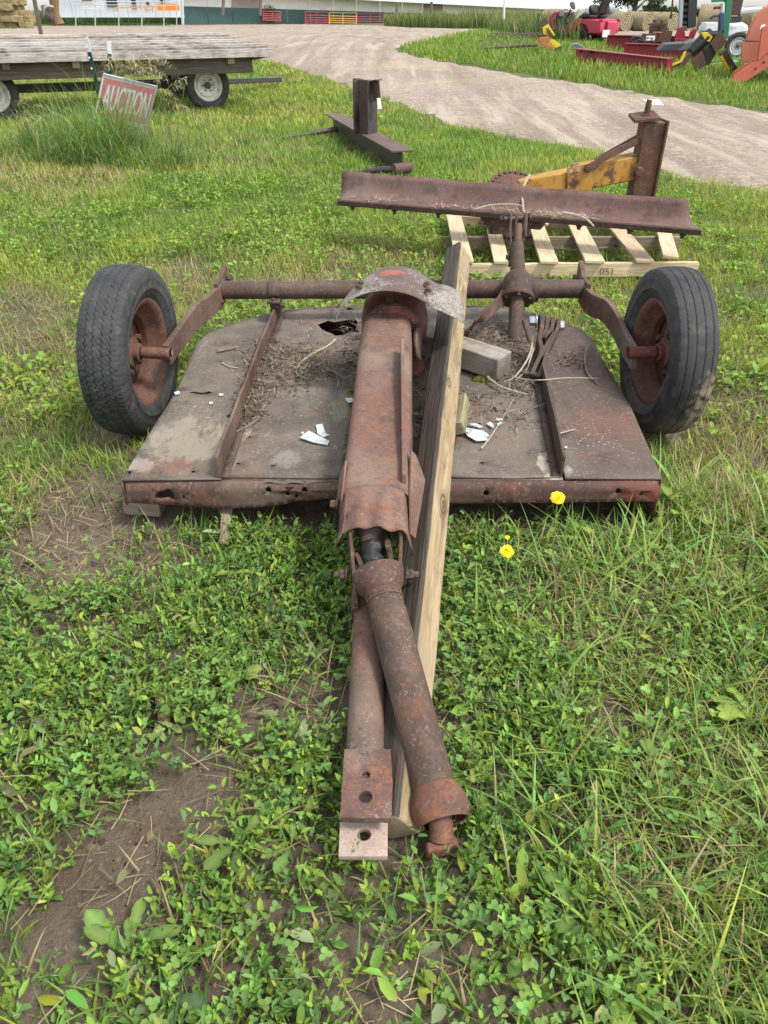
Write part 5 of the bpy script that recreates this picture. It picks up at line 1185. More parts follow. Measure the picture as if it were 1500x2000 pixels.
# round bales
RB_S = straw_mat('round_bale_wrap', (.44, .36, .235), (.25, .20, .125), .8); 
t = NT('round_bale_end'); X, Y, Z = t.sep(); _r = t.math('SQRT', t.math('ADD', t.math('MULTIPLY', Y, Y), t.math('MULTIPLY', Z, Z)))
sp_ = t.math('SINE', t.math('ADD', t.math('MULTIPLY', _r, 42), t.math('MULTIPLY', t.noise(4, 4), 9))); n_ = t.noise(22, 5, .7)
RB_E = t.pbr(t.mix(t.ramp(t.math('ADD', t.math('MULTIPLY', sp_, .22), n_), [(.25, 0), (.75, 1)]), (.15, .115, .07), (.42, .34, .21)), .95, 0, t.bump(t.math('ADD', sp_, n_), .8, .05), .1)
def round_bale(u, vb, y, D, heading, lab, W_=1.25):
    R = D/2; c = PY(u, vb, y); g = c.z
    rt_ = thing('round_bale', lab, 'hay bale', (c.x, y, g), 'round bales in the yard')
    rt_.rotation_euler = (0, 0, heading)
    rr = random.Random(u); n = 34; rows = []
    for h, k in ((-W_/2, .97), (-W_/2+.08, 1.0), (-W_/4, 1.0), (0, 1.01), (W_/4, 1.0), (W_/2-.08, 1.0), (W_/2, .97)):
        rows.append([Vector((h, math.cos(a)*R*k*(1+.012*rr.uniform(-1, 1)), R + math.sin(a)*R*k*(1 - (.06 if math.sin(a) < -.8 else 0)+.012*rr.uniform(-1, 1)))) for a in np.linspace(0, 2*math.pi, n+1)[:-1]])
    o = obj('wrapped_side', MB().loft(rows, close=True), RB_S, rt_, world=False)
    for s_ in (-1, 1):
        i = 0 if s_ < 0 else -1; e = MB()
        ring = [p+Vector((s_*.004, 0, 0)) for p in rows[i]]; ctr = Vector((s_*(W_/2+.03), 0, R)); e.add([q-Vector((0, 0, R)) for q in ring]+[ctr-Vector((0, 0, R))], [(k, (k+1) % n, n) for k in range(n)])
        oe = obj('coiled_end', e, RB_E, rt_, world=False); oe.location = (0, 0, R)
    return rt_
HB = math.radians(-62)
round_bale(1209, 63, 66, 1.30, HB, 'round bale right behind the red cart seats'); round_bale(1252, 64.5, 66, 1.33, HB, 'round bale second from the red cart, coil end facing')
round_bale(1232, 60, 74, 1.35, HB, 'round bale in the second row between the two nearest'); round_bale(1300, 63, 66, 1.25, HB, 'round bale behind the rusty engine')
round_bale(1275, 60, 76, 1.35, HB, 'pale round bale in the second row behind the rusty engine'); round_bale(1335, 62, 70, 1.25, HB, 'round bale hidden behind the dark rack')
round_bale(1082, 64, 60, 1.35, HB, 'round bale behind the front of the red cart', 1.9); round_bale(1128, 62, 64, 1.3, HB, 'round bale behind the cart steering wheel')
round_bale(1380, 62, 58, 1.50, math.radians(-25), 'large round bale behind the white mower'); round_bale(1462, 62, 60, 1.45, HB, 'brown round bale between mower and orange implement'); round_bale(1490, 62, 62, 1.45, HB, 'round bale at the right behind the orange implement')
ln = obj('shed_lean_roof', MB().prism([PY(1440, 27, 50), PY(1488, 22, 50), PY(1488, 17, 54), PY(1440, 20, 54)], (0, 0, .12)), paint('lean_roof', (.35, .37, .37)), loc=tuple(PY(1460, 25, 52))); tag(ln, 'low grey sheet roof above the far right bales', 'roof')
for u in (1443, 1486): obj('roof_post', MB().bar(PY(u, 62, 52), PY(u, 24, 52), .12, .12), W_FP, ln)

# trees on the skyline
LEAF_T = NT('tree_leaf'); _a = LEAF_T.n('ShaderNodeVertexColor'); _a.layer_name = 'Col'; LEAF_T = LEAF_T.pbr(_a.outputs[0], .8, spec=.2)
BARK_T = wood('tree_bark', (.13, .11, .09), (.07, .058, .048), 2, .3)
def tree(u, vb, y, h, w, lab, seed, n=5200, ls=.22):
    r_ = np.random.default_rng(seed); b = PY(u, vb, y); b.z = -.5
    rt_ = thing('tree', lab, 'tree', tuple(b), 'trees on the skyline')
    obj('trunk', MB().tube([b, b+Vector((.1, 0, h*.3)), b+Vector((0, .1, h*.6)), b+Vector((.1, 0, h*.85))], [w*.05, w*.04, w*.025, .05], 9), BARK_T, rt_)
    nl = 26; cen = np.stack([r_.normal(0, .26, nl)*w, r_.normal(0, .26, nl)*w, h*(.34+.6*r_.random(nl))], 1)
    for k in range(8):
        c = cen[k]; obj('limb', MB().tube([b+Vector((0, 0, h*(.2+.05*k))), b+Vector((c[0]*.6, c[1]*.6, c[2]*.9)), b+Vector(tuple(c))], [w*.018, w*.012, .03], 6), BARK_T, rt_)
    rad = w*(.10+.10*r_.random(nl)); which = r_.integers(0, nl, n)
    d = r_.normal(0, 1, (n, 3)); d /= np.linalg.norm(d, axis=1)[:, None]; q = cen[which]+d*(rad[which]*r_.random(n)**.4)[:, None]*np.array([1, 1, .75])
    q[:, 2] *= 1-.12*((q[:, 0]/w)**2+(q[:, 1]/w)**2)
    a = r_.normal(0, 1, (n, 3)); a /= np.linalg.norm(a, axis=1)[:, None]; bb = np.cross(a, r_.normal(0, 1, (n, 3))); bb /= np.linalg.norm(bb, axis=1)[:, None]; s = ls*(.6+.8*r_.random(n))[:, None]
    V = np.stack([q-a*s, q+bb*s*.5, q+a*s, q-bb*s*.5], 1).reshape(-1, 3)
    tone = (.6+.7*r_.random(nl))[which]*(.8+.4*r_.random(n)); col = np.array([.045, .075, .028])[None]*tone[:, None]
    o = raw_mesh('crown', V, np.arange(n*4), np.arange(n)*4, LEAF_T, np.repeat(col, 4, 0)); o.parent = rt_
tree(1237, 28, 130, 7.6, 8.5, 'largest dark green tree on the skyline beyond the barn end', 3, 9000, .20)
tree(1314, 30, 175, 2.2, 5.0, 'low round tree on the skyline behind the rusty engine', 4, 2500, .2); tree(1267, 29, 180, 2.4, 3.5, 'small tree beside the large skyline tree', 5, 2000, .2)
tree(1360, 30, 190, 1.8, 4.0, 'small tree on the skyline right of the dark rack', 6, 1800, .2)
tree(1285, 31, 180, 1.1, 6.0, 'low hedge-like tree between the skyline trees', 8, 1800, .2)
# ------------------------------------------------------------------ machinery on the grass island
CART_R = paint('cart_red', (.42, .035, .075), .35, .15, scale=2); BLK = paint('black_vinyl', (.018, .018, .019), .45, .1); BEAM_R = paint('beam_red', (.235, .016, .026), .4, .2, scale=1.5)
TANK = paint('cart_white', (.72, .72, .70), .4, .1)
def local_thing(name, label, cat, loc, heading):
    r = thing(name, label, cat, loc); r.rotation_euler = (0, 0, heading); return r
def ext(u, dy): d = ray(u, 80); return Vector((d.x/d.y*dy, dy, 0))
def lobj(name, mb, mat, parent, **kw): return obj(name, mb, mat, parent, world=False, **kw)
def polyx(pts, y0, y1): return MB().prism([(x, y0, z) for x, z in pts], (0, y1-y0, 0))
# red utility cart: local +x forward, near side is +y after the turn
cc = PY(1132, 84, 30.5); cart = local_thing('utility_cart', 'red golf cart with black seats and white steering wheel on the grass', 'cart', (cc.x, cc.y, float(gz(cc.x, cc.y))), math.pi-math.radians(47))
S = 1.0
lobj('floor_pan', MB().box((.1, 0, .30), (2.0, 1.05, .08)), BLK, cart, bevel=.02)
arch = [(-.40+.27*math.cos(a), .30+.27*math.sin(a)) for a in np.linspace(math.pi, 0, 11)]
for sy in (-1, 1):
    prof = [(-1.10, .30), (-1.14, .50), (-1.10, .66), (-.75, .70), (-.15, .70), (.12, .56), (.30, .26), (-.13, .26)] + list(reversed(arch))
    lobj('side_fender', polyx(prof, sy*.36, sy*.58), CART_R, cart, bevel=.025)
lobj('rear_body', MB().box((-.62, 0, .47), (.90, .74, .46)), CART_R, cart, bevel=.03)
lobj('rear_panel', polyx([(-1.16, .16), (-1.18, .62), (-1.08, .66), (-1.06, .16)], -.33, .20), CART_R, cart, bevel=.02)
lobj('number_plate', MB().box((-1.20, .30, .30), (.02, .40, .20)), TANK, cart, bevel=.004)
for sy in (-.5, .5): lobj('tail_light', MB().box((-1.10, sy, .68), (.12, .14, .06)), CART_R, cart, bevel=.015)
lobj('cowl', polyx([(.75, .25), (.98, .28), (1.12, .50), (1.02, .78), (.80, .92), (.70, .90), (.84, .60)], -.52, .52), CART_R, cart, bevel=.03)
lobj('dash', MB().box((.74, 0, .72), (.10, .98, .34)), BLK, cart, bevel=.03)
def cushion(x, y, z, sx, sy, sz, rot, name, parent):
    mb = MB(); rows = []
    for k in range(9):
        a = -math.pi/2+math.pi*k/8; rr = max(.05, math.cos(a)**.45); rows.append([Vector((sx/2*rr*math.copysign(abs(math.cos(b))**.5, math.cos(b)), sy/2*rr*math.copysign(abs(math.sin(b))**.5, math.sin(b)), sz/2*math.sin(a))) for b in np.linspace(0, 2*math.pi, 17)[:-1]])
    R = Matrix.Rotation(rot, 3, 'Y'); mb.loft([[Vector((x, y, z))+R @ p for p in r] for r in rows], close=True); n = len(mb.v); mb.f += [tuple(range(15, -1, -1)), tuple(range(n-16, n))]
    return lobj(name, mb, BLK, parent)
for sy in (-.30, .30):
    cushion(-.42, sy, .78, .52, .54, .17, 0, 'seat_cushion', cart); cushion(-.62, sy, .97, .18, .54, .26, .25, 'seat_back', cart)
    lobj('arm_rest', polyx([(-.18, .72), (-.10, .72), (-.42, 1.0), (-.56, 1.02), (-.52, .94)], sy+.27, sy+.31), TANK, cart, bevel=.008)
lobj('high_back', polyx([(-.72, .85), (-.66, .85), (-.80, 1.34), (-.86, 1.36), (-.90, 1.30)], -.28, .18), BLK, cart, bevel=.03)
lobj('steering_column', MB().tube([(.60, .25, .5), (.32, .25, 1.02)], .03, 8), BLK, cart)
sw = MB(); ring = [Vector((.30, .25, 1.08))+Matrix.Rotation(-1.0, 3, 'Y') @ Vector((math.cos(a)*.20, math.sin(a)*.20, 0)) for a in np.linspace(0, 2*math.pi, 25)]
lobj('steering_wheel', sw.tube(ring, .020, 8, caps=False), TANK, cart); lobj('wheel_hub', MB().lathe([(0, .03), (.12, .02), (.13, -.02)], (.30, .25, 1.08), (-.84, 0, .54), 12), BLK, cart)
lobj('dash_mirror', MB().box((.66, .34, .86), (.05, .26, .20)), paint('mirror_grey', (.16, .17, .19)), cart, bevel=.02)
for sx_ in (-.40, .95):
    for sy in (-.47, .47):
        w = bpy.data.objects.new('wheel', None); COL.objects.link(w); w.parent = cart; w.location = (sx_, sy, .21)
        lobj('tyre', MB().lathe([(.12, -.09), (.20, -.10), (.23, -.07), (.235, 0), (.23, .07), (.20, .10), (.12, .09)], (0, 0, 0), (0, 1, 0), 24), RUBW, w); lobj('rim', MB().lathe([(.12, math.copysign(.07, sy)), (.06, math.copysign(.03, sy)), (0, math.copysign(.03, sy))], (0, 0, 0), (0, 1, 0), 16), BLK, w)
# hay rake teeth in the grass
rk = thing('hay_rake', 'rusty curved hay rake teeth half buried in the grass', 'hay rake', tuple(PG(1000, 95)))
TINE = rust('tine_rust', (.16, .12, .10), (.11, .085, .07), .2, 0, .3)
for k in range(9):
    u = 947+k*11.5; y = 25.5; b = PY(u, 92, y); c = [b+Vector((0, 0, -.06)), b+Vector((.02, .1, .16)), b+Vector((.16, .15, .31)), b+Vector((.34, .15, .33)), b+Vector((.50, .12, .22))]
    obj('tooth', MB().tube(catmull(c, 12), .014, 6), TINE, rk)
obj('rake_bar', MB().tube([PY(940, 94, 25.5), PY(1050, 88, 25.8)], .035, 8), TINE, rk)
# yellow plough leg with rusty shares
pl = thing('plough_leg', 'upright yellow and rusty plough leg in the grass before the cart', 'plough', tuple(PG(1075, 100)))
YLW = paint('bright_yellow', (.62, .46, .02), .45, .2, scale=3); RST = rust('share_rust', (.12, .075, .05), (.09, .06, .045), .2, 0, .4)
yq = 25.0
obj('upper_plate', MB().prism([PY(u, v, yq) for u, v in [(1057, 42), (1064, 34), (1072, 42), (1068, 52), (1062, 54)]], (0, .06, 0)), RST, pl, bevel=.005)
obj('yellow_cheek', MB().prism([PY(u, v, yq-.05) for u, v in [(1060, 54), (1071, 47), (1084, 68), (1077, 75), (1083, 78), (1096, 88), (1087, 94), (1075, 84), (1068, 68), (1062, 68)]], (0, .05, 0)), YLW, pl, bevel=.005)
obj('share', MB().prism([PY(u, v, yq-.09) for u, v in [(1068, 54), (1072, 56), (1082, 70), (1076, 75), (1070, 67)]], (0, .05, 0)), RST, pl, bevel=.003)
obj('foot', MB().prism([PY(u, v, yq-.02) for u, v in [(1088, 92), (1098, 90), (1096, 100), (1080, 112), (1082, 98)]], (0, .1, 0)), RST, pl, bevel=.005)
ORG = paint('implement_orange', (.50, .13, .07), .55, .3, scale=2, dirt=(.20, .12, .09))
fr_ = thing('orange_cultivator', 'faded orange cultivator pieces lying in the grass beside the plough leg', 'cultivator', tuple(PG(1062, 98)))
for (u0, v0, u1, v1, r) in ((1052, 78, 1070, 76, .07), (1062, 88, 1082, 95, .06), (1060, 92, 1060, 84, .05), (1072, 96, 1072, 84, .05)): obj('member', MB().bar(PY(u0, v0, 25.6), PY(u1, v1, 25.6), r*1.6, r*1.6), ORG, fr_, bevel=.01)
for (u0, v0, u1, v1) in ((1051, 25, 1055, 70), (1075, 32, 1081, 70), (1010, 45, 1020, 68)): obj('rod', MB().tube([PY(u0, v0, 26.2), PY(u1, v1, 26.2)], .024, 7), RST, fr_)
obj('rod_fork', MB().tube([PY(1052, 34, 26.2), PY(1057, 27, 26.2)], .018, 6), RST, fr_)
# red steel beams
def chan(a, b, w, h, lab, mat=BEAM_R):
    r = thing('steel_beam', lab, 'beam', tuple(a)); a = Vector(a); b = Vector(b)
    d, s, u = frame(b-a); obj('web', MB().bar(a+u*h/2, b+u*h/2, .02, h-.04), mat, r, bevel=.004)
    for k in (.012, h-.012): obj('flange', MB().bar(a+u*k, b+u*k, w, .024), mat, r, bevel=.004)
    obj('end_plate', MB().box(b+u*h/2, (w*.9, .025, h), Matrix((s, d, u)).transposed()), mat, r, bevel=.003); return r
chan(PG(1122, 124), PG(1303, 147), .22, .34, 'nearest dark red steel beam lying in the grass'); chan(PG(1216, 118), PG(1372, 124), .24, .40, 'middle red steel beam behind the nearest one'); chan(PG(1182, 100), PG(1345, 104), .30, .42, 'farthest red steel beam lying level behind the others')
mt_ = thing('black_ramp', 'black folded ramp plate lying over the red beams', 'ramp', tuple(PG(1300, 112)))
obj('plate', MB().prism([PY(u, v, 21.8) for u, v in [(1287, 100), (1299, 86.5), (1340, 84), (1328, 99)]], (0, .3, .03)), paint('ramp_black', (.045, .05, .06), .5, .2), mt_, bevel=.01); obj('plate', MB().prism([PY(u, v, 21.75) for u, v in [(1326, 99), (1343, 84), (1362, 78), (1346, 97)]], (0, .3, .03)), paint('ramp_grey', (.10, .105, .11), .5, .2), mt_, bevel=.01)
m2 = thing('black_mat', 'black bracket with strap lying on the left end of the beams', 'bracket', tuple(PG(1140, 108)))
obj('plate', MB().prism([PY(u, v, 23.4) for u, v in [(1116, 87), (1130, 85), (1146, 97), (1134, 100)]], (0, .12, .02)), paint('mat_grey', (.12, .13, .15), .4, .2), m2, bevel=.006); obj('rail', MB().bar(PY(1134, 100, 22.6), PY(1178, 103, 22.4), .10, .05), BLK, m2); obj('strap', MB().tube(catmull([PY(u, v, 22.2) for u, v in [(1144, 113), (1150, 104), (1160, 102), (1162, 112)]], 12), .025, 6), BLK, m2)
# grapple arm with rusty plates
gr = thing('grapple_arm', 'black arm with yellow cheeks and rusty square plates standing in the grass', 'grapple', tuple(PG(1385, 140)))
yg = 20.4
obj('arm', MB().tube([PY(1390, 66, yg), PY(1378, 74, yg), PY(1350, 102, yg)], [.13, .15, .12], 14), BLK, gr); obj('claw', MB().prism([PY(u, v, yg-.1) for u, v in [(1307, 129), (1330, 121), (1340, 108), (1352, 102), (1350, 112), (1340, 126), (1330, 134), (1312, 140)]], (0, .2, 0)), RST, gr, bevel=.01)
obj('yellow_cheek', MB().prism([PY(u, v, yg-.14) for u, v in [(1307, 127), (1328, 119), (1336, 102), (1341, 100), (1338, 110), (1332, 121), (1310, 131)]], (0, .035, 0)), YLW, gr, bevel=.004); obj('yellow_cheek', MB().prism([PY(u, v, yg-.14) for u, v in [(1370, 64), (1382, 63), (1392, 72), (1386, 82), (1378, 80)]], (0, .05, 0)), YLW, gr, bevel=.006)
obj('pad', MB().prism([PY(u, v, yg-.30) for u, v in [(1388, 85), (1408, 59), (1421, 82), (1398, 104)]], (0, .05, 0)), RST, gr, bevel=.005); obj('pad', MB().prism([PY(u, v, yg-.30) for u, v in [(1351, 121), (1372, 100), (1380, 126), (1362, 140)]], (0, .05, 0)), RST, gr, bevel=.005)
obj('hinge_plate', MB().prism([PY(u, v, yg-.22) for u, v in [(1376, 94), (1388, 84), (1398, 104), (1388, 124), (1381, 128), (1376, 112)]], (0, .06, 0)), paint('hinge_dark', (.045, .036, .032), .6, .3), gr, bevel=.005); obj('stay_bar', MB().bar(PY(1411, 100, yg-.1), PY(1433, 138, yg-.1), .10, .16), RST, gr, bevel=.008); obj('stay_paint', MB().bar(PY(1408, 110, yg-.17), PY(1424, 137, yg-.17), .04, .06), YLW, gr)
# rusty engine block on stand
en = thing('engine_unit', 'rusty engine with tank on a dark red base behind the beams', 'engine', tuple(PG(1285, 85)))
ye = 25.0
EN_R = paint('engine_red', (.25, .03, .025), .5, .4, scale=3)
sbox(1260, 66, 1282, 83, ye, .35, 'battery_box', rust('box_rust', (.16, .06, .045), (.11, .05, .04), .3, 0, .3), en); lbl = sbox(1262, 70, 1279, 79, ye-.02, .015, 'label_plate', TAG, en)
for (ua, va, ub, vb) in ((1263.2, 72.6, 1267, 75), (1269.2, 72.6, 1270.6, 75.2), (1272, 73.4, 1276.4, 75.2), (1271, 76.8, 1275, 77.8)): sbox(ua, va, ub, vb, ye-.03, .006, 'printed_mark', R_HARD, lbl)
sbox(1274, 60, 1312, 82, ye+.3, .4, 'block', R_MAST, en); sbox(1273, 48, 1284, 60, ye+.3, .25, 'cylinder', RST, en); sbox(1289, 47, 1299, 60, ye+.3, .25, 'cylinder', RST, en)
obj('bracket_bar', MB().bar(PY(1265, 47.5, ye+.25), PY(1302, 47.5, ye+.25), .05, .04), R_HARD, en); sbox(1276, 62, 1294, 64.5, ye+.22, .05, 'orange_band', ORG, en)
for u, v in ((1279, 42), (1293, 43)): obj('cap', MB().lathe([(.06, 0), (.06, .08), (0, .10)], PY(u, v+3, ye+.4), (0, 0, 1), 10), RST, en)
hz_ = obj('hose', MB().tube(catmull([PY(u, v, ye-.4) for u, v in [(1236, 92), (1233, 80), (1238, 73), (1250, 73), (1258, 82), (1247, 78), (1238, 86), (1236, 92)]], 30), .035, 8), BLK, loc=tuple(PY(1240, 88, ye-.4))); tag(hz_, 'looped black hose on the farthest red beam', 'hose')
# red base with rack mast and zero-turn mower
rkx = thing('loading_rack', 'tall dark slotted rack standing on a red base frame', 'rack', tuple(PG(1340, 92)))
yr = 25.5
for u in (1327, 1349): obj('rack_side', MB().bar(PY(u+1, 54, yr), PY(u+5, -30, yr), .10 if u < 1340 else .24, .10, Vector((0, -1, 0))), paint('rack_grey', (.30, .32, .34)) if u < 1340 else BLK, rkx, bevel=.01)
for k in range(6): obj('rung', MB().bar(PY(1329+k*.6, 44-k*12, yr), PY(1348+k*.6, 44-k*12, yr), .05, .07), BLK, rkx)
obj('back_plate', MB().prism([PY(u, v, yr+.08) for u, v in [(1330, 50), (1352, 52), (1356, -30), (1334, -30)]], (0, .02, 0)), paint('rack_back', (.02, .02, .02)), rkx)
for (pts) in ([(1316, 78), (1326, 54), (1334, 52), (1338, 62), (1340, 78)], [(1344, 78), (1350, 60), (1358, 55), (1362, 60), (1354, 78)]): obj('gusset', MB().prism([PY(u, v, yr-.1) for u, v in pts], (0, .08, 0)), BEAM_R, rkx, bevel=.01)
obj('base_frame', MB().bar(PY(1314, 79, yr), PY(1362, 80, yr), .3, .10), BEAM_R, rkx, bevel=.01)
rod = obj('hanging_rod', MB().tube([PY(1316, -20, 24), PY(1311, 28, 24)], .022, 7), R_HARD, loc=tuple(PY(1311, 28, 24))); tag(rod, 'thin dark rod with end weight hanging before the sky', 'rod'); obj('weight', MB().box(PY(1310.5, 32, 24), (.06, .06, .10)), BLK, rod, bevel=.01)
zm = thing('riding_mower', 'white riding mower with engine and white-rimmed wheel behind the grapple', 'mower', tuple(PG(1420, 113)))
yz = 24.0
ZW = paint('mower_white', (.66, .68, .70), .4, .12); wz = PY(1440, 93, yz-.25); wz.z = float(gz(wz.x, wz.y))+.31
simple_wheel(zm, wz, (-.35, -1, .05), .33, .28, RUBW, ZW, R_RIM, 6, rr=.60)
body = [(-1.0, .42), (-1.05, .62), (-.95, .86), (-.55, .98), (.10, .98), (.45, .80), (.55, .55), (.35, .50), (.15, .70), (-.30, .70), (-.45, .5), (-.6, .42)]
cz = PY(1418, 113, yz); zg = float(gz(cz.x, cz.y))
obj('body_shell', MB().prism([PY(u, v, yz) for u, v in [(1362, 62), (1366, 50), (1378, 44), (1392, 46), (1402, 60), (1424, 46), (1450, 44), (1460, 50), (1462, 60), (1456, 64), (1440, 67), (1424, 74), (1414, 78), (1396, 76), (1384, 78), (1370, 72)]], ext(1410, .9)), ZW, zm, bevel=.05)
obj('air_cleaner', soft_box(PY(1387, 52, yz-.1), (.40, .35, .20), .01), ZW, zm, smooth=60); obj('engine', MB().box(PY(1392, 70, yz), (.6, .5, .35)), R_HARD, zm, bevel=.04)
obj('muffler', MB().tube([PY(1374, 72, yz-.2), PY(1402, 66, yz-.2)], .09, 12), BLK, zm); sbox(1430, 32, 1448, 46, yz+.2, .4, 'seat', BLK, zm); obj('control_bar', MB().tube(catmull([PY(u, v, yz) for u, v in [(1386, 38), (1394, 32), (1408, 31), (1416, 36)]], 10), .03, 8), BLK, zm)
vs, fs = text_mesh('X', .17); cL = PY(1426, 54.5, yz-.004); DEC = paint('decal_grey', (.30, .24, .30)); obj('lettering', MB().add([cL+Vector((v.x, -.058, v.y)) for v in vs], fs), DEC, zm, smooth=False)
for ua, ub in ((1430, 1433), (1434, 1438)): sbox(ua, 52.5, ub, 56.5, yz-.062, .004, 'printed_mark', paint('decal_pale', (.42, .47, .50)), zm)
gp = thing('green_stand', 'tall green steel stand with blue jack beside the white mower', 'stand', tuple(PG(1420, 120)))
GRS = paint('stand_green', (.015, .15, .07), .4, .2); yy = 22.6
obj('mast', MB().bar(PY(1414, 76, yy), PY(1426, -30, yy), .16, .16, Vector((0, -1, 0))), GRS, gp, bevel=.02); obj('top_arm', MB().bar(PY(1390, 2, yy), PY(1420, 0, yy), .06, .06), GRS, gp)
obj('jack_body', MB().bar(PY(1408, 62, yy-.05), PY(1410, 24, yy-.05), .14, .14), paint('jack_blue', (.03, .06, .11), .4, .2), gp, bevel=.03); obj('jack_rod', MB().tube([PY(1410, 24, yy-.05), PY(1411, 6, yy-.05)], .06, 10), GALV, gp); obj('jack_head', MB().bar(PY(1394, 16, yy-.05), PY(1414, 14, yy-.05), .06, .06), R_HARD, gp)
obj('base_foot', MB().bar(PY(1384, 121, yy-.2), PY(1452, 116, yy-.2), .3, .07), GRS, gp, bevel=.01); obj('base_foot', MB().bar(PY(1388, 128, yy-.6), PY(1440, 120, yy-.5), .2, .06), paint('stand_pale', (.25, .36, .28)), gp, bevel=.01)
sbox(1428, -30, 1452, 30, yy+.2, .2, 'side_box', R_HARD, gp)
# orange implement at the right edge
oi = thing('orange_hood_implement', 'large faded orange implement with rounded hood and lifting arms at the right edge', 'implement', tuple(PG(1480, 160)))
yo = 18.6
prof = [(1447, 122), (1450, 100), (1455, 78), (1462, 55), (1470, 38), (1482, 22), (1500, 8), (1540, -4), (1600, -4), (1600, 126), (1500, 122)]
OR2 = paint('faded_orange', (.42, .145, .088), .6, .45, scale=1.2, dirt=(.30, .14, .09))
obj('hood', MB().prism([PY(u, v, yo+.5) for u, v in prof], ext(1500, 1.1)), OR2, oi, bevel=.06, seg=3)
obj('hood_seam', MB().bar(PY(1452, 80, yo+.49), PY(1500, 81, yo+.49), .02, .02), R_HARD, oi)
obj('hood_skirt', MB().prism([PY(u, v, yo+.44) for u, v in [(1449, 82), (1500, 82), (1500, 118), (1449, 121)]], (0, .05, 0)), OR2, oi)
OR3 = paint('arm_orange', (.43, .105, .062), .5, .35, scale=2)
obj('lift_arm', MB().prism([PY(u, v, yo) for u, v in [(1426, 157), (1440, 142), (1500, 103), (1600, 60), (1600, 92), (1500, 132), (1450, 163), (1432, 163)]], (0, .04, 0)), OR3, oi, bevel=.008); obj('lift_arm', MB().prism([PY(u, v, yo+.35) for u, v in [(1426, 157), (1436, 138), (1482, 110), (1486, 118), (1446, 150), (1434, 162)]], (0, .04, 0)), OR3, oi, bevel=.008)
obj('arm_floor', MB().prism([PY(1427, 159, yo+.02), PY(1448, 164, yo+.02), PY(1448, 162, yo+.36), PY(1430, 157, yo+.36)], (0, 0, .03)), OR3, oi); obj('upright_post', MB().prism([PY(u, v, yo-.02) for u, v in [(1480, 120), (1489, 54), (1497, 50), (1600, 50), (1600, 70), (1498, 104)]], (0, .06, 0)), OR3, oi, bevel=.008)
for u, v in ((1476, 134), (1492, 122), (1472, 121)): obj('pin_hole', MB().lathe([(0, 0), (.03, 0)], PY(u, v, yo-.025 if u != 1472 else yo+.34), (0, -1, 0), 10), R_HARD, oi)
pt_ = ptag('paper_tag', [PY(1484, 57, yo+.40), PY(1487, 49, yo+.40), PY(1495, 47, yo+.40), PY(1494, 52, yo+.40)], None, 'white paper tag on the orange hood at the right edge', tuple(PY(1489, 52, yo+.4)))
tyo = PY(1500, 150, yo+.9); obj('shadowed_wheel', MB().lathe([(.2, -.12), (.40, -.13), (.46, -.1), (.47, 0), (.46, .1), (.40, .13), (.2, .12)], (tyo.x+.5, tyo.y, .6), (0, 1, 0), 28), RUBW, oi)
# ------------------------------------------------------------------ plants
def leaf_mat(name, rough=.5, tr=.35, tint=(1.0, 1.15, .55)):
    t = NT(name); a = t.n('ShaderNodeVertexColor'); a.layer_name = 'Col'
    t.pbr(a.outputs[0], rough, spec=.22)
    tl = t.n('ShaderNodeBsdfTranslucent'); t.put(tl.inputs[0], t.mix(1.0, a.outputs[0], tint, 'MULTIPLY')); mx = t.n('ShaderNodeMixShader'); mx.inputs[0].default_value = tr
    t.t.links.new(t.b.outputs[0], mx.inputs[1]); t.t.links.new(tl.outputs[0], mx.inputs[2]); t.t.links.new(mx.outputs[0], t.out.inputs[0]); return t.m
M_GRASS = leaf_mat('grass_blade', .55, .35); M_WEED = leaf_mat('weed_leaf', .6, .30); M_STRAW = leaf_mat('dry_straw', .8, .2, (1, .95, .8))
def proj(x, y, z=0.0):
    d = y*CT-(z-CAMH)*ST; d = np.maximum(d, .05); return 750+FPX*x/d, 1000-FPX*(y*ST+(z-CAMH)*CT)/d
def norm(a): return a/np.maximum(np.linalg.norm(a, axis=-1, keepdims=True), 1e-9)
def blades(pos, length, width, az, lean, curl, col, seg=2, tipcol=None):
    """ribbons that rise and arch over; one row of verts per segment, single tip"""
    n = len(pos); dirh = np.stack([np.cos(az), np.sin(az), 0*az], 1); side = np.stack([-np.sin(az), np.cos(az), 0*az], 1)
    P_ = []; C_ = []
    p = pos.copy(); ang = lean.copy(); step = length/seg
    for k in range(seg+1):
        w = width*(1-(k/seg)**1.6)*(.8 if k == 0 else 1.0)
        if k < seg: P_ += [p-side*w[:, None]/2, p+side*w[:, None]/2]
        else: P_ += [p]
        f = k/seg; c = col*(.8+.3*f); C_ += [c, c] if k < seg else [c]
        p = p + (dirh*np.sin(ang)[:, None] + np.array([0, 0, 1.])*np.cos(ang)[:, None])*step[:, None]; ang = ang+curl
    V = np.stack(P_, 1); C = np.stack(C_, 1); m = V.shape[1]
    fl = []; fs = [];
    for k in range(seg-1): fl.append([2*k, 2*k+1, 2*k+3, 2*k+2])
    tri_ = [2*(seg-1), 2*(seg-1)+1, 2*seg]
    L1 = [np.array(q) for q in fl]+[np.array(tri_)]
    base = np.arange(n)*m
    loops = np.concatenate([base[:, None]+np.concatenate(L1)[None]], 1).ravel()
    per = sum(len(q) for q in L1); st = np.cumsum([0]+[len(q) for q in L1])[:-1]
    starts = (np.arange(n)[:, None]*per+st[None]).ravel()
    return V.reshape(-1, 3), loops, starts, C.reshape(-1, 3)
LEAF_T_ = np.array([(0, 0, 0), (.30, .40, .10), (.30, 0, -.02), (.30, -.40, .10), (.70, .38, .06), (.70, 0, -.05), (.70, -.38, .06), (1, 0, -.10)])
LEAF_F_ = [[0, 2, 1], [0, 3, 2], [1, 2, 5, 4], [2, 3, 6, 5], [4, 5, 7], [5, 6, 7]]
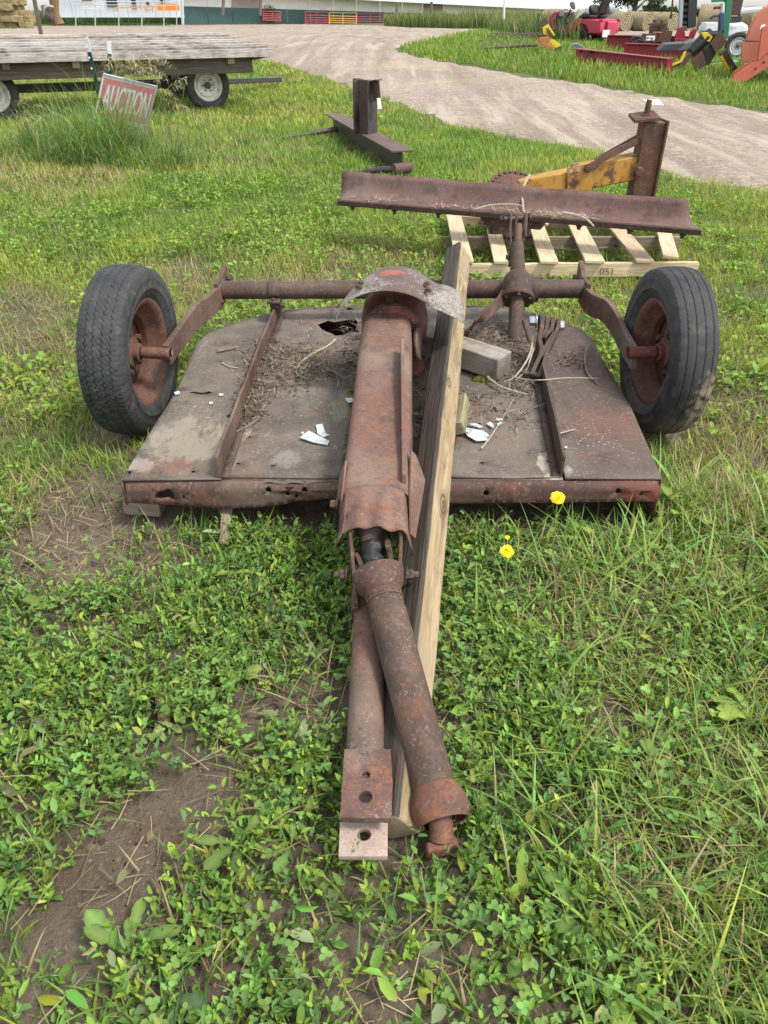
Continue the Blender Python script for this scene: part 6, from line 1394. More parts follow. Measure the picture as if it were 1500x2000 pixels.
def leaves(pos, d, nrm, L_, W_, col, tmpl=LEAF_T_, faces=LEAF_F_):
    n = len(pos); d = norm(d); s = norm(np.cross(nrm, d)); nn = np.cross(d, s)
    V = pos[:, None]+d[:, None]*(tmpl[None, :, 0:1]*L_[:, None, None]) + s[:, None]*(tmpl[None, :, 1:2]*W_[:, None, None]) + nn[:, None]*(tmpl[None, :, 2:3]*L_[:, None, None])
    m = len(tmpl); fl = np.concatenate([np.array(f) for f in faces]); loops = (np.arange(n)[:, None]*m+fl[None]).ravel(); ln = [len(f) for f in faces]; st = np.cumsum([0]+ln)[:-1]
    starts = (np.arange(n)[:, None]*len(fl)+st[None]).ravel()
    return V.reshape(-1, 3), loops, starts, np.repeat(col, m, 0)
def merge(parts):
    V = []; L = []; S = []; C = []; nv = 0; nl = 0
    for v, l, s, c in parts: V.append(v); L.append(l+nv); S.append(s+nl); C.append(c); nv += len(v); nl += len(l)
    return np.concatenate(V), np.concatenate(L), np.concatenate(S), np.concatenate(C)
def emit(name, parts, mat, label, cat, smooth=False):
    V, L, S, C = merge(parts); o = raw_mesh(name, V, L, S, mat, C, smooth); tag(o, label, cat, kind='stuff'); return o
def jit(base, n, a=.18, b=.10):
    """per-plant tone: brightness and a little hue"""
    k = 1+RNG.normal(0, a, (n, 1)); h = RNG.normal(0, b, (n, 1)); return np.clip(base*k*np.concatenate([1+h, np.ones((n, 1)), 1-h*.5], 1), .004, .9)
# masks read from the photograph (pixel ellipses): bare soil, straw mats
BARE = [(175, 1000, 95, 70, 1), (120, 1090, 110, 55, .95), (255, 1130, 80, 35, .8), (400, 1550, 85, 80, 1), (310, 1610, 100, 70, 1), (220, 1730, 115, 115, 1), (130, 1830, 90, 60, 1), (340, 1480, 60, 40, .7), (500, 1400, 60, 45, .8), (620, 1390, 80, 50, .8), (1195, 1400, 50, 45, 1), (420, 1920, 55, 45, .8), (750, 1960, 55, 35, .6), (1300, 1690, 90, 50, .6), (30, 630, 60, 40, .8), (40, 680, 50, 30, .6), (230, 860, 60, 40, .9), (960, 1960, 60, 30, .6), (1450, 1120, 50, 25, .7), (360, 1300, 40, 30, .5), (120, 1960, 70, 40, .5), (890, 1400, 30, 30, .4), (930, 1560, 40, 30, .3), (60, 1150, 60, 40, .6), (330, 1100, 60, 40, .7), (1390, 800, 40, 40, .7), (640, 1850, 70, 40, .4), (330, 520, 70, 15, .7), (1480, 330, 60, 20, .8), (1440, 430, 60, 20, .5), (720, 510, 90, 30, .5), (100, 640, 60, 30, .5)]
STRAW = [(620, 1380, 90, 70, 1), (150, 1085, 130, 70, .9), (1150, 1190, 140, 80, .8), (1310, 1680, 130, 90, 1), (1430, 900, 90, 160, .9), (700, 520, 130, 45, 1), (560, 560, 90, 30, .6), (1300, 1130, 160, 60, .7), (80, 1010, 90, 60, .9), (350, 560, 90, 40, .7), (700, 1960, 80, 50, .8), (880, 1850, 90, 60, .7), (520, 1410, 70, 60, .7), (60, 630, 80, 60, .9), (300, 1700, 120, 100, .35), (1420, 1550, 90, 90, .7), (1190, 1420, 70, 60, .6), (120, 340, 120, 40, .7), (420, 300, 120, 40, .5), (40, 360, 60, 20, 1), (500, 470, 90, 40, .4), (1380, 820, 60, 60, .7)]
def emask(lst, u, v):
    r = np.zeros(u.shape)
    for cu, cv, ru, rv, a in lst:
        d = ((u-cu)/ru)**2+((v-cv)/rv)**2+(fbm(u*.022+cu, v*.022, 4)-.5)*2.4; r = np.maximum(r, a*np.clip(2.0-d*1.05, 0, 1))
    return r
DECKP = [(p[0], p[1]) for p in ([D2(237, 945)]+Lw[1:]+[D2(600, 598), D2(900, 594), D2(1000, 600), D2(1092, 626), D2(1158, 660), D2(1232, 797), D2(1293, 945)])]
def seg_d(x, y, a, b):
    ax_, ay, bx, by = a[0], a[1], b[0], b[1]; t_ = np.clip(((x-ax_)*(bx-ax_)+(y-ay)*(by-ay))/((bx-ax_)**2+(by-ay)**2), 0, 1); return np.hypot(x-ax_-t_*(bx-ax_), y-ay-t_*(by-ay))
PALP = [tuple(P(u, v, .0)[:2]) for u, v in [(865, 425), (1320, 435), (1385, 548), (880, 548)]]
def blocked(x, y):
    k = inpoly(x, y, DECKP) | (inpoly(x, y, DRIVE) & inpoly(*ragged(x, y), DRIVE))
    for cx_ in (-1.045, 1.185): k |= (np.abs(x-cx_) < .10) & (np.abs(y-2.88) < .17)
    k |= seg_d(x, y, (-.03, 1.75), (-.025, .92)) < .035
    k |= seg_d(x, y, (.06, 1.45), (.118, .90)) < .045
    k |= seg_d(x, y, (.015, .93), (.10, 2.0)) < .045
    return k
def ragged(x, y): return x+(fbm(x*1.3, y*1.3, 4)-.5)*np.minimum(.10*y, 1.2), y+(fbm(x*1.3+31, y*1.3, 4)-.5)*np.minimum(.13*y, 1.6)
def inview(x, y, m=.6):
    d = y*CT+CAMH*ST; return np.abs(x) < 750/FPX*d*1.16+m
def sample(x0, x1, y0, y1, dens):
    n = int((x1-x0)*(y1-y0)*dens); x = RNG.uniform(x0, x1, n); y = RNG.uniform(y0, y1, n); k = inview(x, y) & ~blocked(x, y); return x[k], y[k]
def zrel(x, y): return relief(x, y)
G_MID = np.array([.155, .245, .038]); G_DEEP = np.array([.070, .130, .030]); G_YEL = np.array([.270, .310, .060]); G_BLUE = np.array([.110, .200, .055]); STRAWC = np.array([.36, .29, .155]); STRAWD = np.array([.20, .15, .085])
def weedw(u, v):
    """where the small knotweed rules: foreground left and middle"""
    w = sstep(1010, 1090, v)*(1-.85*sstep(1000, 1250, u-(v-1300)*.25)); w = np.maximum(w, .55*sstep(1500, 1600, v)*(1-sstep(1150, 1350, u))); return np.clip(w, 0, 1)
# --- knotweed carpet
parts = []; stems = []
x, y = sample(-1.9, 1.9, .30, 2.30, 2600); u, v = proj(x, y)
keep = RNG.random(len(x)) < weedw(u, v)*(1-emask(BARE, u, v))*(1-.75*emask(STRAW, u, v))*(.35+1.1*sstep(.38, .62, fbm(x*5, y*5, 3)))
x, y = x[keep], y[keep]; n = len(x); az = RNG.uniform(0, 6.283, n); el = RNG.uniform(.35, 1.25, n); ln = RNG.uniform(.035, .115, n)
ln *= .7+.6*fbm(x*3+9, y*3, 2)
lawnpos = np.stack([x, y, zrel(x, y)], 1)
sd = np.stack([np.cos(az)*np.cos(el), np.sin(az)*np.cos(el), np.sin(el)], 1)
tone = jit(G_MID*.98, n, .24, .14); blue = RNG.random(n) < .35; tone[blue] = jit(G_BLUE, int(blue.sum()), .12, .06)
for k in range(9):
    f = .22+.78*k/8; p = lawnpos+sd*(ln*f)[:, None]+np.array([0, 0, 1.])*(ln*.15*f*f)[:, None]
    a2 = az+k*2.4+RNG.normal(0, .4, n); up = .35+.5*f+RNG.normal(0, .25, n)
    d = np.stack([np.cos(a2)*np.cos(up), np.sin(a2)*np.cos(up), np.sin(up)], 1)
    nr = np.stack([-np.cos(a2)*.5, -np.sin(a2)*.5, np.ones(n)], 1)+RNG.normal(0, .3, (n, 3))
    L_ = RNG.uniform(.008, .024, n)*(1.15-.5*abs(f-.6))*np.where(RNG.random(n) < .12, 1.5, 1.0); W_ = L_*RNG.uniform(.30, .58, n)
    ok = RNG.random(n) < .92
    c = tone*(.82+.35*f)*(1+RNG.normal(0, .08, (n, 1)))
    yl = RNG.random(n) < .03; c[yl] = jit(np.array([.26, .27, .06]), int(yl.sum()), .3, .15)
    parts.append(leaves(p[ok], d[ok], nr[ok], L_[ok], W_[ok], c[ok]))
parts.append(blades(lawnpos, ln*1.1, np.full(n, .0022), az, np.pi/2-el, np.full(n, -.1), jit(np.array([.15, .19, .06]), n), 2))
x, y = sample(-1.9, 1.9, .30, 2.35, 900); u, v = proj(x, y); k = RNG.random(len(x)) < 1.2*sstep(.46, .62, fbm(x*3.3+12, y*3.3+5, 3))*(1-emask(BARE, u, v)); x, y = x[k], y[k]; m = len(x); a0 = RNG.uniform(0, 6.283, m); top = np.stack([x, y, zrel(x, y)+RNG.uniform(.03, .085, m)], 1); tlt = RNG.normal(0, .25, (m, 3)); cl = jit(np.array([.15, .26, .060]), m, .2, .10); L_ = RNG.uniform(.009, .016, m)
for q in range(3):
    a2 = a0+q*2.094; d = np.stack([np.cos(a2), np.sin(a2), .25+0*a2], 1)+tlt*.4; parts.append(leaves(top, d, np.stack([-np.cos(a2)*.2, -np.sin(a2)*.2, np.ones(m)], 1)+tlt, L_, L_*1.05, cl*(1+RNG.normal(0, .08, (m, 1)))))
parts.append(blades(np.stack([x, y, zrel(x, y)], 1), top[:, 2]-zrel(x, y), np.full(m, .0018), a0, np.zeros(m), np.zeros(m), jit(np.array([.15, .20, .07]), m), 2))
x, y = sample(-1.9, 1.9, .30, 2.35, 260); u, v = proj(x, y); k = RNG.random(len(x)) < (.35+.5*weedw(u, v))*(1-.93*emask(BARE, u, v)); x, y = x[k], y[k]; m = len(x); a2 = RNG.uniform(0, 6.283, m); up = RNG.uniform(-.1, .8, m)
d = np.stack([np.cos(a2)*np.cos(up), np.sin(a2)*np.cos(up), np.sin(up)], 1); L_ = RNG.uniform(.025, .06, m); c = jit(G_MID*1.1, m, .3, .18); wl_ = RNG.random(m) < .3; c[wl_] = jit(np.array([.20, .22, .11]), int(wl_.sum()), .25, .1)
parts.append(leaves(np.stack([x, y, zrel(x, y)+RNG.uniform(.01, .06, m)], 1), d, np.stack([-np.cos(a2)*.4, -np.sin(a2)*.4, np.ones(m)], 1)+RNG.normal(0, .45, (m, 3)), L_, L_*RNG.uniform(.3, .6, m), c))
emit('weed_carpet', parts, M_WEED, 'low carpet of small oval-leaved weeds across the foreground', 'weeds')
# --- near grass
def grass(x0, x1, y0, y1, dens, lo, hi, wid, seg, wfun, cfun, leanr=(.1, .8), curlr=(.1, .7)):
    x, y = sample(x0, x1, y0, y1, dens); u, v = proj(x, y); k = RNG.random(len(x)) < wfun(x, y, u, v); x, y, u, v = x[k], y[k], u[k], v[k]; n = len(x)
    pos = np.stack([x, y, zrel(x, y)-.004], 1); L_ = RNG.uniform(lo, hi, n)*(.65+.7*fbm(x*1.6+3, y*1.6, 3))
    return blades(pos, L_, wid*RNG.uniform(.6, 1.3, n), RNG.uniform(0, 6.283, n), RNG.uniform(*leanr, n), RNG.uniform(*curlr, n)*2/seg, cfun(x, y, u, v, n), seg)
def near_col(x, y, u, v, n):
    c = jit(G_MID, n, .2, .12); q = RNG.random(n); dk = q < .35; c[dk] = jit(G_BLUE, int(dk.sum()), .2, .08)
    yl = RNG.random(n) < .35*sstep(1000, 1300, u); c[yl] = jit(G_YEL, int(yl.sum()), .2, .1)
    s = RNG.random(n) < (.10+.42*emask(STRAW, u, v)); c[s] = jit(STRAWC*1.05, int(s.sum()), .2, .06); return c
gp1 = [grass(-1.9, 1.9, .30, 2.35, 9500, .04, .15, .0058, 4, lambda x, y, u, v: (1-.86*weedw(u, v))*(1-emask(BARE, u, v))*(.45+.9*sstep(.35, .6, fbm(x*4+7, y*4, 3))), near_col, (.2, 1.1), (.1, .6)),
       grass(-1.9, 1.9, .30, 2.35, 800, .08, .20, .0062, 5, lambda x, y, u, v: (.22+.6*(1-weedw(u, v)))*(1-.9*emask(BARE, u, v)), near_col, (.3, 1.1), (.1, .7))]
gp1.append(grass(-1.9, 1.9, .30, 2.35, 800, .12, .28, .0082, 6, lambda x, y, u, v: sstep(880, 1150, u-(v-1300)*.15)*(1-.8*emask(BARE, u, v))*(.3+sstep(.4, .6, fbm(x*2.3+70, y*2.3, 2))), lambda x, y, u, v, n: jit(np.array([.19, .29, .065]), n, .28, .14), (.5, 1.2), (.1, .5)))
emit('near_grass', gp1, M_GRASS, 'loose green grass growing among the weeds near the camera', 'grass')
# --- lawn beyond the mower
def lawn_col(x, y, u, v, n):
    f = fbm(x*.55+2, y*.55+8, 4); g = fbm(x*2.2, y*2.2+30, 3)
    k = sstep(.36, .58, f)[:, None]; c = G_MID*1.2*(1-k)+G_YEL*1.1*k; d = sstep(.52, .72, g)[:, None]*.6; c = c*(1-d)+G_DEEP*1.3*d
    c = np.clip(c*(1+RNG.normal(0, .2, (n, 1)))*np.concatenate([1+RNG.normal(0, .1, (n, 1)), np.ones((n, 2))], 1), .004, .9)
    s = RNG.random(n) < (.05+.45*emask(STRAW, u, v)+.22*sstep(.56, .7, fbm(x*.9+50, y*.9, 3))); c[s] = jit(STRAWC, int(s.sum()), .2, .06); return c
lw = lambda x, y, u, v: (1-.9*emask(BARE, u, v))*(.5+.8*sstep(.3, .55, fbm(x*3+1, y*3+4, 3)))
gp2 = [grass(-3.4, 3.4, 2.2, 5.0, 6200, .035, .11, .0045, 3, lw, lawn_col, (.1, .9), (.1, .6)), grass(-5.5, 5.5, 5.0, 8.2, 3600, .04, .12, .007, 2, lw, lawn_col, (.1, .8), (.2, .7)),
       grass(-8.6, 8.5, 8.2, 12.5, 1700, .05, .14, .011, 2, lw, lawn_col, (.1, .8), (.2, .7)), grass(-12, 3, 12.5, 20, 800, .05, .15, .017, 2, lw, lawn_col, (.1, .8), (.2, .7)), grass(-16, 2, 20, 34, 260, .06, .18, .03, 2, lw, lawn_col, (.1, .8), (.2, .7))]
emit('lawn_grass', gp2, M_GRASS, 'patchy yellow-green lawn around and behind the mower', 'grass')
# --- leafy weeds in the lawn
parts = []
x, y = sample(-4.5, 4.5, 2.2, 8.5, 170); u, v = proj(x, y); k = RNG.random(len(x)) < (.25+.9*sstep(.48, .62, fbm(x*1.2+20, y*1.2, 3)))*(1-emask(BARE, u, v)); x, y = x[k], y[k]; n = len(x)
pos = np.stack([x, y, zrel(x, y)], 1); tone = jit(G_MID*1.1, n, .2, .1)
for k in range(9):
    a2 = RNG.uniform(0, 6.283, n); r_ = RNG.uniform(.0, .05, n); p = pos+np.stack([np.cos(a2)*r_, np.sin(a2)*r_, RNG.uniform(.01, .075, n)], 1); up = RNG.uniform(.0, .9, n)
    d = np.stack([np.cos(a2)*np.cos(up), np.sin(a2)*np.cos(up), np.sin(up)], 1); nr = np.stack([-np.cos(a2)*.4, -np.sin(a2)*.4, np.ones(n)], 1)+RNG.normal(0, .3, (n, 3)); L_ = RNG.uniform(.018, .045, n)
    parts.append(leaves(p, d, nr, L_, L_*RNG.uniform(.45, .7, n), tone*(1+RNG.normal(0, .12, (n, 1)))))
emit('lawn_weeds', parts, M_WEED, 'broadleaf weeds scattered through the lawn', 'weeds')
# --- island grass beyond the drive, roadside weeds and the tall bands
ISL = [tuple(PG(u, v)[:2]) for u, v in [(783, 95), (815, 87), (870, 78), (920, 68), (960, 62.5), (1040, 72), (1110, 80), (1190, 83), (1380, 89), (1560, 94), (1900, 98), (1900, 262), (1560, 222), (1500, 216), (1400, 204), (1250, 180), (1100, 155), (960, 135), (880, 121), (830, 111), (790, 103)]]
BEAMS = [PG(1122, 124), PG(1303, 147), PG(1216, 118), PG(1372, 124)]
def isl(x0, x1, y0, y1, dens, lo, hi, wid, col, poly, lean=(.05, .6), kf=None):
    n = int((x1-x0)*(y1-y0)*dens); x = RNG.uniform(x0, x1, n); y = RNG.uniform(y0, y1, n); k = inview(x, y, 1.5) & inpoly(x, y, poly)
    if kf is not None: k &= RNG.random(n) < kf(x, y)
    x, y = x[k], y[k]; n = len(x); f = fbm(x*.5+9, y*.5, 3)
    L_ = RNG.uniform(lo, hi, n)*(.6+.8*f); c = jit(col, n, .2, .1); yl = RNG.random(n) < .35*sstep(.4, .7, f); c[yl] = jit(G_YEL, int(yl.sum()), .2, .1); s = RNG.random(n) < .07; c[s] = jit(STRAWC, int(s.sum()))
    return blades(np.stack([x, y, gz(x, y)-.02], 1), L_, wid*RNG.uniform(.6, 1.4, n), RNG.uniform(0, 6.283, n), RNG.uniform(*lean, n), RNG.uniform(.1, .8, n), c, 2)
emit('island_grass', [isl(0, 13, 10.5, 19, 420, .07, .2, .018, G_MID*1.05, ISL), isl(0, 14, 19, 30, 260, .10, .28, .025, G_MID*1.05, ISL, kf=lambda x, y: 1-.7*((x > 7.2) & (y < 21))), isl(0, 22, 30, 50, 90, .12, .35, .045, G_MID, ISL)], M_GRASS, 'green grass on the island of parked machinery', 'grass')
def band(name, px, n, lo, hi, wid, col, label, seedy=.0, tips=None, lean=(.0, .4)):
    poly = [tuple(PG(u, v)[:2]) for u, v in px]; xs_ = [p[0] for p in poly]; ys_ = [p[1] for p in poly]
    x = RNG.uniform(min(xs_), max(xs_), n*3); y = RNG.uniform(min(ys_), max(ys_), n*3); k = inpoly(x, y, poly); x, y = x[k][:n], y[k][:n]; m = len(x)
    L_ = RNG.uniform(lo, hi, m)*(.55+.9*fbm(x*.35, y*.35, 3)); c = jit(col, m, .25, .12); s = RNG.random(m) < seedy; c[s] = jit(np.array([.26, .24, .10]), int(s.sum())); L_[s] *= 1.2
    P_ = [blades(np.stack([x, y, gz(x, y)-.05], 1), L_, wid*RNG.uniform(.6, 1.4, m), RNG.uniform(0, 6.283, m), RNG.uniform(*lean, m), RNG.uniform(.1, .6, m), c, 2)]
    emit(name, P_, M_GRASS, label, 'grass')
band('tall_grass', [(748, 51), (800, 53.5), (880, 55.5), (1000, 57), (1060, 60), (1060, 52), (900, 50.5), (760, 48.5)], 16000, .75, 1.6, .05, np.array([.075, .12, .03]), 'tall seeding grass in front of the barn right of the gates', .25)
band('tall_grass', [(955, 70), (1060, 84), (1130, 90), (1130, 72), (1040, 64), (965, 60)], 12000, .4, .95, .03, np.array([.075, .125, .032]), 'tall rank grass around the white pole and hay rake', .12)
band('verge_weeds', [(70, 49), (250, 47.5), (400, 47), (545, 46), (560, 44), (400, 42.5), (250, 43), (80, 44)], 15000, .8, 1.8, .06, np.array([.055, .105, .030]), 'weedy green verge in front of the pale shed', .05)
band('verge_grass', [(60, 51), (250, 49.5), (400, 49), (580, 47.5), (545, 45.5), (400, 46.5), (250, 47), (70, 48)], 7000, .12, .3, .05, np.array([.10, .19, .035]), 'short bright grass edge below the weedy verge', .0)
band('straw_strip', [(60, 55), (250, 53), (420, 52), (560, 50.5), (560, 48), (420, 49.5), (250, 50), (60, 52)], 6000, .05, .16, .06, np.array([.42, .34, .18]), 'strip of scattered straw along the far edge of the drive', .3, lean=(.8, 1.4))
band('drive_edge_grass', [(0, 57), (60, 56), (60, 52), (0, 53)], 1500, .1, .3, .05, np.array([.13, .17, .05]), 'grass at the foot of the hay stack', .1)
# bushy shrub at the shed end
r_ = RNG; b = PG(515, 47.5); sh = thing('shrub', 'bushy grey-green shrub at the barn corner by the gates', 'shrub', tuple(b))
n = 5200; q = r_.normal(0, 1, (n, 3)); q = norm(q)*(r_.random((n, 1))**.4)*np.array([1.9, 1.0, 1.35])+np.array([0, 0, 1.0]); q[:, 2] = np.abs(q[:, 2]); pos = q+np.array([b.x, b.y, b.z]); d = norm(np.array([0, 0, .8])+q*.5+r_.normal(0, .5, (n, 3)))
V, L, S, C = leaves(pos, d, r_.normal(0, 1, (n, 3)), r_.uniform(.12, .3, n), r_.uniform(.04, .09, n), jit(np.array([.085, .12, .045]), n, .3, .1)); o = raw_mesh('crown', V-np.array(b)[None], L, S, M_WEED, C); o.parent = sh
for k in range(6): obj('stem', MB().tube([b, b+Vector((r_.normal(0, .5), r_.normal(0, .3), 1.4))], [.05, .02], 6), W_FP, sh)
# --- straw lying flat
parts = []
for (x0, x1, y0, y1, dens, lo, hi, wd) in ((-1.9, 1.9, .3, 2.35, 1300, .03, .13, .0030), (-3.4, 3.4, 2.2, 6.0, 420, .04, .14, .0042), (-6, 5, 6, 10, 130, .05, .16, .008)):
    x, y = sample(x0, x1, y0, y1, dens); u, v = proj(x, y); k = RNG.random(len(x)) < .10+.9*np.maximum(emask(STRAW, u, v), .25*emask(BARE, u, v)); x, y = x[k], y[k]; n = len(x)
    c = jit(STRAWC, n, .25, .08); dk = RNG.random(n) < .4; c[dk] = jit(STRAWD, int(dk.sum()))
    parts.append(blades(np.stack([x, y, zrel(x, y)+RNG.uniform(.003, .03, n)], 1), RNG.uniform(lo, hi, n), wd*RNG.uniform(.5, 1.4, n), RNG.uniform(0, 6.283, n), RNG.uniform(1.25, 1.65, n), RNG.normal(.0, .15, n), c, 3))
emit('dry_straw', parts, M_STRAW, 'dry straw and dead stems strewn over the soil', 'straw')
# --- crumbs of soil and pebbles on the bare patches
x, y = sample(-1.9, 1.9, .3, 2.6, 9000); u, v = proj(x, y); k = RNG.random(len(x)) < (.06+.9*emask(BARE, u, v))*sstep(.36, .56, fbm(x*7, y*7, 3)); x, y = x[k], y[k]; n = len(x); s = RNG.uniform(.001, .0055, n)*(1+1.6*(RNG.random(n) < .06))
T = np.array([(1, 0, 0), (0, 1, 0), (-1, 0, 0), (0, -1, 0), (0, 0, .8)], float); V = np.stack([x, y, zrel(x, y)], 1)[:, None]+T[None]*s[:, None, None]*RNG.uniform(.6, 1.4, (n, 5, 1))
F = np.array([0, 1, 4, 1, 2, 4, 2, 3, 4, 3, 0, 4]); c = jit(np.array([.115, .082, .055]), n, .35, .05)
o = raw_mesh('soil_crumbs', V.reshape(-1, 3), (np.arange(n)[:, None]*5+F[None]).ravel(), np.arange(n*4)*3, M_STRAW, np.repeat(c, 5, 0)); tag(o, 'crumbs of dry soil and small stones on the bare patches', 'soil', kind='stuff')
# --- litter on the deck: twigs, husks, leaf mould
def deck_litter():
    parts = []; dens = 1.6
    spots = [(560, 720, 70, 40, 420), (500, 760, 28, 50, 260), (620, 715, 60, 25, 160), (480, 805, 16, 25, 90), (690, 690, 20, 60, 160), (690, 880, 12, 30, 60), (960, 655, 60, 25, 260), (1000, 700, 40, 30, 200), (1010, 750, 50, 25, 130), (820, 680, 20, 50, 120), (815, 780, 12, 80, 160), (1000, 800, 60, 40, 50), (1120, 705, 30, 12, 60), (660, 600, 40, 10, 40), (560, 690, 60, 20, 120), (930, 800, 40, 50, 40)]
    for (cu, cv, ru, rv, m) in spots:
        m = int(m*dens)
        uu = RNG.normal(cu, ru*.6, m); vv = RNG.normal(cv, rv*.6, m); ps = np.array([tuple(P(a, b_, ZD+.006)) for a, b_ in zip(uu, vv)]); ps[:, 2] += RNG.uniform(0, .018, m); k = inpoly(ps[:, 0], ps[:, 1], DECKP); ps = ps[k]; m = len(ps)
        c = jit(np.array([.17, .13, .095]), m, .35, .06); pl = RNG.random(m) < .25; c[pl] = jit(np.array([.38, .32, .22]), int(pl.sum()))
        parts.append(blades(ps, RNG.uniform(.015, .075, m), RNG.uniform(.0015, .0045, m), RNG.uniform(0, 6.283, m), RNG.uniform(1.3, 1.62, m), RNG.normal(0, .25, m), c, 3))
        m2 = m//2; c2 = jit(np.array([.10, .08, .06]), m2, .4, .06); a2 = RNG.uniform(0, 6.283, m2)
        parts.append(leaves(ps[:m2]-np.array([0, 0, .004]), np.stack([np.cos(a2), np.sin(a2), RNG.normal(0, .2, m2)], 1), np.stack([0*a2, 0*a2, 1+0*a2], 1)+RNG.normal(0, .4, (m2, 3)), RNG.uniform(.008, .025, m2), RNG.uniform(.006, .014, m2), c2))
    emit('twig_litter', parts, M_STRAW, 'dry twig and leaf litter gathered on the mower deck', 'litter')
    parts = []
    for f0, f1, m in ((.05, .2, 40), (.28, .45, 60), (.45, .75, 170), (.6, .66, 60)):
        t_ = RNG.uniform(f0, f1, m); base = np.array([tuple(bL.lerp(bR, a)) for a in t_]); base += np.stack([0*t_, RNG.uniform(.0, .09, m), RNG.uniform(.0, .01, m)], 1); base[:, 2] += .012
        c = jit(np.array([.42, .35, .24]), m, .3, .06); parts.append(blades(base, RNG.uniform(.02, .10, m), RNG.uniform(.003, .007, m), RNG.uniform(0, 6.283, m), RNG.uniform(1.2, 1.6, m), RNG.normal(0, .2, m), c, 2))
    emit('blade_litter', parts, M_STRAW, 'dry straw and husks lying in the curve of the grader blade', 'litter')
deck_litter()
# --- tall clump around the auction sign
def clump():
    b = PG(235, 312); r = thing('tall_grass_clump', 'tall unmown clump of grass with seed heads around the auction sign', 'grass clump', tuple(b))
    n = 6500; dx = RNG.normal(0, 1, n); dy = RNG.normal(0, 1, n); cx_ = RNG.choice(3, n, p=[.5, .3, .2]); ox = np.array([-.12, -.75, .45])[cx_]; oy = np.array([.1, .8, -.35])[cx_]; sc = np.array([.40, .60, .34])[cx_]
    x = b.x+ox+dx*sc; y = b.y+oy+dy*sc*.9; hh = np.array([.58, .58, .36])[cx_]*np.exp(-(dx**2+dy**2)*.25)*(.6+.9*fbm(x*3, y*3, 3))
    uu, _ = proj(x, y); hh = hh*(1-.6*sstep(236, 262, uu)*(1-sstep(300, 345, uu)))
    lx = x-(b.x+ox); az = np.where(RNG.random(n) < .6, np.arctan2(dy, dx)+RNG.normal(0, .6, n), RNG.uniform(0, 6.283, n))
    c = jit(np.array([.18, .27, .060]), n, .25, .12); bl = RNG.random(n) < .35; c[bl] = jit(np.array([.10, .18, .065]), int(bl.sum()), .2, .06); s = RNG.random(n) < .07; c[s] = jit(STRAWC, int(s.sum()))
    V, L, S, C = blades(np.stack([x, y, gz(x, y)-.01], 1), hh*(.45+1.15*RNG.random(n)**1.6)*np.where(RNG.random(n) < .05, 1.5, 1)+.07, RNG.uniform(.006, .013, n), az, RNG.uniform(.02, .45, n), RNG.uniform(.15, .75, n), c, 4)
    o = raw_mesh('blades', V-np.array(b)[None], L, S, M_GRASS, C); o.parent = r; o['kind'] = 'stuff'
    m = 420; x2 = b.x+RNG.normal(-.25, .45, m); y2 = b.y+RNG.normal(.75, .35, m); V, L, S, C = blades(np.stack([x2, y2, gz(x2, y2)-.01], 1), RNG.uniform(.45, .95, m), RNG.uniform(.004, .008, m), RNG.uniform(0, 6.283, m), RNG.uniform(0, .25, m), RNG.uniform(.05, .35, m), jit(np.array([.20, .27, .08]), m, .2, .1), 5)
    o = raw_mesh('tall_stems', V-np.array(b)[None], L, S, M_GRASS, C); o.parent = r; o['kind'] = 'stuff'
    # drooping brome heads
    parts = []
    heads = [(230, 108, 10.9), (245, 118, 10.9), (258, 112, 11), (268, 125, 10.9), (280, 122, 11), (300, 112, 11), (250, 132, 10.8), (236, 126, 10.9), (275, 138, 10.8), (262, 145, 10.7), (310, 175, 10.6), (320, 195, 10.6), (365, 152, 10.5), (345, 205, 10.4), (40, 218, 10.4), (70, 205, 10.6), (95, 225, 10.3), (125, 212, 10.5), (25, 225, 10.2), (60, 190, 10.8), (265, 290, 9.6), (250, 335, 9.2), (285, 310, 9.5), (220, 130, 10.9), (272, 108, 11.0), (288, 132, 10.9), (240, 140, 10.8), (228, 118, 10.8), (255, 122, 10.8), (270, 118, 10.9)]
    for (u, v, yy) in heads:
        top = PY(u, v, yy); base = Vector((top.x+RNG.normal(-.1, .2), yy-.1+RNG.normal(0, .15), 0)); base.z = float(gz(base.x, base.y))
        m = 46; f = RNG.random(m); p = np.array(top)[None]+np.stack([f*.22*np.sign(.3+RNG.normal(0, 1)), RNG.normal(0, .03, m), -f*f*.14], 1); az = RNG.uniform(0, 6.283, m)
        parts.append(blades(p, RNG.uniform(.05, .14, m), RNG.uniform(.006, .012, m), az, RNG.uniform(1.0, 1.9, m), RNG.uniform(.3, .7, m), jit(np.array([.36, .33, .17]), m, .2, .08), 3))
        # stem
        c_ = catmull([base, base.lerp(top, .6)+Vector((RNG.normal(0, .03), 0, .05)), top], 6); mb = np.array([tuple(q) for q in c_]); w_ = np.array([[.003, 0, 0]]); V = np.concatenate([mb-w_, mb+w_]); k = np.arange(6); parts.append((V, np.stack([k, k+1, k+8, k+7], 1).ravel(), k*4, np.tile(np.array([[.16, .19, .06]]), (14, 1))))
    V, L, S, C = merge(parts); o = raw_mesh('seed_heads', V-np.array(b)[None], L, S, M_STRAW, C); o.parent = r; o['kind'] = 'stuff'
clump()
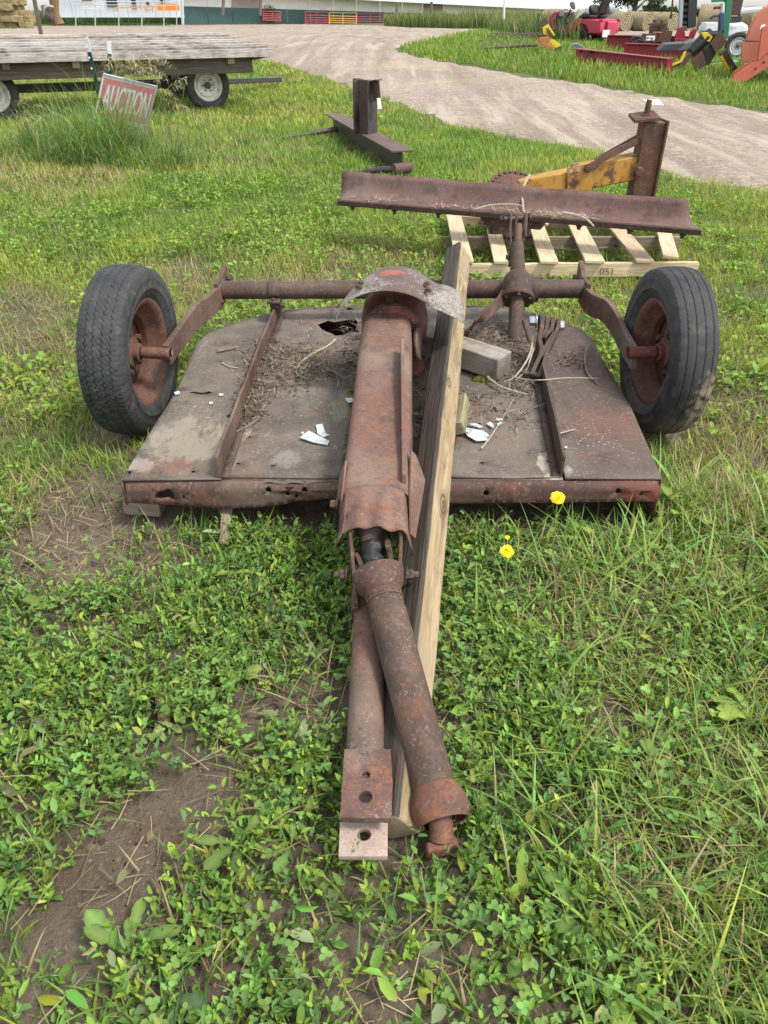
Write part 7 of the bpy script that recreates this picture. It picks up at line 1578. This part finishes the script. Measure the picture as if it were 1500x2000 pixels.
# --- named broadleaf plants
DAND = []
_pts = [(0, 0), (.12, .05), (.22, .13), (.30, .10), (.40, .22), (.48, .17), (.58, .30), (.66, .26), (.78, .33), (.90, .24), (1.0, 0)]
DT = np.array([(a, 0, .0+.10*math.sin(a*2.6)-.12*a*a) for a, w in _pts]+[(a, w, .05+.10*math.sin(a*2.6)-.12*a*a) for a, w in _pts]+[(a, -w, .05+.10*math.sin(a*2.6)-.12*a*a) for a, w in _pts]); k_ = len(_pts)
DF = [[i, i+1, k_+i+1, k_+i] for i in range(k_-1)]+[[i, 2*k_+i, 2*k_+i+1, i+1] for i in range(k_-1)]
_p2 = [(0, .02), (.18, .03), (.30, .20), (.45, .36), (.62, .42), (.80, .34), (.93, .16), (1.0, 0)]
PT = np.array([(a, 0, .10*math.sin(a*2.6)-.10*a*a) for a, w in _p2]+[(a, w, .06*(w/.4)+.10*math.sin(a*2.6)-.10*a*a+.015*math.sin(a*20)) for a, w in _p2]+[(a, -w, .06*(w/.4)+.10*math.sin(a*2.6)-.10*a*a-.015*math.sin(a*20)) for a, w in _p2]); k2_ = len(_p2)
PF = [[i, i+1, k2_+i+1, k2_+i] for i in range(k2_-1)]+[[i, 2*k2_+i, 2*k2_+i+1, i+1] for i in range(k2_-1)]
def rosette(u, v, nl, size, kind, col, name, label, cat='weed', az0=None, spread=6.283, lift=.5, zb=0.0):
    b = PG(u, v); b.z = float(relief(b.x, b.y))+zb; b.z += .018; r = thing(name, label, cat, tuple(b), 'broadleaf weeds in the foreground'); tm, fc = (DT, DF) if kind == 'dandelion' else (PT, PF)
    for k in range(nl):
        a = (az0 if az0 is not None else random.uniform(0, 6.28))+spread*(k+random.uniform(-.3, .3))/nl; el = lift*random.uniform(.3, 1.6); s = size*.72*random.uniform(.6, 1.2)
        d = np.array([[math.cos(a)*math.cos(el), math.sin(a)*math.cos(el), math.sin(el)]]); nr = np.array([[-math.cos(a)*math.sin(el)+random.uniform(-.3, .3), -math.sin(a)*math.sin(el)+random.uniform(-.3, .3), math.cos(el)]])
        V, L, S, C = leaves(np.array([[math.cos(a)*.004, math.sin(a)*.004, .004]]), d, nr, np.array([s]), np.array([s*(random.uniform(.34, .5) if kind == 'dandelion' else random.uniform(.55, .75))]), jit(np.array(col), 1, .14, .08), tm, fc)
        C = C.copy(); q3 = len(tm)//3; C[:q3] *= np.array([1.5, 1.35, 1.3]); C[q3:] *= RNG.uniform(.75, 1.12, (len(C)-q3, 1)); V = V.copy(); V[:, 2] += s*(.07*np.sin(tm[:, 0]*13+tm[:, 1]*9+k)*np.abs(tm[:, 1])*2 - .12*tm[:, 0]**2*random.uniform(-.2, 1.2)); o = raw_mesh('leaf', V, L, S, M_WEED, C, False); o.parent = r
    return r
GL = (.16, .25, .045); GD = (.11, .185, .045); GP = (.19, .25, .095)
R_ = rosette
R_(470, 1330, 6, .075, 'plantain', (.20, .27, .07), 'broadleaf_weed', 'pale round-leaved weed at the edge of the bare soil left of the tongue'); R_(190, 1290, 5, .12, 'dandelion', GL, 'broadleaf_weed', 'yellow-green long-leaved weed in the left foreground'); R_(410, 1300, 4, .07, 'plantain', (.19, .25, .04), 'broadleaf_weed', 'yellowing small-leaved weed above the pale round-leaved one')
R_(300, 1410, 2, .11, 'dandelion', GP, 'broadleaf_weed', 'single wilted pale leaf beside the brown husk', az0=-.9, spread=.8, lift=.2); R_(470, 1660, 5, .15, 'dandelion', GD, 'broadleaf_weed', 'dark dandelion leaves left of the hitch plate'); R_(255, 1880, 7, .14, 'dandelion', GD, 'broadleaf_weed', 'wilted dandelion plant at the lower left')
R_(330, 1960, 4, .12, 'dandelion', (.10, .15, .06), 'broadleaf_weed', 'grey-green wilted leaves at the bottom edge left'); R_(1130, 1810, 6, .15, 'dandelion', GD, 'broadleaf_weed', 'toothed dandelion rosette in the lower right grass'); R_(985, 1930, 3, .09, 'plantain', GL, 'broadleaf_weed', 'smooth pale plantain leaves near the bottom centre right', lift=1.0)
R_(1330, 1010, 7, .19, 'dandelion', GL, 'broadleaf_weed', 'large upright dock leaves at the right corner of the mower', lift=.9); R_(1470, 1420, 5, .17, 'dandelion', GL, 'broadleaf_weed', 'light green dandelion leaves at the right edge'); R_(1290, 1500, 5, .11, 'plantain', GD, 'broadleaf_weed', 'round dark leaves in the right grass'); R_(1220, 1940, 4, .10, 'plantain', GL, 'broadleaf_weed', 'broad leaves at the bottom edge right of centre')
R_(455, 470, 9, .16, 'plantain', GL, 'broadleaf_weed', 'broad-leaved weed in the lawn behind the left tyre', lift=.8); R_(1480, 735, 6, .15, 'plantain', GL, 'broadleaf_weed', 'bright broad leaves at the right edge beside the tyre', lift=.7); R_(100, 1190, 4, .11, 'plantain', GD, 'broadleaf_weed', 'dark broad leaves at the left edge'); R_(1150, 1600, 4, .10, 'dandelion', GP, 'broadleaf_weed', 'pale half-wilted leaves right of the shaft guard')
R_(570, 1660, 3, .10, 'dandelion', GD, 'broadleaf_weed', 'small dark toothed leaves below the left of the hitch'); R_(1060, 1010, 5, .10, 'dandelion', GD, 'broadleaf_weed', 'dandelion rosette under the mower skirt by the large flower'); R_(985, 1110, 4, .09, 'dandelion', GD, 'broadleaf_weed', 'dandelion rosette below the smaller flower')
# dandelion flowers
PETAL = NT('dandelion_yellow'); PETAL = PETAL.pbr((.80, .56, .01), .6); STEM = NT('flower_stem'); STEM = STEM.pbr((.16, .22, .07), .5)
def flower(u, v, y, r, label, hgt=None):
    c = PY(u, v, y); g = float(relief(c.x, y)); f = thing('dandelion', label, 'flower', (c.x, y, g))
    obj('stem', MB().tube(catmull([Vector((c.x+.01, y+.01, g)), Vector((c.x+.004, y, (g+c.z)/2)), c], 6), .0022, 6), STEM, f)
    mb = MB(); tilt = Vector((0, -.45, .9)).normalized(); _, s_, u_ = frame(tilt); n = 0
    for ring, (rr, el) in enumerate(((1.0, .12), (.86, .35), (.68, .6), (.45, .85), (.22, 1.2))):
        m = (26, 24, 18, 12, 6)[ring]
        for k in range(m):
            a = 2*math.pi*(k+ring*.37)/m+random.uniform(-.05, .05); d = (s_*math.cos(a)+u_*math.sin(a)); t_ = (d*math.cos(el)+tilt*math.sin(el))*r*rr*random.uniform(.9, 1.1)*(1 if ring < 3 else 1.1); w = d.cross(tilt)*r*.085
            b_ = c+d*r*.06; mb.add([b_-w*.5, b_+w*.5, b_+t_+w, b_+t_-w], [(0, 1, 2, 3)])
    obj('petals', mb, PETAL, f, smooth=False)['kind'] = 'stuff'
    obj('sepals', MB().lathe([(.0015, -.008), (r*.35, -.004), (r*.45, .002)], c, tilt, 10), STEM, f)
flower(1089, 973, 2.03, .0225, 'largest yellow dandelion flower in front of the mower skirt'); flower(990, 1077, 1.74, .0195, 'second yellow dandelion flower with a small insect, nearer the camera'); flower(991, 1050, 1.80, .007, 'tiny half-open yellow flower above the second dandelion')
bee = obj('insect', MB().lathe([(0, -.004), (.0018, -.002), (.0022, .001), (.0012, .004), (0, .005)], PY(988, 1074, 1.715), (1, .2, .1), 8), GREASE, loc=tuple(PY(988, 1074, 1.715))); tag(bee, 'tiny dark insect sitting on the second dandelion flower', 'insect')
for (u, v, lab) in ((90, 433, 'yellow flower in the lawn at the far left'), (1345, 423, 'yellow flower just behind the right end of the grader blade'), (843, 264, 'yellow flower by the drive edge'), (744, 228, 'yellow flower beside the hay spear frame'), (1236, 452, 'yellow flower between the pallet slats')):
    p = PG(u, v+4); flower(u, v, p.y, .02, lab)
# husks and stalks
HUSK = straw_mat('husk', (.42, .32, .19), (.24, .17, .10), 12)
def husk(px, w, label, name='corn_husk', z=.02):
    c = catmull([Vector((*P(u, v, 0)[:2], 0)) for u, v in px], 12); rows = []
    for k, p in enumerate(c):
        p.z = float(relief(p.x, p.y))+z+.012*math.sin(k*.6); d = (c[min(k+1, 12)]-c[max(k-1, 0)]); s = Vector((d.y, -d.x, 0)).normalized()*w*(.45+.55*math.sin(math.pi*(k+1)/14)); rows.append([p-s+Vector((0, 0, .006)), p-s*.4, p+s*.3+Vector((0, 0, .003)), p+s+Vector((0, 0, .010))])
    o = obj(name, MB().loft(rows), HUSK, loc=tuple(c[0]), solid=.001); tag(o, label, 'husk'); return o
husk([(298, 1345), (318, 1375), (320, 1410), (305, 1450)], .016, 'folded brown corn husk on the soil at the left'); husk([(345, 1690), (372, 1780), (390, 1850), (415, 1920)], .006, 'long pale dry seed stalk lying at the lower left', 'dry_stalk', .03); husk([(1030, 1195), (1060, 1220), (1100, 1250), (1160, 1285), (1215, 1325)], .004, 'long pale seed stalk lying right of the mower tongue', 'dry_stalk', .04)
husk([(1070, 1110), (1082, 1160), (1092, 1210)], .005, 'reddish dry stem standing bent in the right grass', 'dry_stalk', .05); husk([(1130, 1200), (1180, 1215), (1225, 1232), (1160, 1262), (1090, 1272)], .005, 'kinked tan dry stem in the right grass', 'dry_stalk', .04); husk([(465, 1615), (540, 1610), (625, 1605)], .0022, 'thin straight straw left of the hitch plate', 'dry_stalk', .05); husk([(300, 1720), (330, 1780), (355, 1840)], .005, 'purple-tinged limp stem on the soil at the lower left', 'dry_stalk', .02)
husk([(215, 1560), (240, 1558)], .007, 'short pale root piece on the bare soil', 'dry_stalk', .01)
